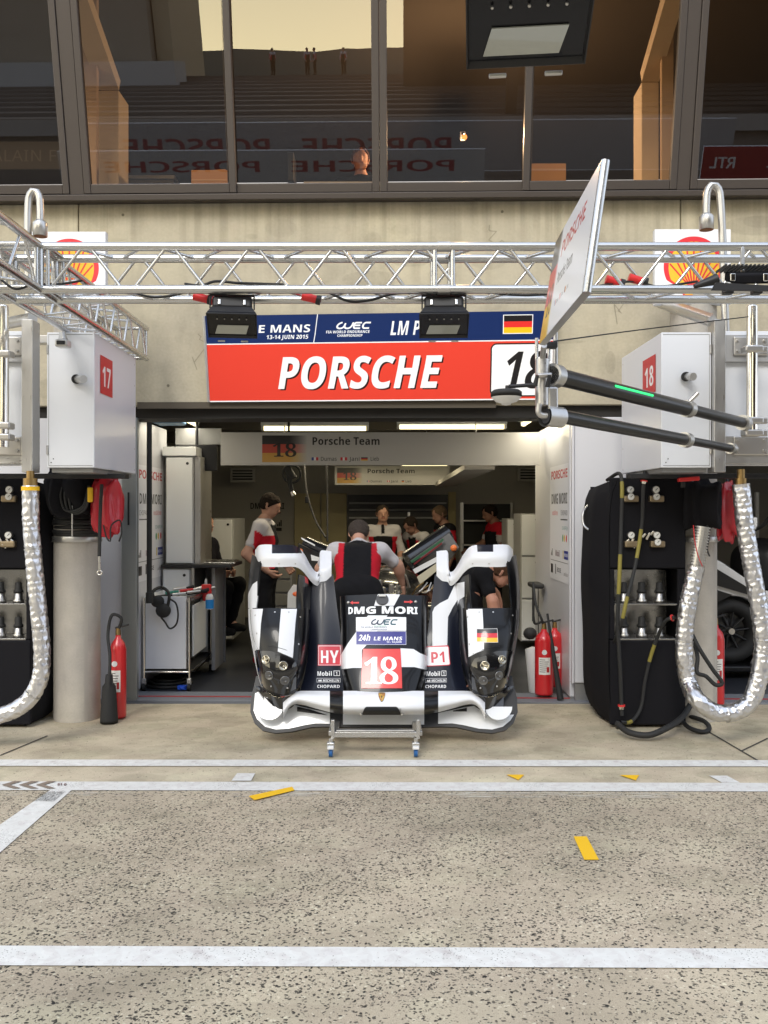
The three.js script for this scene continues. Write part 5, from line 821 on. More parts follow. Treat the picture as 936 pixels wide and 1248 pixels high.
{ // tool trolley with its clutter
  const d = 8.05, x0 = P(176, 0, d).x, x1 = P(231, 0, d).x, top = P(0, 727, d).y, zb = -9.05, t = thing('tool_trolley', 'white panelled trolley on chrome legs with tools on top', 'trolley', V((x0 + x1) / 2, 0, -8.5));
  part('front_panel', bb(x0 + 0.01, x1 - 0.03, 0.2, top, -d - 0.02, -d, 0.004), M.whitePaint, t);
  part('side_panel', bb(x1 - 0.022, x1 - 0.008, 0.28, top - 0.1, zb + 0.1, -d - 0.2, 0.004), M.cabinetWhite, t); part('back_panel', bb(x0, x1 - 0.03, 0.2, top, zb, zb + 0.02), M.cabinetWhite, t); part('inner_panel', bb(x0 - 0.004, x0 + 0.008, 0.2, top, zb, -d - 0.022), M.cabinetWhite, t);
  part('tray', bb(x0, x1, top - 0.05, top - 0.035, zb, -d - 0.023), M.aluDull, t); part('lower_shelf', bb(x0, x1, 0.16, 0.185, zb, -d, 0.003), M.rubber, t);
  for (const x of [x0, x1]) for (const z of [-d + 0.012, zb]) { part('leg', rod(V(x, 0.12, z), V(x, top - 0.01, z), 0.012, 0.012, 12), M.chrome, t); const k = part('caster', rod(V(x - 0.013, 0.045, z), V(x + 0.013, 0.045, z), 0.038, 0.038, 18), M.rubber, t); part('fork', rbox(V(x, 0.09, z), 0.04, 0.06, 0.04, 0.008), M.aluDull, k); }
  for (const y of [top - 0.02, 0.17]) part('rail', rod(V(x1, y, -d + 0.012), V(x1, y, zb), 0.01, 0.01, 10), M.chrome, t); part('rail', rod(V(x0, 0.175, -d + 0.012), V(x1, 0.175, -d + 0.012), 0.01, 0.01, 10), M.chrome, t);
  // clutter
  for (let i = 0; i < 9; i++) { const px = 200 + i * 4.6, z = -d - 0.15 - (i % 4) * 0.16, a = V(P(px, 0, d).x, top - 0.015 + 0.02 * (i % 3), z), m = [M.rubber, std(rgb(0.02, 0.25, 0.18), 0.5), M.steel, M.rubber, M.aluDull, M.redPlastic, M.rubber, M.card, M.steel][i]; const k = thing('hand_tool', ['black ratchet among the tools on the trolley', 'green handled tool on the trolley', 'steel spanner lying on the trolley', 'black pliers lying on the trolley', 'grey socket bar lying on the trolley', 'red handled driver lying on the trolley', 'black rubber grip tool near the trolley corner', 'tan handled brush on the trolley', 'bright spanner at the trolley corner'][i], 'tool', a); part('handle', rod(a.clone().add(V(-0.09, 0, 0.03)), a.clone().add(V(0.02, 0.01, -0.02)), 0.014, 0.012, 10), m, k); part('head', rod(a.clone().add(V(0.02, 0.01, -0.02)), a.clone().add(V(0.09, 0.02, -0.05)), 0.009, 0.018, 10), i % 2 ? M.steel : M.rubber, k); }
  const bt = thing('spray_bottle', 'red topped spray bottle with blue label hung on the trolley', 'spray bottle', P(255, 735, 8.4)), c = P(255.5, 735, 8.4); part('bottle', lathe([[0.001, -0.055], [0.036, -0.055], [0.037, 0.05], [0.03, 0.075], [0.012, 0.09], [0.001, 0.09]], c, 20), M.whitePlastic, bt); part('label', new THREE.CylinderGeometry(0.0378, 0.0378, 0.085, 20, 1, true).translate(c.x, c.y - 0.008, c.z), M.blue.clone(), bt).material.color.setRGB(0.02, 0.25, 0.65); 
  part('trigger_head', [rod(c.clone().add(V(0, 0.09, 0)), c.clone().add(V(0, 0.16, 0)), 0.02, 0.012, 12), rbox(c.clone().add(V(-0.03, 0.15, 0)), 0.09, 0.05, 0.03, 0.01)], M.redPlastic, bt);
  const b2 = thing('spray_can', 'red can standing behind the spray bottle on the trolley', 'can', P(251, 730, 8.6)), c2 = P(251, 722, 8.6); part('can', lathe([[0.001, -0.08], [0.032, -0.08], [0.032, 0.05], [0.02, 0.07], [0.001, 0.072]], c2, 18), M.red, b2); part('cap', lathe([[0.001, 0.072], [0.016, 0.073], [0.008, 0.13], [0.001, 0.13]], c2, 14), M.whitePlastic, b2);
  const hp = thing('headset', 'black headset hanging by its cord on the trolley panel', 'headset', P(197, 738, 7.98)), e = 7.97; part('ear_cup', ball(P(199, 744, e), 0.068, 1, 0.95, 0.55, 20), M.rubber, hp); part('ear_cup', ball(P(192, 733, e), 0.06, 1, 0.9, 0.55, 20), M.rubber, hp); part('headband', tube([P(190, 735, e), P(186, 722, e), P(196, 716, e + 0.1), P(206, 724, e), P(204, 742, e)], 0.014, 40, 10), M.rubber, hp); part('cord', tube([P(207, 730, e), P(214, 735, e), P(217, 750, e), P(214, 762, e), P(207, 766, e), P(201, 758, e), P(196, 752, e)], 0.008, 40, 8), M.rubber, hp);
  solo('coiled_lead', [0, 1, 2].map((i) => new THREE.TorusGeometry(0.2 - i * 0.03, 0.014, 8, 40).rotateX(Math.PI / 2).translate(P(205, 0, 8.25).x, 0.025 + i * 0.024, -8.3)), M.rubber, 'black lead coiled on the floor under the trolley', 'cable');
  solo('blue_glove', wrinkle(V(P(223, 0, 8.1).x, 0.03, -8.08), 0.045, 0.018, 0.04, 0, 0.3, 3, 20), std(rgb(0.02, 0.09, 0.6), 0.5), 'blue scrap on the floor under the trolley', 'glove'); }
// counter with papers before the seated man
{ const a = P(276, 658, 9.6), t = thing('laptop', 'flat silver laptop lid on the counter by the seated man', 'laptop', P(262, 686, 9.0)), c = P(262, 687, 9.0); part('base', rbox(c, 0.3, 0.015, 0.25, 0.005), M.aluDull, t); part('lid', rbox(c.clone().add(V(0.05, 0.02, -0.05)), 0.32, 0.012, 0.22, 0.005, [0.1, 0, 0]), M.alu, t); }
// neighbouring car seen past the right column
{
  const d = 8.6, t = thing('neighbour_race_car', 'white and black race car in the next bay behind the silver hose', 'race car', P(900, 830, 8.9).setY(0.01)), X = (px) => P(px, 0, d).x, Y = (py) => P(0, py, d).y;
  const cx = X(893), cy = Y(770), shp = new THREE.Shape(); const o = [[845, 668], [880, 690], [912, 715], [990, 735], [990, 800], [925, 800]];
  shp.moveTo(X(845), Y(668)); shp.lineTo(X(880), Y(688)); shp.lineTo(X(930), Y(722)); shp.lineTo(X(1040), Y(735)); shp.lineTo(X(1040), Y(810)); shp.lineTo(X(921), Y(815)); shp.absarc(cx, cy, 0.36, -0.7, Math.PI + 0.5, false); shp.lineTo(X(845), Y(810)); shp.closePath();
  part('body_side', new THREE.ExtrudeGeometry(shp, { depth: 0.1, bevelEnabled: true, bevelSize: 0.02, bevelThickness: 0.02, bevelSegments: 3, curveSegments: 40 }).translate(0, 0, -d - 0.12), phys(rgb(0.7, 0.7, 0.7), 0.3, { clearcoat: 0.8 }), t);
  part('arch_liner', bb(X(845), X(1000), 0.05, Y(730), -d - 0.5, -d - 0.4), M.black, t);
  const dp = (pts, m) => part('body_graphic', plate(pts.map(([a, b]) => P(a, b, d - 0.035)).reverse(), 0.012), m, t); dp([[868, 690], [905, 712], [920, 722], [930, 730], [868, 712]], M.carbon); dp([[864, 716], [893, 725], [872, 735], [866, 730]], M.carbon);
  const w = part('wheel', new THREE.TorusGeometry(0.245, 0.085, 20, 48).scale(1, 1, 1.5).translate(cx, cy, -d - 0.16), M.rubber, t); part('rim', lathe([[0.001, 0.02], [0.05, 0.03], [0.09, 0.0], [0.2, -0.02], [0.235, 0.05], [0.24, 0.05]], V(cx, cy, -d - 0.12), 40, [Math.PI / 2, 0, 0]), M.carbon, w); for (let i = 0; i < 10; i++) { const a = i * 0.628; part('spoke', rod(V(cx + 0.05 * Math.cos(a), cy + 0.05 * Math.sin(a), -d - 0.09), V(cx + 0.22 * Math.cos(a + 0.12), cy + 0.22 * Math.sin(a + 0.12), -d - 0.08), 0.013, 0.01, 8), M.carbon, w); } part('wheel_nut', rod(V(cx, cy, -d - 0.1), V(cx, cy, -d - 0.02), 0.03, 0.03, 12), M.steel, w);
  const mt = tex(256, 48, (x, ww, h) => { x.clearRect(0, 0, ww, h); fit(x, 'MICHELIN', 128, 26, 230, 40, { fill: '#d8c890' }); }); part('tyre_lettering', sheet(V(cx - 0.3, cy + 0.05, -d - 0.025), V(cx - 0.24, cy + 0.05, -d - 0.025), V(cx - 0.24, cy - 0.06, -d - 0.025), V(cx - 0.3, cy - 0.06, -d - 0.025)), std(rgb(0.6, 0.58, 0.5), 0.6), w);
  part('side_skirt', bb(X(846), X(1040), 0.08, 0.14, -d - 0.3, -d + 0.05, 0.02), M.carbon, t); part('number_patch', rbox(P(866, 754, d - 0.05), 0.05, 0.16, 0.01, 0.004), M.redPlastic, t); part('mirror', wrinkle(P(868, 770, d - 0.1), 0.03, 0.07, 0.05, 0, 0.1, 2, 20), M.black, t);
  part('cockpit', wrinkle(P(960, 690, d + 0.4), 0.5, 0.28, 0.4, 0, 0.06, 1, 30), M.black, t);
  solo('bay_cupboard', bb(X(895), X(960), 0.9, 2.3, -11.5, -11.2, 0.01), std(rgb(0.35, 0.28, 0.16), 0.7), 'tan cupboard deep in the next bay', 'cupboard'); solo('bay_pole', rod(P(922, 600, 10.8), P(922, 720, 10.8), 0.03), M.whitePlastic, 'white pole standing deep in the next bay', 'pole');
  const jb = thing('junction_box', 'grey junction box with cable in the next bay', 'junction box', P(918, 639, 8.2)); part('body', rbox(P(917, 638, 8.2), 0.07, 0.11, 0.06, 0.01), M.whitePlastic, jb); part('lead', tube([P(921, 645, 8.2), P(930, 640, 8.1), P(940, 628, 8.0)], 0.018, 20, 8), M.rubber, jb);
}
// room behind the window: boxes, counter, lamp
function cardBox(x0, x1, y0, y1, d, label, torn) { const a = IN(x0, y0, d), b = IN(x1, y1, d), A = toWorld(a), B = toWorld(b), c = A.clone().add(B).multiplyScalar(0.5), t = thing('cardboard_box', label, 'cardboard box', c); part('box', rbox(c.clone().add(V(0, 0, -0.1)), Math.abs(B.x - A.x), Math.abs(A.y - B.y), 0.2, 0.006), M.card, t); part('tape', box(c.clone().add(V(0, torn ? -0.01 : 0.03, 0.001)), Math.abs(B.x - A.x) * 0.98, 0.012, 0.003), std(rgb(0.62, 0.38, 0.2), 0.4), t); if (torn) part('flap', plate([V(A.x + 0.02, A.y, c.z - 0.05), V(A.x + 0.1, A.y, c.z - 0.02), V(B.x - 0.02, A.y + 0.015, c.z - 0.02), V(B.x - 0.02, A.y + 0.015, c.z - 0.1)], 0.005), M.card, t); }
cardBox(233, 277, 207, 229, 7.85, 'torn cardboard box on the inner sill left of the seated man', true); cardBox(646, 690, 199, 222, 7.85, 'plain cardboard box on the inner sill right of the big floodlight', false);
{ const d = 8.6, t = thing('white_counter', 'white counter edge in front of the man upstairs', 'counter', toWorld(IN(412, 224, d))); part('top', bb(P(370, 0, d).x, P(470, 0, d).x, P(0, 226, d).y, P(0, 221, d).y, -d - 0.5, -d, 0.006), M.whitePlastic, t); part('front', bb(P(372, 0, d).x, P(468, 0, d).x, P(0, 245, d).y, P(0, 226.5, d).y, -d - 0.48, -d - 0.02), M.greyWall, t);
  const e = 8.9, u = thing('grey_desk', 'grey desk corner upstairs behind the left pier', 'desk', toWorld(IN(170, 222, e))); part('top', bb(P(120, 0, e).x, P(213, 0, e).x, P(0, 218, e).y, P(0, 213, e).y, -e - 0.6, -e, 0.006), M.greyEdge, u); part('front', bb(P(122, 0, e).x, P(211, 0, e).x, P(0, 240, e).y, P(0, 218.5, e).y, -e - 0.58, -e - 0.02), std(rgb(0.16, 0.15, 0.14), 0.6), u);
  const l = P(566, 167, 9.2), b = thing('wall_lamp', 'small glowing orange lamp in the upstairs room', 'lamp', l); part('back_plate', rbox(l.clone().add(V(0, 0.09, -0.2)), 0.06, 0.1, 0.03, 0.01), M.black, b); part('bulb', ball(l, 0.028), std(0x000000, 1, 0, { emissive: rgb(1, 0.3, 0.08), emissiveIntensity: 2 }), b); part('socket', rod(l.clone().add(V(0, 0.03, 0)), l.clone().add(V(0, 0.09, -0.18)), 0.01), M.black, b);
  const pl = new THREE.PointLight(rgb(1, 0.74, 0.5), 6); pl.position.copy(l); scene.add(pl);
  const m = thing('desk_monitor', 'dark upright monitor on the desk near the man upstairs', 'monitor', P(356, 215, 8.8)); part('screen', rbox(P(356, 210, 8.8), 0.06, 0.28, 0.3, 0.01), M.black, m); part('stand', rbox(P(356, 228, 8.8), 0.1, 0.03, 0.15, 0.006), M.black, m);
  const k = P(30, 190, 8.3), nb = thing('black_board', 'black lettered board behind the window over box 17', 'board', k), kt = tex(256, 96, (x, w, h) => { x.fillStyle = '#0c0c0d'; x.fillRect(0, 0, w, h); fit(x, 'ALAIN F', 128, 50, 220, 58, { fill: '#4a4a4a', weight: '' }); }); part('board', rbox(k, 0.8, 0.26, 0.02, 0.004), M.black, nb); part('print', sheet(k.clone().add(V(-0.35, 0.12, 0.012)), k.clone().add(V(0.35, 0.12, 0.012)), k.clone().add(V(0.35, -0.12, 0.012)), k.clone().add(V(-0.35, -0.12, 0.012))), printMat(kt), nb); }
// ---------------------------------------------------------------- the race car's front bodywork, stood on its trolley
const bodyBase = P(468, 890, 6.3).setY(0.1);
const car = thing('race_car_front_bodywork', 'black and white race car nose section with number 18 on a small trolley', 'car bodywork', bodyBase);
const depthOf = (y) => 6.2 + (890 - y) / 225 * 0.62;
const CP = (s, a, y, dd = 0) => P(468 + s * a, y, depthOf(y) - dd);
function panelSurface(net, s) {
  const f = patch(net), N = 64, table = [];
  for (let j = 0; j <= N; j++) for (let i = 0; i <= N; i++) { const q = f(i / N, j / N); table.push([i / N, j / N, q[0], q[1]]); }
  const inv = (px, py) => { // the place on the panel that lies at this point of its front view
    const a = s ? (px - 468) * s : px - 468; let best = null, bd = 1e9; for (const t of table) { const d = (t[2] - a) ** 2 + (t[3] - py) ** 2; if (d < bd) { bd = d; best = t; } }
    let [u, v] = best, st = 1 / N; for (let k = 0; k < 9; k++) { let bu = u, bv = v; for (const du of [-1, 0, 1]) for (const dv of [-1, 0, 1]) { const U = clampN(u + du * st, 0, 1), W = clampN(v + dv * st, 0, 1), q = f(U, W), d = (q[0] - a) ** 2 + (q[1] - py) ** 2; if (d < bd) { bd = d; bu = U; bv = W; } } u = bu; v = bv; st *= 0.6; } return [u, v];
  };
  const S = (u, v) => { const q = f(u, v); return s ? CP(s, q[0], q[1], q[2]) : P(468 + q[0], q[1], depthOf(q[1]) - q[2]); };
  const normal = (u, v) => { const e = 0.004, a = S(Math.min(1, u + e), v).sub(S(Math.max(0, u - e), v)), b = S(u, Math.min(1, v + e)).sub(S(u, Math.max(0, v - e))), n = a.cross(b).normalize(); return n.z < 0 ? n.negate() : n; };
  return { S, inv, normal };
}
const paintM = (map) => phys(0xffffff, 0.32, { map, clearcoat: 0.32, clearcoatRoughness: 0.05, specularIntensity: 0.6 });
const WHITE = '#e4e6ea', NAVY = '#0e1220', BLACK = '#060608';
function livery(surf, base, polys, n = 512) {
  return tex(n, n, (x) => {
    x.fillStyle = base; x.fillRect(0, 0, n, n);
    for (const [col, pts] of polys) { x.beginPath(); for (let i = 0; i < pts.length; i++) { const a = pts[i], b = pts[(i + 1) % pts.length]; for (let k = 0; k < 6; k++) { const [u, v] = surf.inv(a[0] + (b[0] - a[0]) * k / 6, a[1] + (b[1] - a[1]) * k / 6); i || k ? x.lineTo(u * n, (1 - v) * n) : x.moveTo(u * n, (1 - v) * n); } } x.closePath(); x.fillStyle = col; x.fill(); }
  });
}
function sticker(surf, q, n, off, curved = true) { // a printed sheet lying on the panel; q: its four corners in the front view
  const g = sheet(V(0, 0, 0), V(1, 0, 0), V(1, 1, 0), V(0, 1, 0), n), p = g.attributes.position;
  const U = q.map(([a, b]) => surf.inv(a, b));
  for (let i = 0; i < p.count; i++) { const u = p.getX(i), v = p.getY(i), L = (k) => U[0][k] * (1 - u) * (1 - v) + U[1][k] * u * (1 - v) + U[2][k] * u * v + U[3][k] * (1 - u) * v, a = L(0), b = L(1), w = surf.S(a, b).addScaledVector(surf.normal(a, b), off); p.setXYZ(i, w.x, w.y, w.z); }
  g.computeVertexNormals(); return g;
}
const mir = (s, pts) => pts.map(([x, y]) => [468 + s * (468 - x), y]);
const txt = (w, h, s, o = {}) => tex(w, h, (x) => { x.clearRect(0, 0, w, h); if (o.bg) { x.fillStyle = o.bg; x.fillRect(0, 0, w, h); } fit(x, s, w / 2, h / 2 + (o.dy ?? 3), w * 0.96, o.size ?? h * 0.95, o); });
const T = {
  hy: tex(256, 224, (x, w, h) => { x.fillStyle = '#cf2634'; x.fillRect(0, 0, w, h); x.strokeStyle = '#f3f3f3'; x.lineWidth = 5; x.strokeRect(9, 9, w - 18, h - 18); fit(x, 'HY', w / 2, h / 2 + 8, 200, 196, { fill: '#f6f4f4' }); }),
  p1: tex(256, 200, (x, w, h) => { x.fillStyle = '#cf2634'; rrect(x, 0, 0, w, h, 22); x.fill(); x.fillStyle = '#f1f1f3'; rrect(x, 9, 9, w - 18, h - 18, 16); x.fill(); fit(x, 'P1', w / 2, h / 2 + 6, 170, 156, { fill: '#cf2634' }); }),
  n18: tex(384, 400, (x, w, h) => { x.fillStyle = '#d9352f'; x.fillRect(0, 0, w, h); x.fillStyle = '#b92a26'; x.fillRect(w / 2 - 1, h - 40, 3, 40); font(x, '1', 112, h / 2 + 12, 390, { face: 'serif', sx: 0.92, fill: '#f8f6f5' }); font(x, '8', 262, h / 2 + 12, 390, { face: 'serif', sx: 0.9, fill: '#f8f6f5' }); }),
  dmg: txt(512, 64, 'DMG MORI', { fill: '#eceef0', stroke: '#eceef0', lw: 3, size: 66 }),
  wec: tex(512, 140, (x, w, h) => { x.fillStyle = '#e9ebee'; x.fillRect(0, 0, w, h); wecLogo(x, 290, 52, 2.0, '#1d2f45', '#26505c'); fit(x, 'FIA WORLD ENDURANCE', 190, 104, 270, 22, { fill: '#45506a', slant: 0.15 }); fit(x, 'CHAMPIONSHIP', 240, 126, 170, 20, { fill: '#45506a', slant: 0.15 }); x.fillStyle = '#7dc08a'; x.fillRect(190, 88, 120, 5); }),
  lm: tex(512, 140, (x, w, h) => { x.fillStyle = '#3a3a86'; x.fillRect(0, 0, w, h); x.strokeStyle = '#d8d8e4'; x.lineWidth = 4; x.strokeRect(2, 2, w - 4, h - 4); font(x, '24h', 96, 68, 88, { slant: 0.2, sx: 0.82 }); fit(x, 'LE MANS', 328, 76, 290, 52, { slant: 0.15 }); fit(x, '13 - 14 JUIN', 390, 112, 150, 22, { slant: 0.1 }); }),
  mobil: tex(256, 60, (x, w, h) => { x.clearRect(0, 0, w, h); fit(x, 'Mobil', 90, 34, 168, 60, { fill: '#f2f2f2' }); x.strokeStyle = '#f2f2f2'; x.lineWidth = 6; x.strokeRect(190, 7, 56, 46); fit(x, '1', 218, 33, 22, 48, { fill: '#f2f2f2' }); }),
  mich: tex(256, 44, (x, w, h) => { x.clearRect(0, 0, w, h); x.strokeStyle = '#d8d8dc'; x.lineWidth = 4; x.strokeRect(3, 3, w - 6, h - 6); x.fillStyle = '#f2f2f2'; x.beginPath(); x.moveTo(18, 34); x.lineTo(30, 12); x.lineTo(42, 26); x.lineTo(56, 10); x.lineTo(64, 34); x.fill(); fit(x, 'MICHELIN', 158, 24, 170, 32, { fill: '#f2f2f2', slant: 0.1 }); }),
  chop: txt(256, 44, 'CHOPARD', { fill: '#e6e6e8', size: 46 }),
  flag: tex(128, 88, (x, w, h) => { ['#1c191a', '#d1202e', '#f5b81c'].forEach((c, i) => { x.fillStyle = c; x.fillRect(0, i * h / 3, w, h / 3 + 1); }); x.strokeStyle = '#d8d8d8'; x.lineWidth = 3; x.strokeRect(1, 1, w - 2, h - 2); }),
  crest: tex(128, 160, (x, w, h) => { x.clearRect(0, 0, w, h); const sh = (k) => { x.beginPath(); x.moveTo(64 - 56 * k, 80 - 66 * k); x.quadraticCurveTo(64, 80 - 80 * k, 64 + 56 * k, 80 - 66 * k); x.bezierCurveTo(64 + 60 * k, 90, 64 + 36 * k, 80 + 58 * k, 64, 80 + 74 * k); x.bezierCurveTo(64 - 36 * k, 80 + 58 * k, 64 - 60 * k, 90, 64 - 56 * k, 80 - 66 * k); }; x.fillStyle = '#4a3413'; sh(1); x.fill(); x.fillStyle = '#c19a45'; sh(0.9); x.fill(); x.save(); sh(0.84); x.clip(); x.fillStyle = '#8e1d22'; for (const [a, b] of [[64, 24], [8, 80]]) for (let i = 0; i < 3; i++) x.fillRect(a, b + i * 18, 56, 9); x.restore(); x.fillStyle = '#c19a45'; x.fillRect(40, 58, 48, 54); x.fillStyle = '#1c1712'; x.beginPath(); x.ellipse(64, 84, 9, 20, 0.3, 0, 7); x.fill(); x.fillRect(30, 22, 68, 12); }),
  arrow: tex(128, 64, (x, w, h) => { x.clearRect(0, 0, w, h); x.fillStyle = '#d5342c'; x.beginPath(); x.moveTo(2, 32); x.lineTo(52, 4); x.lineTo(46, 24); x.lineTo(124, 20); x.lineTo(124, 44); x.lineTo(46, 42); x.lineTo(52, 60); x.fill(); }),
  marks: tex(256, 32, (x, w, h) => { x.clearRect(0, 0, w, h); x.fillStyle = '#e8e8ea'; for (let i = 0, q = 4; q < 244; i++) { const k = 5 + (i * 7) % 9; x.fillRect(q, 8, k, 16); q += k + 3 + (i % 6 === 5 ? 10 : 0); } }),
};
const dm = {}; for (const k of Object.keys(T)) dm[k] = phys(0xffffff, 0.35, { map: T[k], transparent: ['dmg', 'mobil', 'mich', 'chop', 'crest', 'arrow', 'marks', 'p1'].includes(k), clearcoat: 0.7, clearcoatRoughness: 0.1 });
const lampBright = std(rgb(0.42, 0.39, 0.32), 0.22, 1), lampDim = std(rgb(0.2, 0.2, 0.2), 0.35, 0.9), lensM = phys(rgb(0.006, 0.006, 0.007), 0.12, { clearcoat: 1, clearcoatRoughness: 0.03 });
const blackGloss = phys(rgb(0.008, 0.0085, 0.011), 0.25, { clearcoat: 1, clearcoatRoughness: 0.05 });
for (const s of [-1, 1]) {
  const left = s < 0, L = (pts) => left ? pts : mir(1, pts);
  // fender over the headlamp
  const F1 = panelSurface([
    [[103, 836, 0.05], [110, 845, 0.15], [127, 848, 0.2], [141, 843, 0.17], [150, 836, 0.05]],
    [[97, 818, 0.04], [104, 820, 0.24], [125, 822, 0.30], [147, 818, 0.27], [155.5, 815, 0.08]],
    [[92.5, 790, 0.03], [100, 792, 0.27], [125, 793, 0.345], [152, 789, 0.30], [161, 786, 0.10]],
    [[91, 765, 0.03], [98, 766, 0.27], [125, 766, 0.36], [155, 765, 0.31], [164.5, 764, 0.10]],
    [[91, 741, 0.02], [98, 741, 0.24], [125, 741, 0.32], [156, 741, 0.27], [165.5, 741, 0.08]],
  ], s);
  const polys = left ? [[WHITE, [[299, 742], [320.5, 742], [318, 760], [316, 792], [312, 792], [315, 815], [320, 838], [316, 840], [300, 800]]], [WHITE, [[342.5, 742], [362, 742], [360, 760], [357, 802], [345, 797], [338.5, 794], [341, 760]]]]
    : [[WHITE, [[568, 742], [588, 742], [589, 760], [590, 792], [580, 796], [571, 801], [569.5, 760]]]];
  const fender = part('front_fender', shell(F1.S, 44, 44, 0.012), paintM(livery(F1, BLACK, polys)), car);
  fender.userData.label = left ? 'fender with two broad white stripes' : 'fender with one white stripe and a flag';
  if (!left) part('flag_sticker', sticker(F1, [[581, 766.5], [606, 766], [607, 783], [581, 782]], 10, 0.002), dm.flag, fender);
  // headlamp lens with four lamps under it
  const top = L([[311.5, 793], [330, 793.5], [345, 798], [357.5, 803]]), bot = L([[319.5, 836], [333, 843], [346, 847], [362, 838]]);
  const at2 = (pl, k) => { const f = k * 3, i = Math.min(2, Math.floor(f)), t = f - i; return [pl[i][0] + (pl[i + 1][0] - pl[i][0]) * t, pl[i][1] + (pl[i + 1][1] - pl[i][1]) * t]; };
  const lg = sheet(V(0, 0, 0), V(1, 0, 0), V(1, 1, 0), V(0, 1, 0), 22), lp = lg.attributes.position;
  for (let i = 0; i < lp.count; i++) { const u = lp.getX(i), v = lp.getY(i), a = at2(top, u), b = at2(bot, u), side = 4 * v * (1 - v) * (Math.pow(u, 4) * 4 - Math.pow(1 - u, 4) * 1.5), [U, W] = F1.inv(a[0] + (b[0] - a[0]) * v + (left ? side : -side), a[1] + (b[1] - a[1]) * v), w = F1.S(U, W).addScaledVector(F1.normal(U, W), 0.004); lp.setXYZ(i, w.x, w.y, w.z); }
  lg.computeVertexNormals();
  const lamp = part('headlight', lg, lensM, car);
  for (const [a, b, k] of L([[324.5, 804], [345, 811.5], [328.5, 823], [347, 829]]).map((q, i) => [...q, i])) {
    const [U, W] = F1.inv(a, b), c = F1.S(U, W).addScaledVector(F1.normal(U, W), 0.007), n = F1.normal(U, W), rot = new THREE.Quaternion().setFromUnitVectors(V(0, 1, 0), n);
    const g = merge([new THREE.LatheGeometry([[0.001, -0.002], [0.012, -0.001], [0.02, 0.0], [0.026, 0.003], [0.03, 0.004], [0.032, 0.0]].map(([x, y]) => new THREE.Vector2(x, y)), 22), new THREE.BoxGeometry(0.008, 0.006, 0.052).rotateY(k * 0.7).translate(0, 0.003, 0), new THREE.SphereGeometry(0.009, 8, 6).translate(0.006, 0.004, 0.004)]).applyQuaternion(rot).translate(c.x, c.y, c.z);
    part('lamp', g, k < 2 ? lampBright : lampDim, lamp);
  }
  for (const [a, b] of L([[331, 836], [350, 838]])) { const [U, W] = F1.inv(a, b), c = F1.S(U, W).addScaledVector(F1.normal(U, W), 0.006); part('marker_led', ball(c, 0.006), M.aluDull, lamp); }
  // band behind the wheel arch opening, dropping into the valley
  const ax = [157, 150, 128, 108, 98, 90, 84, 79.5, 78, 71, 64], yt = [670, 664, 664, 665, 674, 688, 696, 694.5, 673, 671, 672], ybm = [682, 690, 691, 691, 697, 707, 713, 714, 714, 714, 706], dd = [0.1, 0.24, 0.27, 0.24, 0.18, 0.1, 0.05, 0.03, 0.03, 0.03, 0.03];
  const B = panelSurface([ax.map((a, i) => [a, ybm[i], dd[i] - 0.015]), ax.map((a, i) => [a, (yt[i] + ybm[i]) / 2, dd[i] + 0.02]), ax.map((a, i) => [a, yt[i], dd[i] - 0.03])], s);
  part('arch_band', shell(B.S, 70, 14, 0.012), paintM(livery(B, WHITE, [[NAVY, left ? [[331.5, 660], [363, 660], [366, 668], [368, 674.5], [331.5, 674.5]] : [[581, 660], [601, 660], [601, 672.5], [582, 672.5]]]])), car);
  // rails at both sides of the opening
  const R = panelSurface([[[156.5, 743, 0.265], [162, 743, 0.2], [165.5, 743, 0.05]], [[154, 720, 0.27], [161.5, 720, 0.18], [165.5, 720, 0.04]], [[152.5, 700, 0.26], [160.5, 700, 0.16], [164, 700, 0.03]], [[150, 680, 0.24], [157, 678, 0.12], [161, 676, 0.02]]], s);
  part('outer_rail', shell(R.S, 14, 24, 0.012), paintM(livery(R, BLACK, left ? [[WHITE, [[300, 744], [313.5, 744], [313.5, 708], [308, 712], [303, 722], [300, 735]]]] : [])), car);
  const I = panelSurface([[[106, 743, 0.28], [98, 743, 0.24], [90, 743, 0.02]], [[105, 720, 0.25], [97, 720, 0.17], [89, 720, 0.02]], [[103.5, 700, 0.2], [95, 703, 0.12], [87, 706, 0.02]]], s);
  part('inner_rail', shell(I.S, 16, 16, 0.012), paintM(livery(I, BLACK, left ? [['#c0252c', [[371, 700], [375, 701], [376, 712], [372, 710]]]] : [[WHITE, [[566, 709], [552, 712], [548, 726], [545, 744], [556, 744], [560, 731], [566, 727]]]])), car);
  // panel seams and quarter-turn fasteners
  const seam = (surf, pts, owner) => { const q = curve(pts.map(([a, b]) => { const [u, v] = surf.inv(...(left ? [a, b] : [936 - a, b])); return surf.S(u, v).addScaledVector(surf.normal(u, v), 0.0004); })); part('panel_seam', new THREE.TubeGeometry(q, 24, 0.0017, 5), M.black, owner); };
  seam(F1, [[305, 743], [306, 760], [309, 778], [315, 792]], fender); seam(F1, [[318, 790], [330, 788], [345, 791], [360, 797]], fender);
  for (const [a, b] of [[311, 750], [313, 772], [366, 752], [364, 785], [335, 746], [352, 746]]) { const [u, v] = F1.inv(...(left ? [a, b] : [936 - a, b])), c = F1.S(u, v), n = F1.normal(u, v); part('fastener', rod(c.clone().addScaledVector(n, -0.004), c.clone().addScaledVector(n, 0.002), 0.007, 0.006, 12), M.aluDull, fender); }
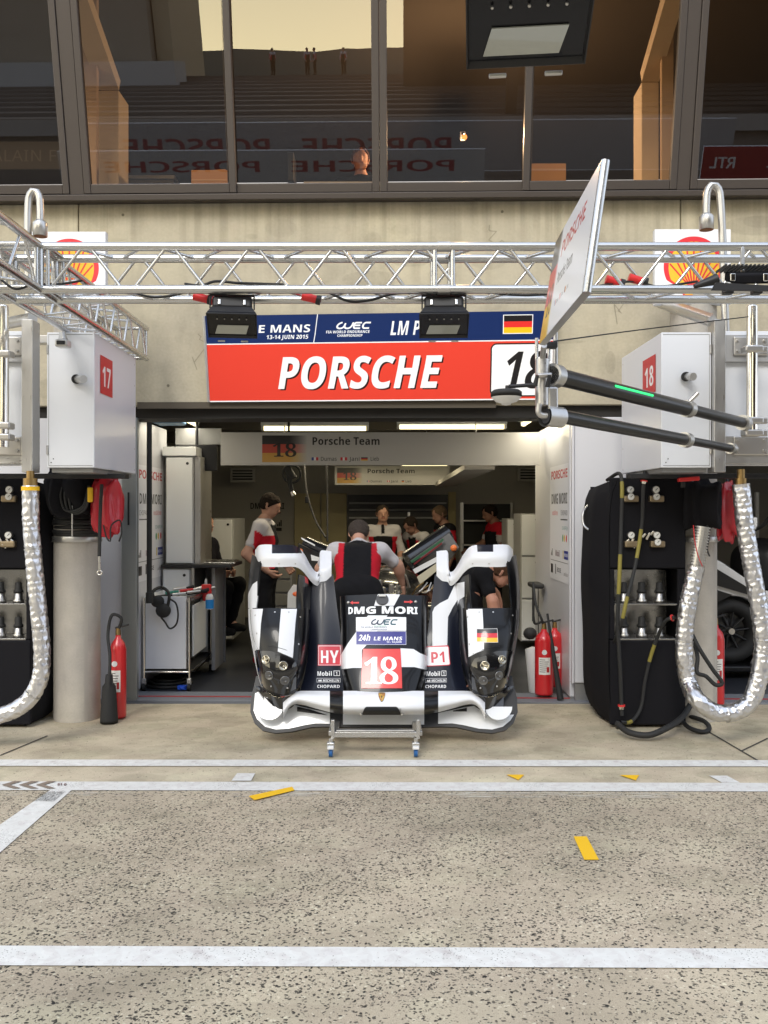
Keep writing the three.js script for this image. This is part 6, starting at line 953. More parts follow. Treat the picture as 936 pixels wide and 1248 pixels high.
  for (const [a, b] of [[318, 686], [340, 687], [360, 687], [388, 709], [398, 709]]) { const [u, v] = B.inv(...(left ? [a, b] : [936 - a, b])), c = B.S(u, v), n = B.normal(u, v); part('fastener', rod(c.clone().addScaledVector(n, -0.004), c.clone().addScaledVector(n, 0.002), 0.006, 0.005, 12), M.aluDull, car); }
  // valley between nose and fender
  const Vv = panelSurface([[[102, 842, 0.08], [80, 842, 0.1], [49, 842, 0.07]], [[96, 818, 0.04], [78, 818, 0.07], [51, 818, 0.05]], [[92.5, 790, 0.02], [76, 790, 0.05], [51, 790, 0.035]], [[91, 742, 0.01], [76, 742, 0.03], [57, 742, 0.03]], [[88, 698, 0.005], [76, 700, 0.025], [62, 700, 0.025]]], s);
  const valley = part('valley_panel', shell(Vv.S, 26, 40, 0.012), paintM(livery(Vv, NAVY, left ? [] : [[WHITE, [[527, 789], [527, 746], [529.5, 740], [536, 735], [546, 730], [560, 700], [561, 726], [552, 740], [546, 752], [545, 789]]]])), car);
  const k = left ? (a) => a : (a) => a, qd = (x0, x1, y0, y1) => [[x0, y0], [x1, y0], [x1, y1], [x0, y1]];
  if (left) part('class_plate', sticker(Vv, qd(387.5, 415.5, 786, 811.5), 8, 0.003), dm.hy, valley); else part('class_plate', sticker(Vv, [[516, 787.5], [547, 786.5], [549, 811], [517, 812.5]], 8, 0.003), dm.p1, valley);
  const o = left ? 386 : 515.5; part('sponsor_sticker', sticker(Vv, qd(o, o + 29, 817, 824.5), 8, 0.003), dm.mobil, valley); part('sponsor_sticker', sticker(Vv, qd(o, o + 29, 826.5, 832), 8, 0.003), dm.mich, valley); part('sponsor_sticker', sticker(Vv, qd(o, o + 29, 834, 839), 8, 0.003), dm.chop, valley);
  // half-round end fences and dive planes on the splitter
  const dp = (pts, y, d, th, m, nm) => part(nm, plate(L(pts).map(([a, b]) => P(a, b, depthOf(b) - d)), th), m, car), fix = (pts) => left ? pts : pts;
  const rd = []; for (let i = 0; i <= 14; i++) { const w = Math.PI * (1 + i / 14); rd.push([328.5 - 16.5 * Math.cos(w - Math.PI), 862 - 16 * Math.sin(w)]); }
  const half = [...rd.map(([a, b]) => [a, 862 + (862 - b) * -1 * -1]).map(([a, b]) => [a, b > 862 ? b : 862 + (862 - b)]), ];
  part('dive_plane', plate((left ? half : mir(1, half).reverse()).map(([a, b]) => P(a, b, depthOf(b) - 0.055)).reverse(), 0.014), phys(rgb(0.76, 0.78, 0.8), 0.3, { clearcoat: 1 }), car);
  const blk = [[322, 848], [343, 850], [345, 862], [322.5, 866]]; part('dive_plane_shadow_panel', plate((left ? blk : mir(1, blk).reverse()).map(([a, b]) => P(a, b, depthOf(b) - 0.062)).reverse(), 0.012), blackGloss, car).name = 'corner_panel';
  const mk = left ? [[325, 848], [342, 855], [341.5, 858], [324.5, 851]] : [[591, 853.5], [618, 833], [619.5, 836], [592, 857]]; part('side_marks', sheet(...mk.map(([a, b]) => P(a, b, depthOf(b) - (left ? 0.085 : 0.1)))), dm.marks, car);
  // curved skirt under the headlamp
  const K = panelSurface([[[103, 850, 0.03], [112, 862, 0.06], [127, 866, 0.06], [145, 852, 0.05], [158, 836, 0.02]], [[102, 838, 0.05], [110, 847, 0.12], [127, 851, 0.15], [142, 845, 0.12], [151, 836, 0.04]]], s);
  part('lamp_skirt', shell(K.S, 24, 8, 0.01), blackGloss, car);
}
{ // raised centre of the nose
  const C = panelSurface([
    [[-46, 843, 0.09], [-42, 843, 0.17], [-32, 843, 0.22], [0, 843, 0.235], [32, 843, 0.22], [42, 843, 0.17], [46, 843, 0.09]],
    [[-53, 814, 0.03], [-49, 813, 0.17], [-36, 812, 0.215], [0, 812, 0.24], [36, 812, 0.215], [49, 813, 0.17], [53, 814, 0.03]],
    [[-53, 770, 0.02], [-49.5, 770, 0.15], [-38, 770, 0.2], [0, 770, 0.22], [38, 770, 0.2], [49.5, 770, 0.15], [53, 770, 0.02]],
    [[-54, 727, 0.0], [-50.5, 726, 0.11], [-40, 725.5, 0.155], [0, 724, 0.18], [40, 725.5, 0.155], [50.5, 726, 0.11], [54, 727, 0.0]],
  ], 0);
  const nose = part('nose_cone', shell(C.S, 60, 50, 0.014), paintM(livery(C, BLACK, [
    [WHITE, [[414, 816], [415, 799], [424, 784], [434, 770], [447, 752], [455, 741], [461, 722], [489, 722], [481, 737], [471, 752], [459, 770], [446, 787], [441, 792], [441, 814], [430, 814]]], [BLACK, [[440, 738.3], [496, 738.3], [496, 750], [440, 750]]],
    [WHITE, [[488, 790], [504, 791], [512, 796], [522, 800], [522, 817], [505, 813], [488, 813]]]], 1024)), car);
  const q = (x0, x1, y0, y1) => [[x0, y0], [x1, y0], [x1, y1], [x0, y1]];
  part('number_plate', sticker(C, [[442.5, 791], [488, 791], [490, 839], [440.5, 839]], 10, 0.004), dm.n18, nose);
  part('sponsor_sticker', sticker(C, q(423.5, 510, 738.5, 749.5), 14, 0.003), dm.dmg, nose); part('series_sticker', sticker(C, q(434, 495, 752.5, 769), 10, 0.0035), dm.wec, nose); part('event_sticker', sticker(C, q(434, 495, 769.6, 786), 10, 0.0035), dm.lm, nose);
  part('arrow_sticker', sticker(C, q(426.5, 438, 732, 737.5), 4, 0.003), dm.arrow, nose); part('arrow_sticker', sticker(C, [[503.5, 731], [492, 731], [492, 736.5], [503.5, 736.5]], 4, 0.003), dm.arrow, nose);
  for (const [a, b] of [[424.5, 734.5], [506.5, 733.5]]) { const [U, W] = C.inv(a, b); part('fastener', ball(C.S(U, W), 0.012), M.aluDull, nose); }
  { const [U, W] = C.inv(466, 731), c = C.S(U, W), n = C.normal(U, W); part('tow_eye', rod(c, c.clone().addScaledVector(n, 0.012), 0.045, 0.043, 26), std(rgb(0.05, 0.05, 0.055), 0.4), nose); part('tow_eye_mark', rbox(c.clone().addScaledVector(n, 0.014).add(V(0, 0.025, 0)), 0.05, 0.015, 0.006, 0.002), M.whitePlastic, nose); }
  // rounded front lip
  const cols = [[0, 842, 871, 0.22], [30, 842, 871, 0.22], [50, 842, 870.5, 0.19], [66, 842, 868, 0.15], [85, 842, 863, 0.12], [105, 842.5, 858, 0.11], [116, 847, 864, 0.1], [123, 850, 876, 0.07]], all = [...cols.slice(1).reverse().map(([a, ...r]) => [-a, ...r]), ...cols];
  const Mm = panelSurface([all.map(([a, t, b, d]) => [a, b, d - 0.06]), all.map(([a, t, b, d]) => [a, t + (b - t) * 0.76, d + 0.05]), all.map(([a, t, b, d]) => [a, t + (b - t) * 0.3, d + 0.055]), all.map(([a, t, b, d]) => [a, t, d])], 0);
  const lip = part('front_lip', shell(Mm.S, 100, 22, 0.014), paintM(livery(Mm, WHITE, [[BLACK, [[402, 838], [418, 838], [418, 874], [402, 874]]], [BLACK, [[517, 838], [534, 838], [534, 874], [517, 874]]]], 1024)), car);
  part('crest_badge', sticker(Mm, q(460.5, 470, 844, 856.5), 4, 0.004), dm.crest, lip);
  const gt = tex(256, 64, (x, w, h) => { x.clearRect(0, 0, w, h); x.fillStyle = '#16171a'; x.beginPath(); x.moveTo(2, h); x.quadraticCurveTo(8, 8, 34, 5); x.lineTo(w - 34, 5); x.quadraticCurveTo(w - 8, 8, w - 2, h); x.fill(); x.strokeStyle = '#2c3036'; x.lineWidth = 1.5; for (let i = 0; i < 40; i++) { x.beginPath(); x.moveTo(20 + i * 6, 12); x.lineTo(14 + i * 6, h - 6); x.stroke(); } });
  part('air_inlet', sticker(Mm, q(441, 489, 860, 870.6), 12, 0.004), std(0xffffff, 0.6, 0, { map: gt, transparent: true }), lip);
  for (const a of [440, 490]) { const [U, W] = Mm.inv(a, 870); part('rivet', ball(Mm.S(U, W).add(V(0, 0, 0.01)), 0.012), M.aluDull, lip); }
  // splitter: black edged plate with painted top
  const half = [[-0, 887], [-38, 886.5], [-70, 885.5], [-88, 886], [-112, 891.5], [-132, 893.5], [-148, 890], [-158, 881], [-163, 868], [-162, 850], [-159, 838], [-156, 824], [-149, 824], [-138, 838], [-118, 856], [-60, 866], [0, 866]];
  const out = [...half, ...half.slice(1, -1).reverse().map(([a, y]) => [-a, y])], sp = (a, y, d) => P(468 + a, y, depthOf(y) + 0.03 - d);
  const splitter = part('splitter', plate(out.map(([a, y]) => sp(a, y, 0)).reverse(), 0.03), std(rgb(0.012, 0.012, 0.013), 0.45), car);
  const wp = phys(rgb(0.76, 0.78, 0.8), 0.3, { clearcoat: 1, clearcoatRoughness: 0.08 }), film = (pts, m = wp, d = 0.004) => { let q2 = pts; let ar = 0; q2.forEach(([a, b], i) => { const [c, e] = q2[(i + 1) % q2.length]; ar += a * e - c * b; }); if (ar > 0) q2 = q2.slice().reverse(); part('painted_area', plate(q2.map(([a, b]) => sp(a - 468, b, d)), d - 0.001), m, splitter); };
  film([[402, 882], [385, 881.5], [372, 883.5], [352, 888], [336, 889], [323, 885.5], [313, 876], [309, 866], [311, 845], [319, 841], [330, 846], [347, 856], [370, 862], [402, 869]]);
  film([[418, 883], [517, 883], [517, 868], [418, 868]]);
  film([[534, 882], [551, 881.5], [564, 883.5], [584, 888], [600, 889], [613, 885.5], [622, 878], [626.5, 871], [603, 871], [592, 858], [566, 862], [534, 869]]);
  film([[362, 861], [378, 864.5], [399, 871.5], [378, 869], [362, 867]], blackGloss, 0.007); film([[552, 866], [569, 862.5], [569, 867], [552, 867]], blackGloss, 0.007);
  part('support_frame', [bb(-0.6, 0.6, 0.45, 0.5, -6.95, -6.85, 0.01), bb(-0.4, -0.34, 0.2, 0.46, -6.95, -6.4, 0.01), bb(0.34, 0.4, 0.2, 0.46, -6.95, -6.4, 0.01)], M.black, car);
}
{ // trolley
  const d = 5.93, t = thing('trolley', 'low aluminium trolley with blue castors under the race car nose', 'trolley', P(456, 923, 5.9).setY(0)), y = (py) => P(0, py, d).y, x = (px) => P(px, 0, d).x;
  part('cross_bar', bb(x(404), x(511), y(899), y(892), -d - 0.04, -d, 0.004), M.alu, t); part('cross_bar', bb(x(410), x(505), y(892) + 0.002, y(892) + 0.012, -d - 0.045, -d + 0.004, 0.003), M.aluDull, t);
  for (const px of [405.5, 509.5]) { part('upright', bb(x(px - 2), x(px + 2.2), y(900), y(877), -d - 0.02, -d + 0.014, 0.003), M.alu, t); part('side_rail', bb(x(px) - 0.03, x(px) + 0.03, y(899), y(893), -6.7, -d - 0.045, 0.004), M.aluDull, t); }
  part('rear_bar', bb(x(404), x(511), y(899), y(893), -6.75, -6.7, 0.004), M.aluDull, t);
  for (const [px, z] of [[403.5, -5.9], [506.5, -5.9], [403.5, -6.72], [506.5, -6.72]]) { const X = x(px), k = part('caster', rod(V(X - 0.012, 0.033, z), V(X + 0.012, 0.033, z), 0.033, 0.033, 24), M.blue, t); part('fork', [rbox(V(X, 0.075, z), 0.05, 0.045, 0.055, 0.006), rbox(V(X - 0.018, 0.05, z), 0.004, 0.05, 0.04, 0.002), rbox(V(X + 0.018, 0.05, z), 0.004, 0.05, 0.04, 0.002), rod(V(X, 0.09, z), V(X, y(899), z), 0.014)], M.alu, k); part('brake_lever', rbox(V(X, 0.068, z + 0.035), 0.04, 0.018, 0.03, 0.004), M.whitePlastic, k); }
}
{ // the car the nose belongs to, standing in the garage without it
  const t = thing('race_car_chassis', 'dark race car without its nose standing in the garage doorway', 'race car', V(-0.1, 0, -9)), g = (px, py, d) => P(px, py, d);
  part('tub', [rbox(V(-0.03, 0.55, -9.2), 0.86, 0.62, 2.8, 0.16, null, 4), rbox(V(-0.03, 0.42, -10.2), 1.75, 0.5, 2.0, 0.15, null, 4)], blackGloss, t);
  part('bulkhead', rbox(V(-0.03, 0.56, -7.78), 0.66, 0.5, 0.06, 0.05), M.carbon, t);
  part('cockpit_canopy', ball(V(-0.03, 0.84, -9.4), 0.5, 0.9, 0.42, 1.6, 24), blackGloss, t);
  for (const s of [-1, 1]) { for (const [y0, y1] of [[0.42, 0.3], [0.68, 0.5]]) { part('wishbone', rod(V(s * 0.3, y0, -7.85), V(s * 0.72, y1, -8.0), 0.016), M.carbon, t); part('wishbone', rod(V(s * 0.34, y0, -8.3), V(s * 0.72, y1, -8.05), 0.016), M.carbon, t); } part('brake_drum', rod(V(s * 0.72, 0.38, -8.02), V(s * 0.86, 0.38, -8.02), 0.19, 0.17, 30), M.carbon, t); }
  for (const [px, py, d, r] of [[462, 708, 7.8, 0.028], [477, 713, 7.8, 0.022], [466, 717, 7.85, 0.03], [485, 722, 7.8, 0.02]]) part('reservoir', [rod(g(px, py, d), g(px, py + 9, d), r, r, 16), ball(g(px, py, d), r, 1, 0.5, 1)], M.steel, t);
  part('brace_rod', rod(g(484, 712, 7.75), g(484, 727, 7.75), 0.008), M.chrome, t); for (let i = 0; i < 10; i++) part('pipe', tube([g(502 + i * 3, 726 - i, 7.9), g(508 + i * 3, 716 + (i * 5) % 7, 7.85), g(516 + i * 2.4, 710 + (i * 3) % 6, 7.9)], 0.007, 12, 6), i % 3 ? M.steel : M.brass, t);
  const slab = (nm, pts, th, m) => part(nm, plate(pts.map(([a, b, d]) => P(a, b, d)).reverse(), th), m, t);
  part('tilted_panel', rod(g(373, 664, 8.3), g(408, 679, 8.15), 0.075, 0.075, 24), blackGloss, t); slab('panel_face', [[365, 662, 8.2], [366, 690, 8.2], [402, 712, 8.1], [406, 682, 8.1]], 0.03, M.carbon); slab('panel_stripe', [[367, 655, 8.2], [368, 657.5, 8.19], [384, 666, 8.18], [384, 664, 8.18]], 0.004, M.whitePlastic); slab('bracket', [[379, 676, 8.0], [380, 683, 8.0], [393, 684, 8.0], [391, 680, 8.0]], 0.02, M.whitePlastic);
  part('tilted_panel', rod(g(497, 683, 8.2), g(546, 650, 8.35), 0.085, 0.085, 24), blackGloss, t); slab('panel_face', [[548, 650, 8.15], [500, 684, 8.15], [536, 700, 8.1], [560, 668, 8.1]], 0.03, M.carbon); slab('panel_stripe', [[540, 656, 8.05], [500, 684, 8.05], [502, 686.5, 8.05], [541, 658.5, 8.05]], 0.004, std(rgb(0.03, 0.11, 0.055), 0.3)); slab('panel_stripe', [[538, 661, 8.04], [504, 687, 8.04], [505, 688.5, 8.04], [539, 662.8, 8.04]], 0.004, std(rgb(0.16, 0.012, 0.015), 0.3));
  slab('sill_panel', [[537, 676, 8.0], [503, 694, 8.0], [506, 699, 8.0], [537, 682, 8.0]], 0.02, M.whitePlastic); slab('sill_panel', [[534, 685, 7.98], [508, 703, 7.98], [512, 712, 7.98], [534, 694, 7.98]], 0.02, std(rgb(0.55, 0.5, 0.36), 0.5));
  part('quick_coupling', ball(g(553, 668, 8.0), 0.03), std(rgb(0.75, 0.18, 0.04), 0.4), t); part('quick_coupling', ball(g(366, 672, 8.05), 0.025), std(rgb(0.75, 0.18, 0.04), 0.4), t); part('front_hoop', tube([g(452, 700, 7.9), g(470, 694, 7.85), g(492, 700, 7.9), g(499, 716, 7.95)], 0.012, 30, 8), M.steel, t);
  slab('spare_panel', [[358, 712, 8.4], [351, 722, 8.4], [350, 752, 8.4], [372, 752, 8.4], [372, 716, 8.4]], 0.02, phys(rgb(0.6, 0.6, 0.58), 0.4)); part('spare_light', ball(g(362, 724, 8.3), 0.03, 1.4, 0.8, 0.6), std(rgb(0.8, 0.15, 0.04), 0.4), t);
}
// ---------------------------------------------------------------- people
const FOLD = 99;
const capD = (p, c) => { const bx = c.b.x - c.a.x, by = c.b.y - c.a.y, bz = c.b.z - c.a.z, px = p.x - c.a.x, py = p.y - c.a.y, pz = p.z - c.a.z, l = bx * bx + by * by + bz * bz || 1e-9, t = clampN((px * bx + py * by + pz * bz) / l, 0, 1), dx = px - bx * t, dy = py - by * t, dz = pz - bz * t; return Math.sqrt(dx * dx + dy * dy + dz * dz) - (c.ra + (c.rb - c.ra) * t); };
const smin = (a, b, k) => { const h = Math.max(k - Math.abs(a - b), 0) / k; return Math.min(a, b) - h * h * k * 0.25; };
const field = (caps, k) => (p) => { let d = 1e3; for (const c of caps) { const e = capD(p, c); d = d > 900 ? e : smin(d, e, k); } return d; };
const bone = (a, b, ra, rb = ra) => ({ a, b, ra, rb });
function surfaceNet(f, lo, hi, cell, color) { // meshes f = 0 with one point per crossed cell
  const n = [0, 1, 2].map((k) => Math.ceil((hi.getComponent(k) - lo.getComponent(k)) / cell) + 1), [nx, ny, nz] = n, val = new Float32Array(nx * ny * nz), p = V(0, 0, 0), id = (i, j, k) => (k * ny + j) * nx + i;
  for (let k = 0; k < nz; k++) for (let j = 0; j < ny; j++) for (let i = 0; i < nx; i++) { p.set(lo.x + i * cell, lo.y + j * cell, lo.z + k * cell); val[id(i, j, k)] = f(p); }
  const at = new Int32Array(val.length).fill(-1), pos = [], idx = [];
  const E = [[0, 1], [2, 3], [4, 5], [6, 7], [0, 2], [1, 3], [4, 6], [5, 7], [0, 4], [1, 5], [2, 6], [3, 7]];
  for (let k = 0; k < nz - 1; k++) for (let j = 0; j < ny - 1; j++) for (let i = 0; i < nx - 1; i++) {
    const c = []; for (let q = 0; q < 8; q++) c.push(val[id(i + (q & 1), j + (q >> 1 & 1), k + (q >> 2))]);
    let x = 0, y = 0, z = 0, m = 0; for (const [a, b] of E) if (c[a] < 0 !== c[b] < 0) { const t = c[a] / (c[a] - c[b]); x += (a & 1) + ((b & 1) - (a & 1)) * t; y += (a >> 1 & 1) + ((b >> 1 & 1) - (a >> 1 & 1)) * t; z += (a >> 2) + ((b >> 2) - (a >> 2)) * t; m++; }
    if (m) { at[id(i, j, k)] = pos.length / 3; pos.push(lo.x + (i + x / m) * cell, lo.y + (j + y / m) * cell, lo.z + (k + z / m) * cell); }
  }
  const quad = (a, b, c, d, s) => { if (a < 0 || b < 0 || c < 0 || d < 0) return; s ? idx.push(a, b, c, a, c, d) : idx.push(a, c, b, a, d, c); };
  for (let k = 1; k < nz - 1; k++) for (let j = 1; j < ny - 1; j++) for (let i = 1; i < nx - 1; i++) {
    const a = val[id(i, j, k)] < 0;
    if (a !== val[id(i + 1, j, k)] < 0) quad(at[id(i, j - 1, k - 1)], at[id(i, j, k - 1)], at[id(i, j, k)], at[id(i, j - 1, k)], a);
    if (a !== val[id(i, j + 1, k)] < 0) quad(at[id(i - 1, j, k - 1)], at[id(i - 1, j, k)], at[id(i, j, k)], at[id(i, j, k - 1)], a);
    if (a !== val[id(i, j, k + 1)] < 0) quad(at[id(i - 1, j - 1, k)], at[id(i, j - 1, k)], at[id(i, j, k)], at[id(i - 1, j, k)], a);
  }
  const nor = [], col = [], e = cell * 0.5;
  for (let v = 0; v < pos.length; v += 3) { const q = V(pos[v], pos[v + 1], pos[v + 2]), g = (x, y, z) => f(V(q.x + x, q.y + y, q.z + z)), nn = V(g(e, 0, 0) - g(-e, 0, 0), g(0, e, 0) - g(0, -e, 0), g(0, 0, e) - g(0, 0, -e)).normalize(); nor.push(nn.x, nn.y, nn.z); if (color) col.push(...color(q)); }
  const g = new THREE.BufferGeometry(); g.setAttribute('position', new THREE.Float32BufferAttribute(pos, 3)); g.setAttribute('normal', new THREE.Float32BufferAttribute(nor, 3)); if (color) g.setAttribute('color', new THREE.Float32BufferAttribute(col, 3)); g.setIndex(idx); return g;
}
function netOf(caps, k, cell, color, grow = 0, cut, rough = 0) { const lo = V(1e3, 1e3, 1e3), hi = V(-1e3, -1e3, -1e3); for (const c of caps) for (const q of [c.a, c.b]) { const r = Math.max(c.ra, c.rb) + 0.03 + grow; lo.min(q.clone().subScalar(r)); hi.max(q.clone().addScalar(r)); } const f0 = field(caps, k), f = rough === FOLD ? (p) => f0(p) + 0.009 * perlin.noise(p.x * 9 + p.y * 5, p.y * 14 - p.x * 8, p.z * 10) : rough ? (p) => f0(p) + rough * perlin.noise(p.x * 55, p.y * 40, p.z * 55) : f0; return surfaceNet(cut ? (p) => Math.max(f(p) - grow, cut(p)) : (p) => f(p) - grow, lo, hi, cell, color); }
M.body = phys(0xffffff, 0.6, { vertexColors: true }); M.cloth = phys(0xffffff, 0.9, { vertexColors: true, specularIntensity: 0.3 });
const SK = [0.47, 0.255, 0.18];
function person(label, base, turn, J, look) {
  const t = thing('person', label, 'person', base, look.group); t.rotation.y = turn; t.userData.frame = true;
  const D = { pelvis: [0, 0.96, 0], chest: [0, 1.3, 0.01], neck: [0, 1.5, 0], head: [0, 1.665, 0.03], shL: [0.185, 1.44, 0], shR: [-0.185, 1.44, 0], elL: [0.25, 1.16, -0.03], elR: [-0.25, 1.16, -0.03], wrL: [0.26, 0.92, 0.06], wrR: [-0.26, 0.92, 0.06], hipL: [0.09, 0.92, 0], hipR: [-0.09, 0.92, 0], knL: [0.1, 0.5, 0.02], knR: [-0.1, 0.5, 0.02], anL: [0.105, 0.09, -0.02], anR: [-0.105, 0.09, -0.02], face: [0, 0, 1], ...J }, q = {};
  for (const k of Object.keys(D)) q[k] = V(...D[k]); const toe = (a, k) => q[a].clone().add(V(0, -0.045, 0)).add(V(...(J.toe ?? [0, 0, 0.17])).multiplyScalar(k));
  const up = q.neck.clone().sub(q.pelvis).normalize(), sh = q.shL.clone().sub(q.shR).normalize(), fw = sh.clone().cross(up).normalize(), w = (v, x, z = 0) => v.clone().addScaledVector(sh, x).addScaledVector(fw, z);
  const skull = q.head, torso = [bone(w(q.pelvis, 0.055), w(q.pelvis, -0.055), 0.125), bone(w(q.pelvis, 0.05), w(q.chest, 0.075), 0.105, 0.108), bone(w(q.pelvis, -0.05), w(q.chest, -0.075), 0.105, 0.108), bone(w(q.chest, 0.06), q.shL.clone().lerp(q.chest, 0.12), 0.1, 0.07), bone(w(q.chest, -0.06), q.shR.clone().lerp(q.chest, 0.12), 0.1, 0.07), bone(q.shL, q.shR, 0.062), bone(q.chest, q.neck, 0.1, 0.065)];
  const arm = (s) => [bone(q['sh' + s], q['el' + s], 0.054, 0.042), bone(q['el' + s], q['el' + s].clone().lerp(q['wr' + s], 0.3), 0.042, 0.041), bone(q['el' + s].clone().lerp(q['wr' + s], 0.3), q['wr' + s], 0.041, 0.028)], leg = (s) => [bone(q['hip' + s], q['kn' + s], 0.088, 0.057), bone(q['kn' + s], q['kn' + s].clone().lerp(q['an' + s], 0.35), 0.057, 0.056), bone(q['kn' + s].clone().lerp(q['an' + s], 0.35), q['an' + s], 0.056, 0.036), bone(q['an' + s], toe('an' + s, 0.8), 0.04, 0.032)];
  const dir = (s) => q['wr' + s].clone().sub(q['el' + s]).normalize(), neckB = [bone(q.neck, skull.clone().add(V(0, -0.06, 0)), 0.056, 0.05)];
  const cell = look.cell ?? 0.016, skinC = () => look.skin ?? SK;
  const bodyG = netOf([...torso, ...arm('L'), ...arm('R'), ...leg('L'), ...leg('R'), ...neckB], 0.045, cell, skinC);
  // head in its own axes: face looks along hz
  const hz = q.face.clone().normalize(), hx = V(0, 1, 0).cross(hz).normalize(), hy = hz.clone().cross(hx), H = (x, y, z) => skull.clone().addScaledVector(hx, x).addScaledVector(hy, y).addScaledVector(hz, z);
  const headCaps = [bone(H(0, 0.035, -0.02), H(0, 0.03, 0.02), 0.083, 0.08), bone(H(0, 0, -0.03), H(0, -0.02, 0.03), 0.07, 0.066), bone(H(0.022, -0.06, 0.045), H(-0.022, -0.06, 0.045), 0.045), bone(H(0, -0.085, 0.062), H(0, -0.08, 0.05), 0.026), bone(H(0, 0.012, 0.094), H(0, -0.024, 0.112), 0.009, 0.014), bone(H(0.032, 0.028, 0.083), H(-0.032, 0.028, 0.083), 0.013), bone(H(0.018, -0.054, 0.088), H(-0.018, -0.054, 0.088), 0.008), bone(H(0.081, 0.016, -0.01), H(0.08, -0.026, -0.004), 0.014, 0.009), bone(H(-0.081, 0.016, -0.01), H(-0.08, -0.026, -0.004), 0.014, 0.009), bone(H(0, -0.05, -0.02), skull.clone().lerp(q.neck, 0.55), 0.052, 0.05)];
  const loc = (p) => { const d = p.clone().sub(skull); return [d.dot(hx), d.dot(hy), d.dot(hz)]; };
  const headG = netOf(headCaps, 0.022, 0.0065, (p) => { const [x, y, z] = loc(p), s = skinC(); if (z > 0.07 && Math.abs(y + 0.054) < 0.008 && Math.abs(x) < 0.026) return [s[0] * 0.75, s[1] * 0.5, s[2] * 0.5]; if (look.beard && y < -0.03 && z > 0.0) return s.map((k) => k * 0.55); return s; });
  const tint = (g, c) => { const n = g.attributes.position.count, a = new Float32Array(n * 3); for (let i = 0; i < n; i++) a.set(c, i * 3); g.setAttribute('color', new THREE.BufferAttribute(a, 3)); return g; };
  const eyes = []; for (const s of [-1, 1]) { eyes.push(tint(ball(H(s * 0.031, 0.012, 0.082), 0.011, 1, 0.75, 1, 10), [0.7, 0.68, 0.65]), tint(ball(H(s * 0.031, 0.012, 0.09), 0.0055, 1, 1, 1, 8), [0.03, 0.02, 0.015])); }
  // hands: palm, four unequal bent fingers, a thumb from the side of the palm
  const hand = (s) => { const d = dir(s), W = q['wr' + s], sgn = s === 'L' ? 1 : -1, n0 = (look['palm' + s] ? V(...look['palm' + s]) : V(-sgn, 0, 0.15)); const side = n0.clone().cross(d).normalize(), n = d.clone().cross(side).normalize(), pt = (a, b, c) => W.clone().addScaledVector(d, a).addScaledVector(side, b * sgn).addScaledVector(n, c), caps = [bone(pt(-0.01, 0, 0), pt(0.03, 0.01, 0), 0.027, 0.02), bone(pt(0.03, 0.02, 0), pt(0.082, 0.026, 0.004), 0.017, 0.014), bone(pt(0.03, -0.016, 0), pt(0.08, -0.026, 0.004), 0.017, 0.013), bone(pt(0.03, 0, 0), pt(0.084, 0, 0.002), 0.017, 0.014)], curl = look.curl ?? 0.6;
    [[0.028, 0.044, 0.034], [0.01, 0.05, 0.038], [-0.01, 0.046, 0.035], [-0.028, 0.036, 0.028]].forEach(([b, l1, l2], i) => { const c = curl + i * 0.06, k = pt(0.084, b, 0.002), m = pt(0.084 + l1 * Math.cos(c), b * 1.08, 0.002 + l1 * Math.sin(c)), e = pt(0.084 + l1 * Math.cos(c) + l2 * Math.cos(c * 2.1), b * 1.1, 0.002 + l1 * Math.sin(c) + l2 * Math.sin(c * 2.1)); caps.push(bone(k, m, 0.0095, 0.0088), bone(m, e, 0.0088, 0.007)); });
    caps.push(bone(pt(0.018, 0.022, 0.004), pt(0.05, 0.05, 0.018), 0.014, 0.0105), bone(pt(0.05, 0.05, 0.018), pt(0.078, 0.056, 0.03), 0.0105, 0.008)); return netOf(caps, 0.009, look.far ? 0.008 : 0.005, skinC); };
  part('body', [bodyG, headG, ...eyes, hand('L'), hand('R')], M.body, t);
  // hair
  const hc = look.hair ?? [0.02, 0.014, 0.011]; if (!look.bald) part('hair', netOf([...headCaps.slice(0, 2)], 0.02, 0.0075, () => hc, 0.011, (p) => { const [x, y, z] = loc(p); return Math.max(-(y + 0.062 - Math.max(0, z + 0.03) * 1.05), (z - 0.085 + 0.02 * Math.sin(x * 60))); }, 0.006), M.cloth, t);
  // clothes
  const hem = J.hem ?? -0.06, sleeve = look.sleeve ?? 0.62, tl = q.neck.clone().sub(q.pelvis).length();
  const armCut = (s) => { const L = q['el' + s].clone().sub(q['sh' + s]), full = sleeve >= 1.5; return full ? [bone(q['sh' + s], q['el' + s], 0.062, 0.05), bone(q['el' + s], q['wr' + s].clone().lerp(q['el' + s], 0.06), 0.05, 0.036)] : [bone(q['sh' + s], q['sh' + s].clone().addScaledVector(L, sleeve), 0.064, 0.061)]; };
  const sC = (p) => { const d = p.clone().sub(q.pelvis), v = d.dot(up) / tl, x = d.dot(sh), z = d.dot(fw); let arm = 9; for (const s of ['L', 'R']) { const a = capD(p, bone(q['sh' + s], q['el' + s], 0.06, 0.05)), b = capD(p, bone(q['el' + s], q['wr' + s], 0.05, 0.04)); arm = Math.min(arm, a, b); } return look.shirt(x, v, z, arm < 0.012 && Math.abs(x) > 0.145); };
  part('shirt', netOf([...torso.map((c) => bone(c.a, c.b, c.ra + 0.012, c.rb + 0.012)), ...armCut('L'), ...armCut('R')], 0.04, cell, sC, 0, (p) => { const d = p.clone().sub(q.pelvis); return Math.max(-(d.dot(up) - hem), d.dot(up) - tl - 0.02 - 0.3 * Math.max(0, 0.05 - Math.abs(d.dot(sh)))); }, FOLD), M.cloth, t);
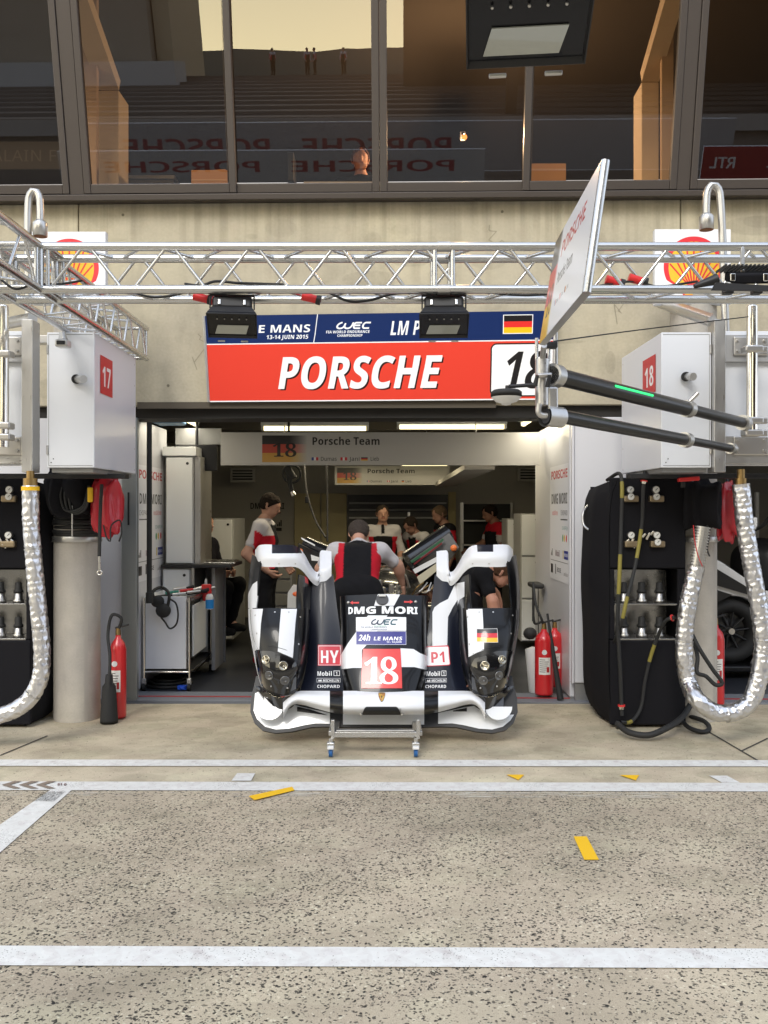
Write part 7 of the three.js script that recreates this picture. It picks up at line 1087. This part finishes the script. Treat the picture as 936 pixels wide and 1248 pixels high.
  const tr = look.trousers ?? [0.012, 0.012, 0.014]; part('trousers', netOf([torso[0], bone(q.pelvis.clone().addScaledVector(up, 0.03), q.pelvis, 0.11, 0.12), bone(w(q.pelvis, 0.05), q.hipL, 0.11, 0.1), bone(w(q.pelvis, -0.05), q.hipR, 0.11, 0.1), ...['L', 'R'].flatMap((s) => leg(s).slice(0, 3))].map((c) => bone(c.a, c.b, c.ra + 0.014, c.rb + 0.018)), 0.035, cell, () => tr, 0, (p) => { const d = p.clone().sub(q.pelvis); return d.dot(up) - 0.06 - 3 * Math.max(0, d.dot(fw) - 0.12); }, FOLD), M.cloth, t);
  for (const s of ['L', 'R']) part('shoe', netOf([bone(q['an' + s].clone().add(V(0, -0.01, -0.03)), toe('an' + s, 0.5), 0.048, 0.045), bone(toe('an' + s, 0.4), toe('an' + s, 0.95), 0.045, 0.038)], 0.03, 0.01, () => look.shoe ?? [0.02, 0.02, 0.02], 0, (p) => -(p.y - Math.min(q['an' + s].y - 0.085, 10))), M.cloth, t);
  if (look.collar) part('collar', new THREE.TorusGeometry(0.068, 0.016, 8, 24).rotateX(Math.PI / 2).applyQuaternion(new THREE.Quaternion().setFromUnitVectors(V(0, 1, 0), up)).translate(...q.neck.clone().addScaledVector(up, 0.012).toArray()), std(rgb(...look.collar), 0.8), t);
  return t;
}
const WH = [0.5, 0.48, 0.5], RD = [0.5, 0.015, 0.03], BK = [0.011, 0.011, 0.013];
const team = (x, v, z, arm) => arm ? (Math.abs(z + 0.0) < 0.035 && v > 0.5 ? RD : WH) : v > 0.93 ? WH : Math.abs(x) < 0.085 ? BK : Math.abs(x) < 0.15 && v < 0.86 ? RD : Math.abs(x) > 0.15 && v < 0.6 ? RD : WH;
const on = (px, d, y = 0.008) => V((px - CX) * d / F, y, -d);
person('man with dark hair looking down left of the race car nose', on(322, 9.35), 1.5, { elR: [-0.27, 1.17, -0.13], wrR: [-0.2, 0.99, 0.08], elL: [0.25, 1.18, 0.0], wrL: [0.15, 1.02, 0.2], head: [0, 1.66, 0.06], face: [-0.1, -0.42, 1] },
  { shirt: (x, v, z, arm) => arm ? (v > 0.42 && v < 0.93 && Math.abs(z) < 0.05 ? RD : WH) : v > 0.93 ? WH : z > 0.02 && x > -0.09 ? BK : v < 0.72 ? RD : WH, collar: WH, cell: 0.013, shoe: [0.4, 0.02, 0.03], palmR: [0.6, 0.2, 0.6] });
person('man seen from behind bending over the open car', on(435, 7.42), Math.PI, { pelvis: [0, 0.95, 0.02], chest: [0, 1.19, 0.23], neck: [0, 1.3, 0.41], head: [0, 1.395, 0.56], shL: [0.195, 1.255, 0.37], shR: [-0.195, 1.255, 0.37], elL: [0.33, 1.1, 0.42], wrL: [0.24, 0.96, 0.6], elR: [-0.34, 1.13, 0.44], wrR: [-0.385, 0.96, 0.52], hipL: [0.1, 0.92, 0], hipR: [-0.1, 0.92, 0], face: [0, -0.75, 0.65] },
  { shirt: (x, v, z, arm) => arm ? WH : v > 0.96 ? WH : Math.abs(x) < 0.115 ? BK : Math.abs(x) < 0.165 && v < 0.9 ? RD : v < 0.6 ? RD : WH, cell: 0.013, hair: [0.05, 0.04, 0.035], palmR: [1, 0, 0.1], sleeve: 0.72, hem: 0 });
const far = person('man in red, white and black jacket standing in the dark passage', on(466, 11.9), 0.1, { elL: [0.27, 1.16, 0.02], wrL: [0.22, 0.95, 0.15], elR: [-0.27, 1.16, 0.02], wrR: [-0.22, 0.95, 0.15] },
  { shirt: (x, v, z, arm) => arm ? (Math.abs(z) < 0.03 ? RD : WH) : v > 0.8 ? (Math.abs(x) < 0.02 ? BK : WH) : v > 0.74 ? WH : Math.abs(x) < 0.13 ? BK : RD, sleeve: 2, far: true, hair: [0.04, 0.03, 0.022] }); far.scale.setScalar(0.94);
const p4 = person('man in white and red shirt bowed behind the right body panel', on(516, 12.1), -0.9, { chest: [0, 1.26, 0.08], neck: [0, 1.42, 0.16], head: [0, 1.54, 0.24], shL: [0.185, 1.37, 0.14], shR: [-0.185, 1.37, 0.14], face: [0, -0.6, 0.8] }, { shirt: team, far: true, skin: [0.3, 0.16, 0.12] }); p4.scale.setScalar(0.92);
const p5 = person('man with short fair hair beside the yellowish door post', on(542, 12.2), -1.2, { head: [0, 1.64, 0.08], face: [0, -0.35, 1] }, { shirt: (x, v, z, arm) => arm ? RD : v > 0.85 ? BK : RD, far: true, skin: [0.33, 0.18, 0.13], hair: [0.12, 0.08, 0.05], trousers: BK }); p5.scale.setScalar(0.95);
const p6 = person('dark haired man in red and white before the shelf opening', on(604, 12.3), -1.4, { head: [0, 1.64, 0.08], face: [0, -0.35, 1], elR: [-0.24, 1.2, 0.12], wrR: [-0.2, 1.1, 0.34] }, { shirt: (x, v, z, arm) => arm ? (v > 0.7 ? RD : WH) : v > 0.8 ? RD : z > 0 ? BK : WH, far: true, skin: [0.3, 0.15, 0.1] }); p6.scale.setScalar(0.96);
person('man in black shirt crouched over behind the right fender', on(571, 7.95), 1.5, { pelvis: [0, 0.88, -0.02], chest: [0, 1.03, 0.07], neck: [0, 1.1, 0.16], head: [0, 1.06, 0.29], shL: [0.19, 1.06, 0.12], shR: [-0.19, 1.06, 0.12], elL: [0.22, 0.84, 0.24], elR: [-0.25, 0.83, 0.2], wrL: [0.16, 0.62, 0.3], wrR: [-0.24, 0.6, 0.23], hipL: [0.1, 0.86, 0], hipR: [-0.1, 0.86, 0], knL: [0.12, 0.46, 0.12], knR: [-0.12, 0.46, 0.1], anL: [0.12, 0.09, -0.05], anR: [-0.12, 0.09, -0.05], face: [0, -0.7, 0.75] }, { shirt: () => BK, cell: 0.013, skin: [0.5, 0.24, 0.16], hair: [0.07, 0.035, 0.02] });
const seat = { pelvis: [0, 0.8, 0], chest: [0, 1.1, 0.04], neck: [0, 1.3, 0.05], head: [0, 1.46, 0.09], shL: [0.2, 1.24, 0.05], shR: [-0.2, 1.24, 0.05], elL: [0.26, 0.98, 0.12], elR: [-0.27, 0.98, 0.12], wrL: [0.12, 0.95, 0.36], wrR: [-0.14, 0.95, 0.36], hipL: [0.1, 0.78, 0.02], hipR: [-0.1, 0.78, 0.02], knL: [0.12, 0.82, 0.46], knR: [-0.12, 0.8, 0.46], anL: [0.1, 0.4, 0.36], anR: [-0.1, 0.38, 0.36] };
person('man in dark suit sitting behind the white cupboard', on(240, 9.75), 1.15, seat, { shirt: (x, v, z, arm) => !arm && v > 0.6 && v < 0.64 && x < -0.03 && x > -0.12 && z > 0 ? [0.4, 0.4, 0.42] : [0.013, 0.012, 0.016], sleeve: 2, trousers: [0.011, 0.011, 0.013], cell: 0.014 });
{ const c = on(240, 9.75), t = thing('bar_stool', 'tall dark stool under the man in the dark suit', 'stool', c); part('seat', lathe([[0.001, 0.62], [0.17, 0.62], [0.18, 0.65], [0.16, 0.675], [0.001, 0.68]], c, 24), M.black, t); part('post', rod(c, c.clone().add(V(0, 0.62, 0)), 0.03), M.aluDull, t); part('foot', lathe([[0.001, 0], [0.2, 0], [0.19, 0.015], [0.04, 0.03], [0.001, 0.03]], c, 24), M.aluDull, t); }
{ const d = 9.2, q = P(441, 200, d), s = { ...seat }; const t = person('man sitting behind the window glass upstairs', V(q.x, q.y - 1.46, q.z), -0.15, { ...seat, face: [0.25, 0, 1] }, { shirt: () => [0.02, 0.018, 0.018], sleeve: 2, skin: [0.45, 0.22, 0.15], hair: [0.1, 0.04, 0.02], cell: 0.016 });
  const c = V(q.x, q.y - 1.46 , q.z), k = thing('office_chair', 'dark chair under the man upstairs', 'chair', c); part('seat', rbox(c.clone().add(V(0, 0.63, -0.03)), 0.45, 0.06, 0.45, 0.02), M.black, k); part('post', rod(V(c.x, SILL - 0.35, c.z), c.clone().add(V(0, 0.6, 0)), 0.03), M.aluDull, k); part('backrest', rbox(c.clone().add(V(0, 0.95, -0.27)), 0.42, 0.4, 0.05, 0.02), M.black, k); }
// spectators on the terrace opposite, seen only as reflections
[[-5.3, 53.5, 0.4, 'spectator standing alone on the terrace opposite'], [-7.3, 53.6, 1.2, 'spectator at the end of the pair on the terrace opposite'], [-7.8, 53.4, -0.6, 'second spectator of the pair on the terrace opposite'], [-10.2, 53.6, 2.4, 'spectator beside the tower on the terrace opposite']].forEach(([x, z, r, l]) => { const c = far.clone(); c.name = numbered('person'); c.position.set(x, 5.14, z); c.rotation.y = Math.PI + r; c.userData = { label: l, category: 'person', group: 'spectators on the terrace' }; scene.add(c); });

renderer.render(scene, camera);
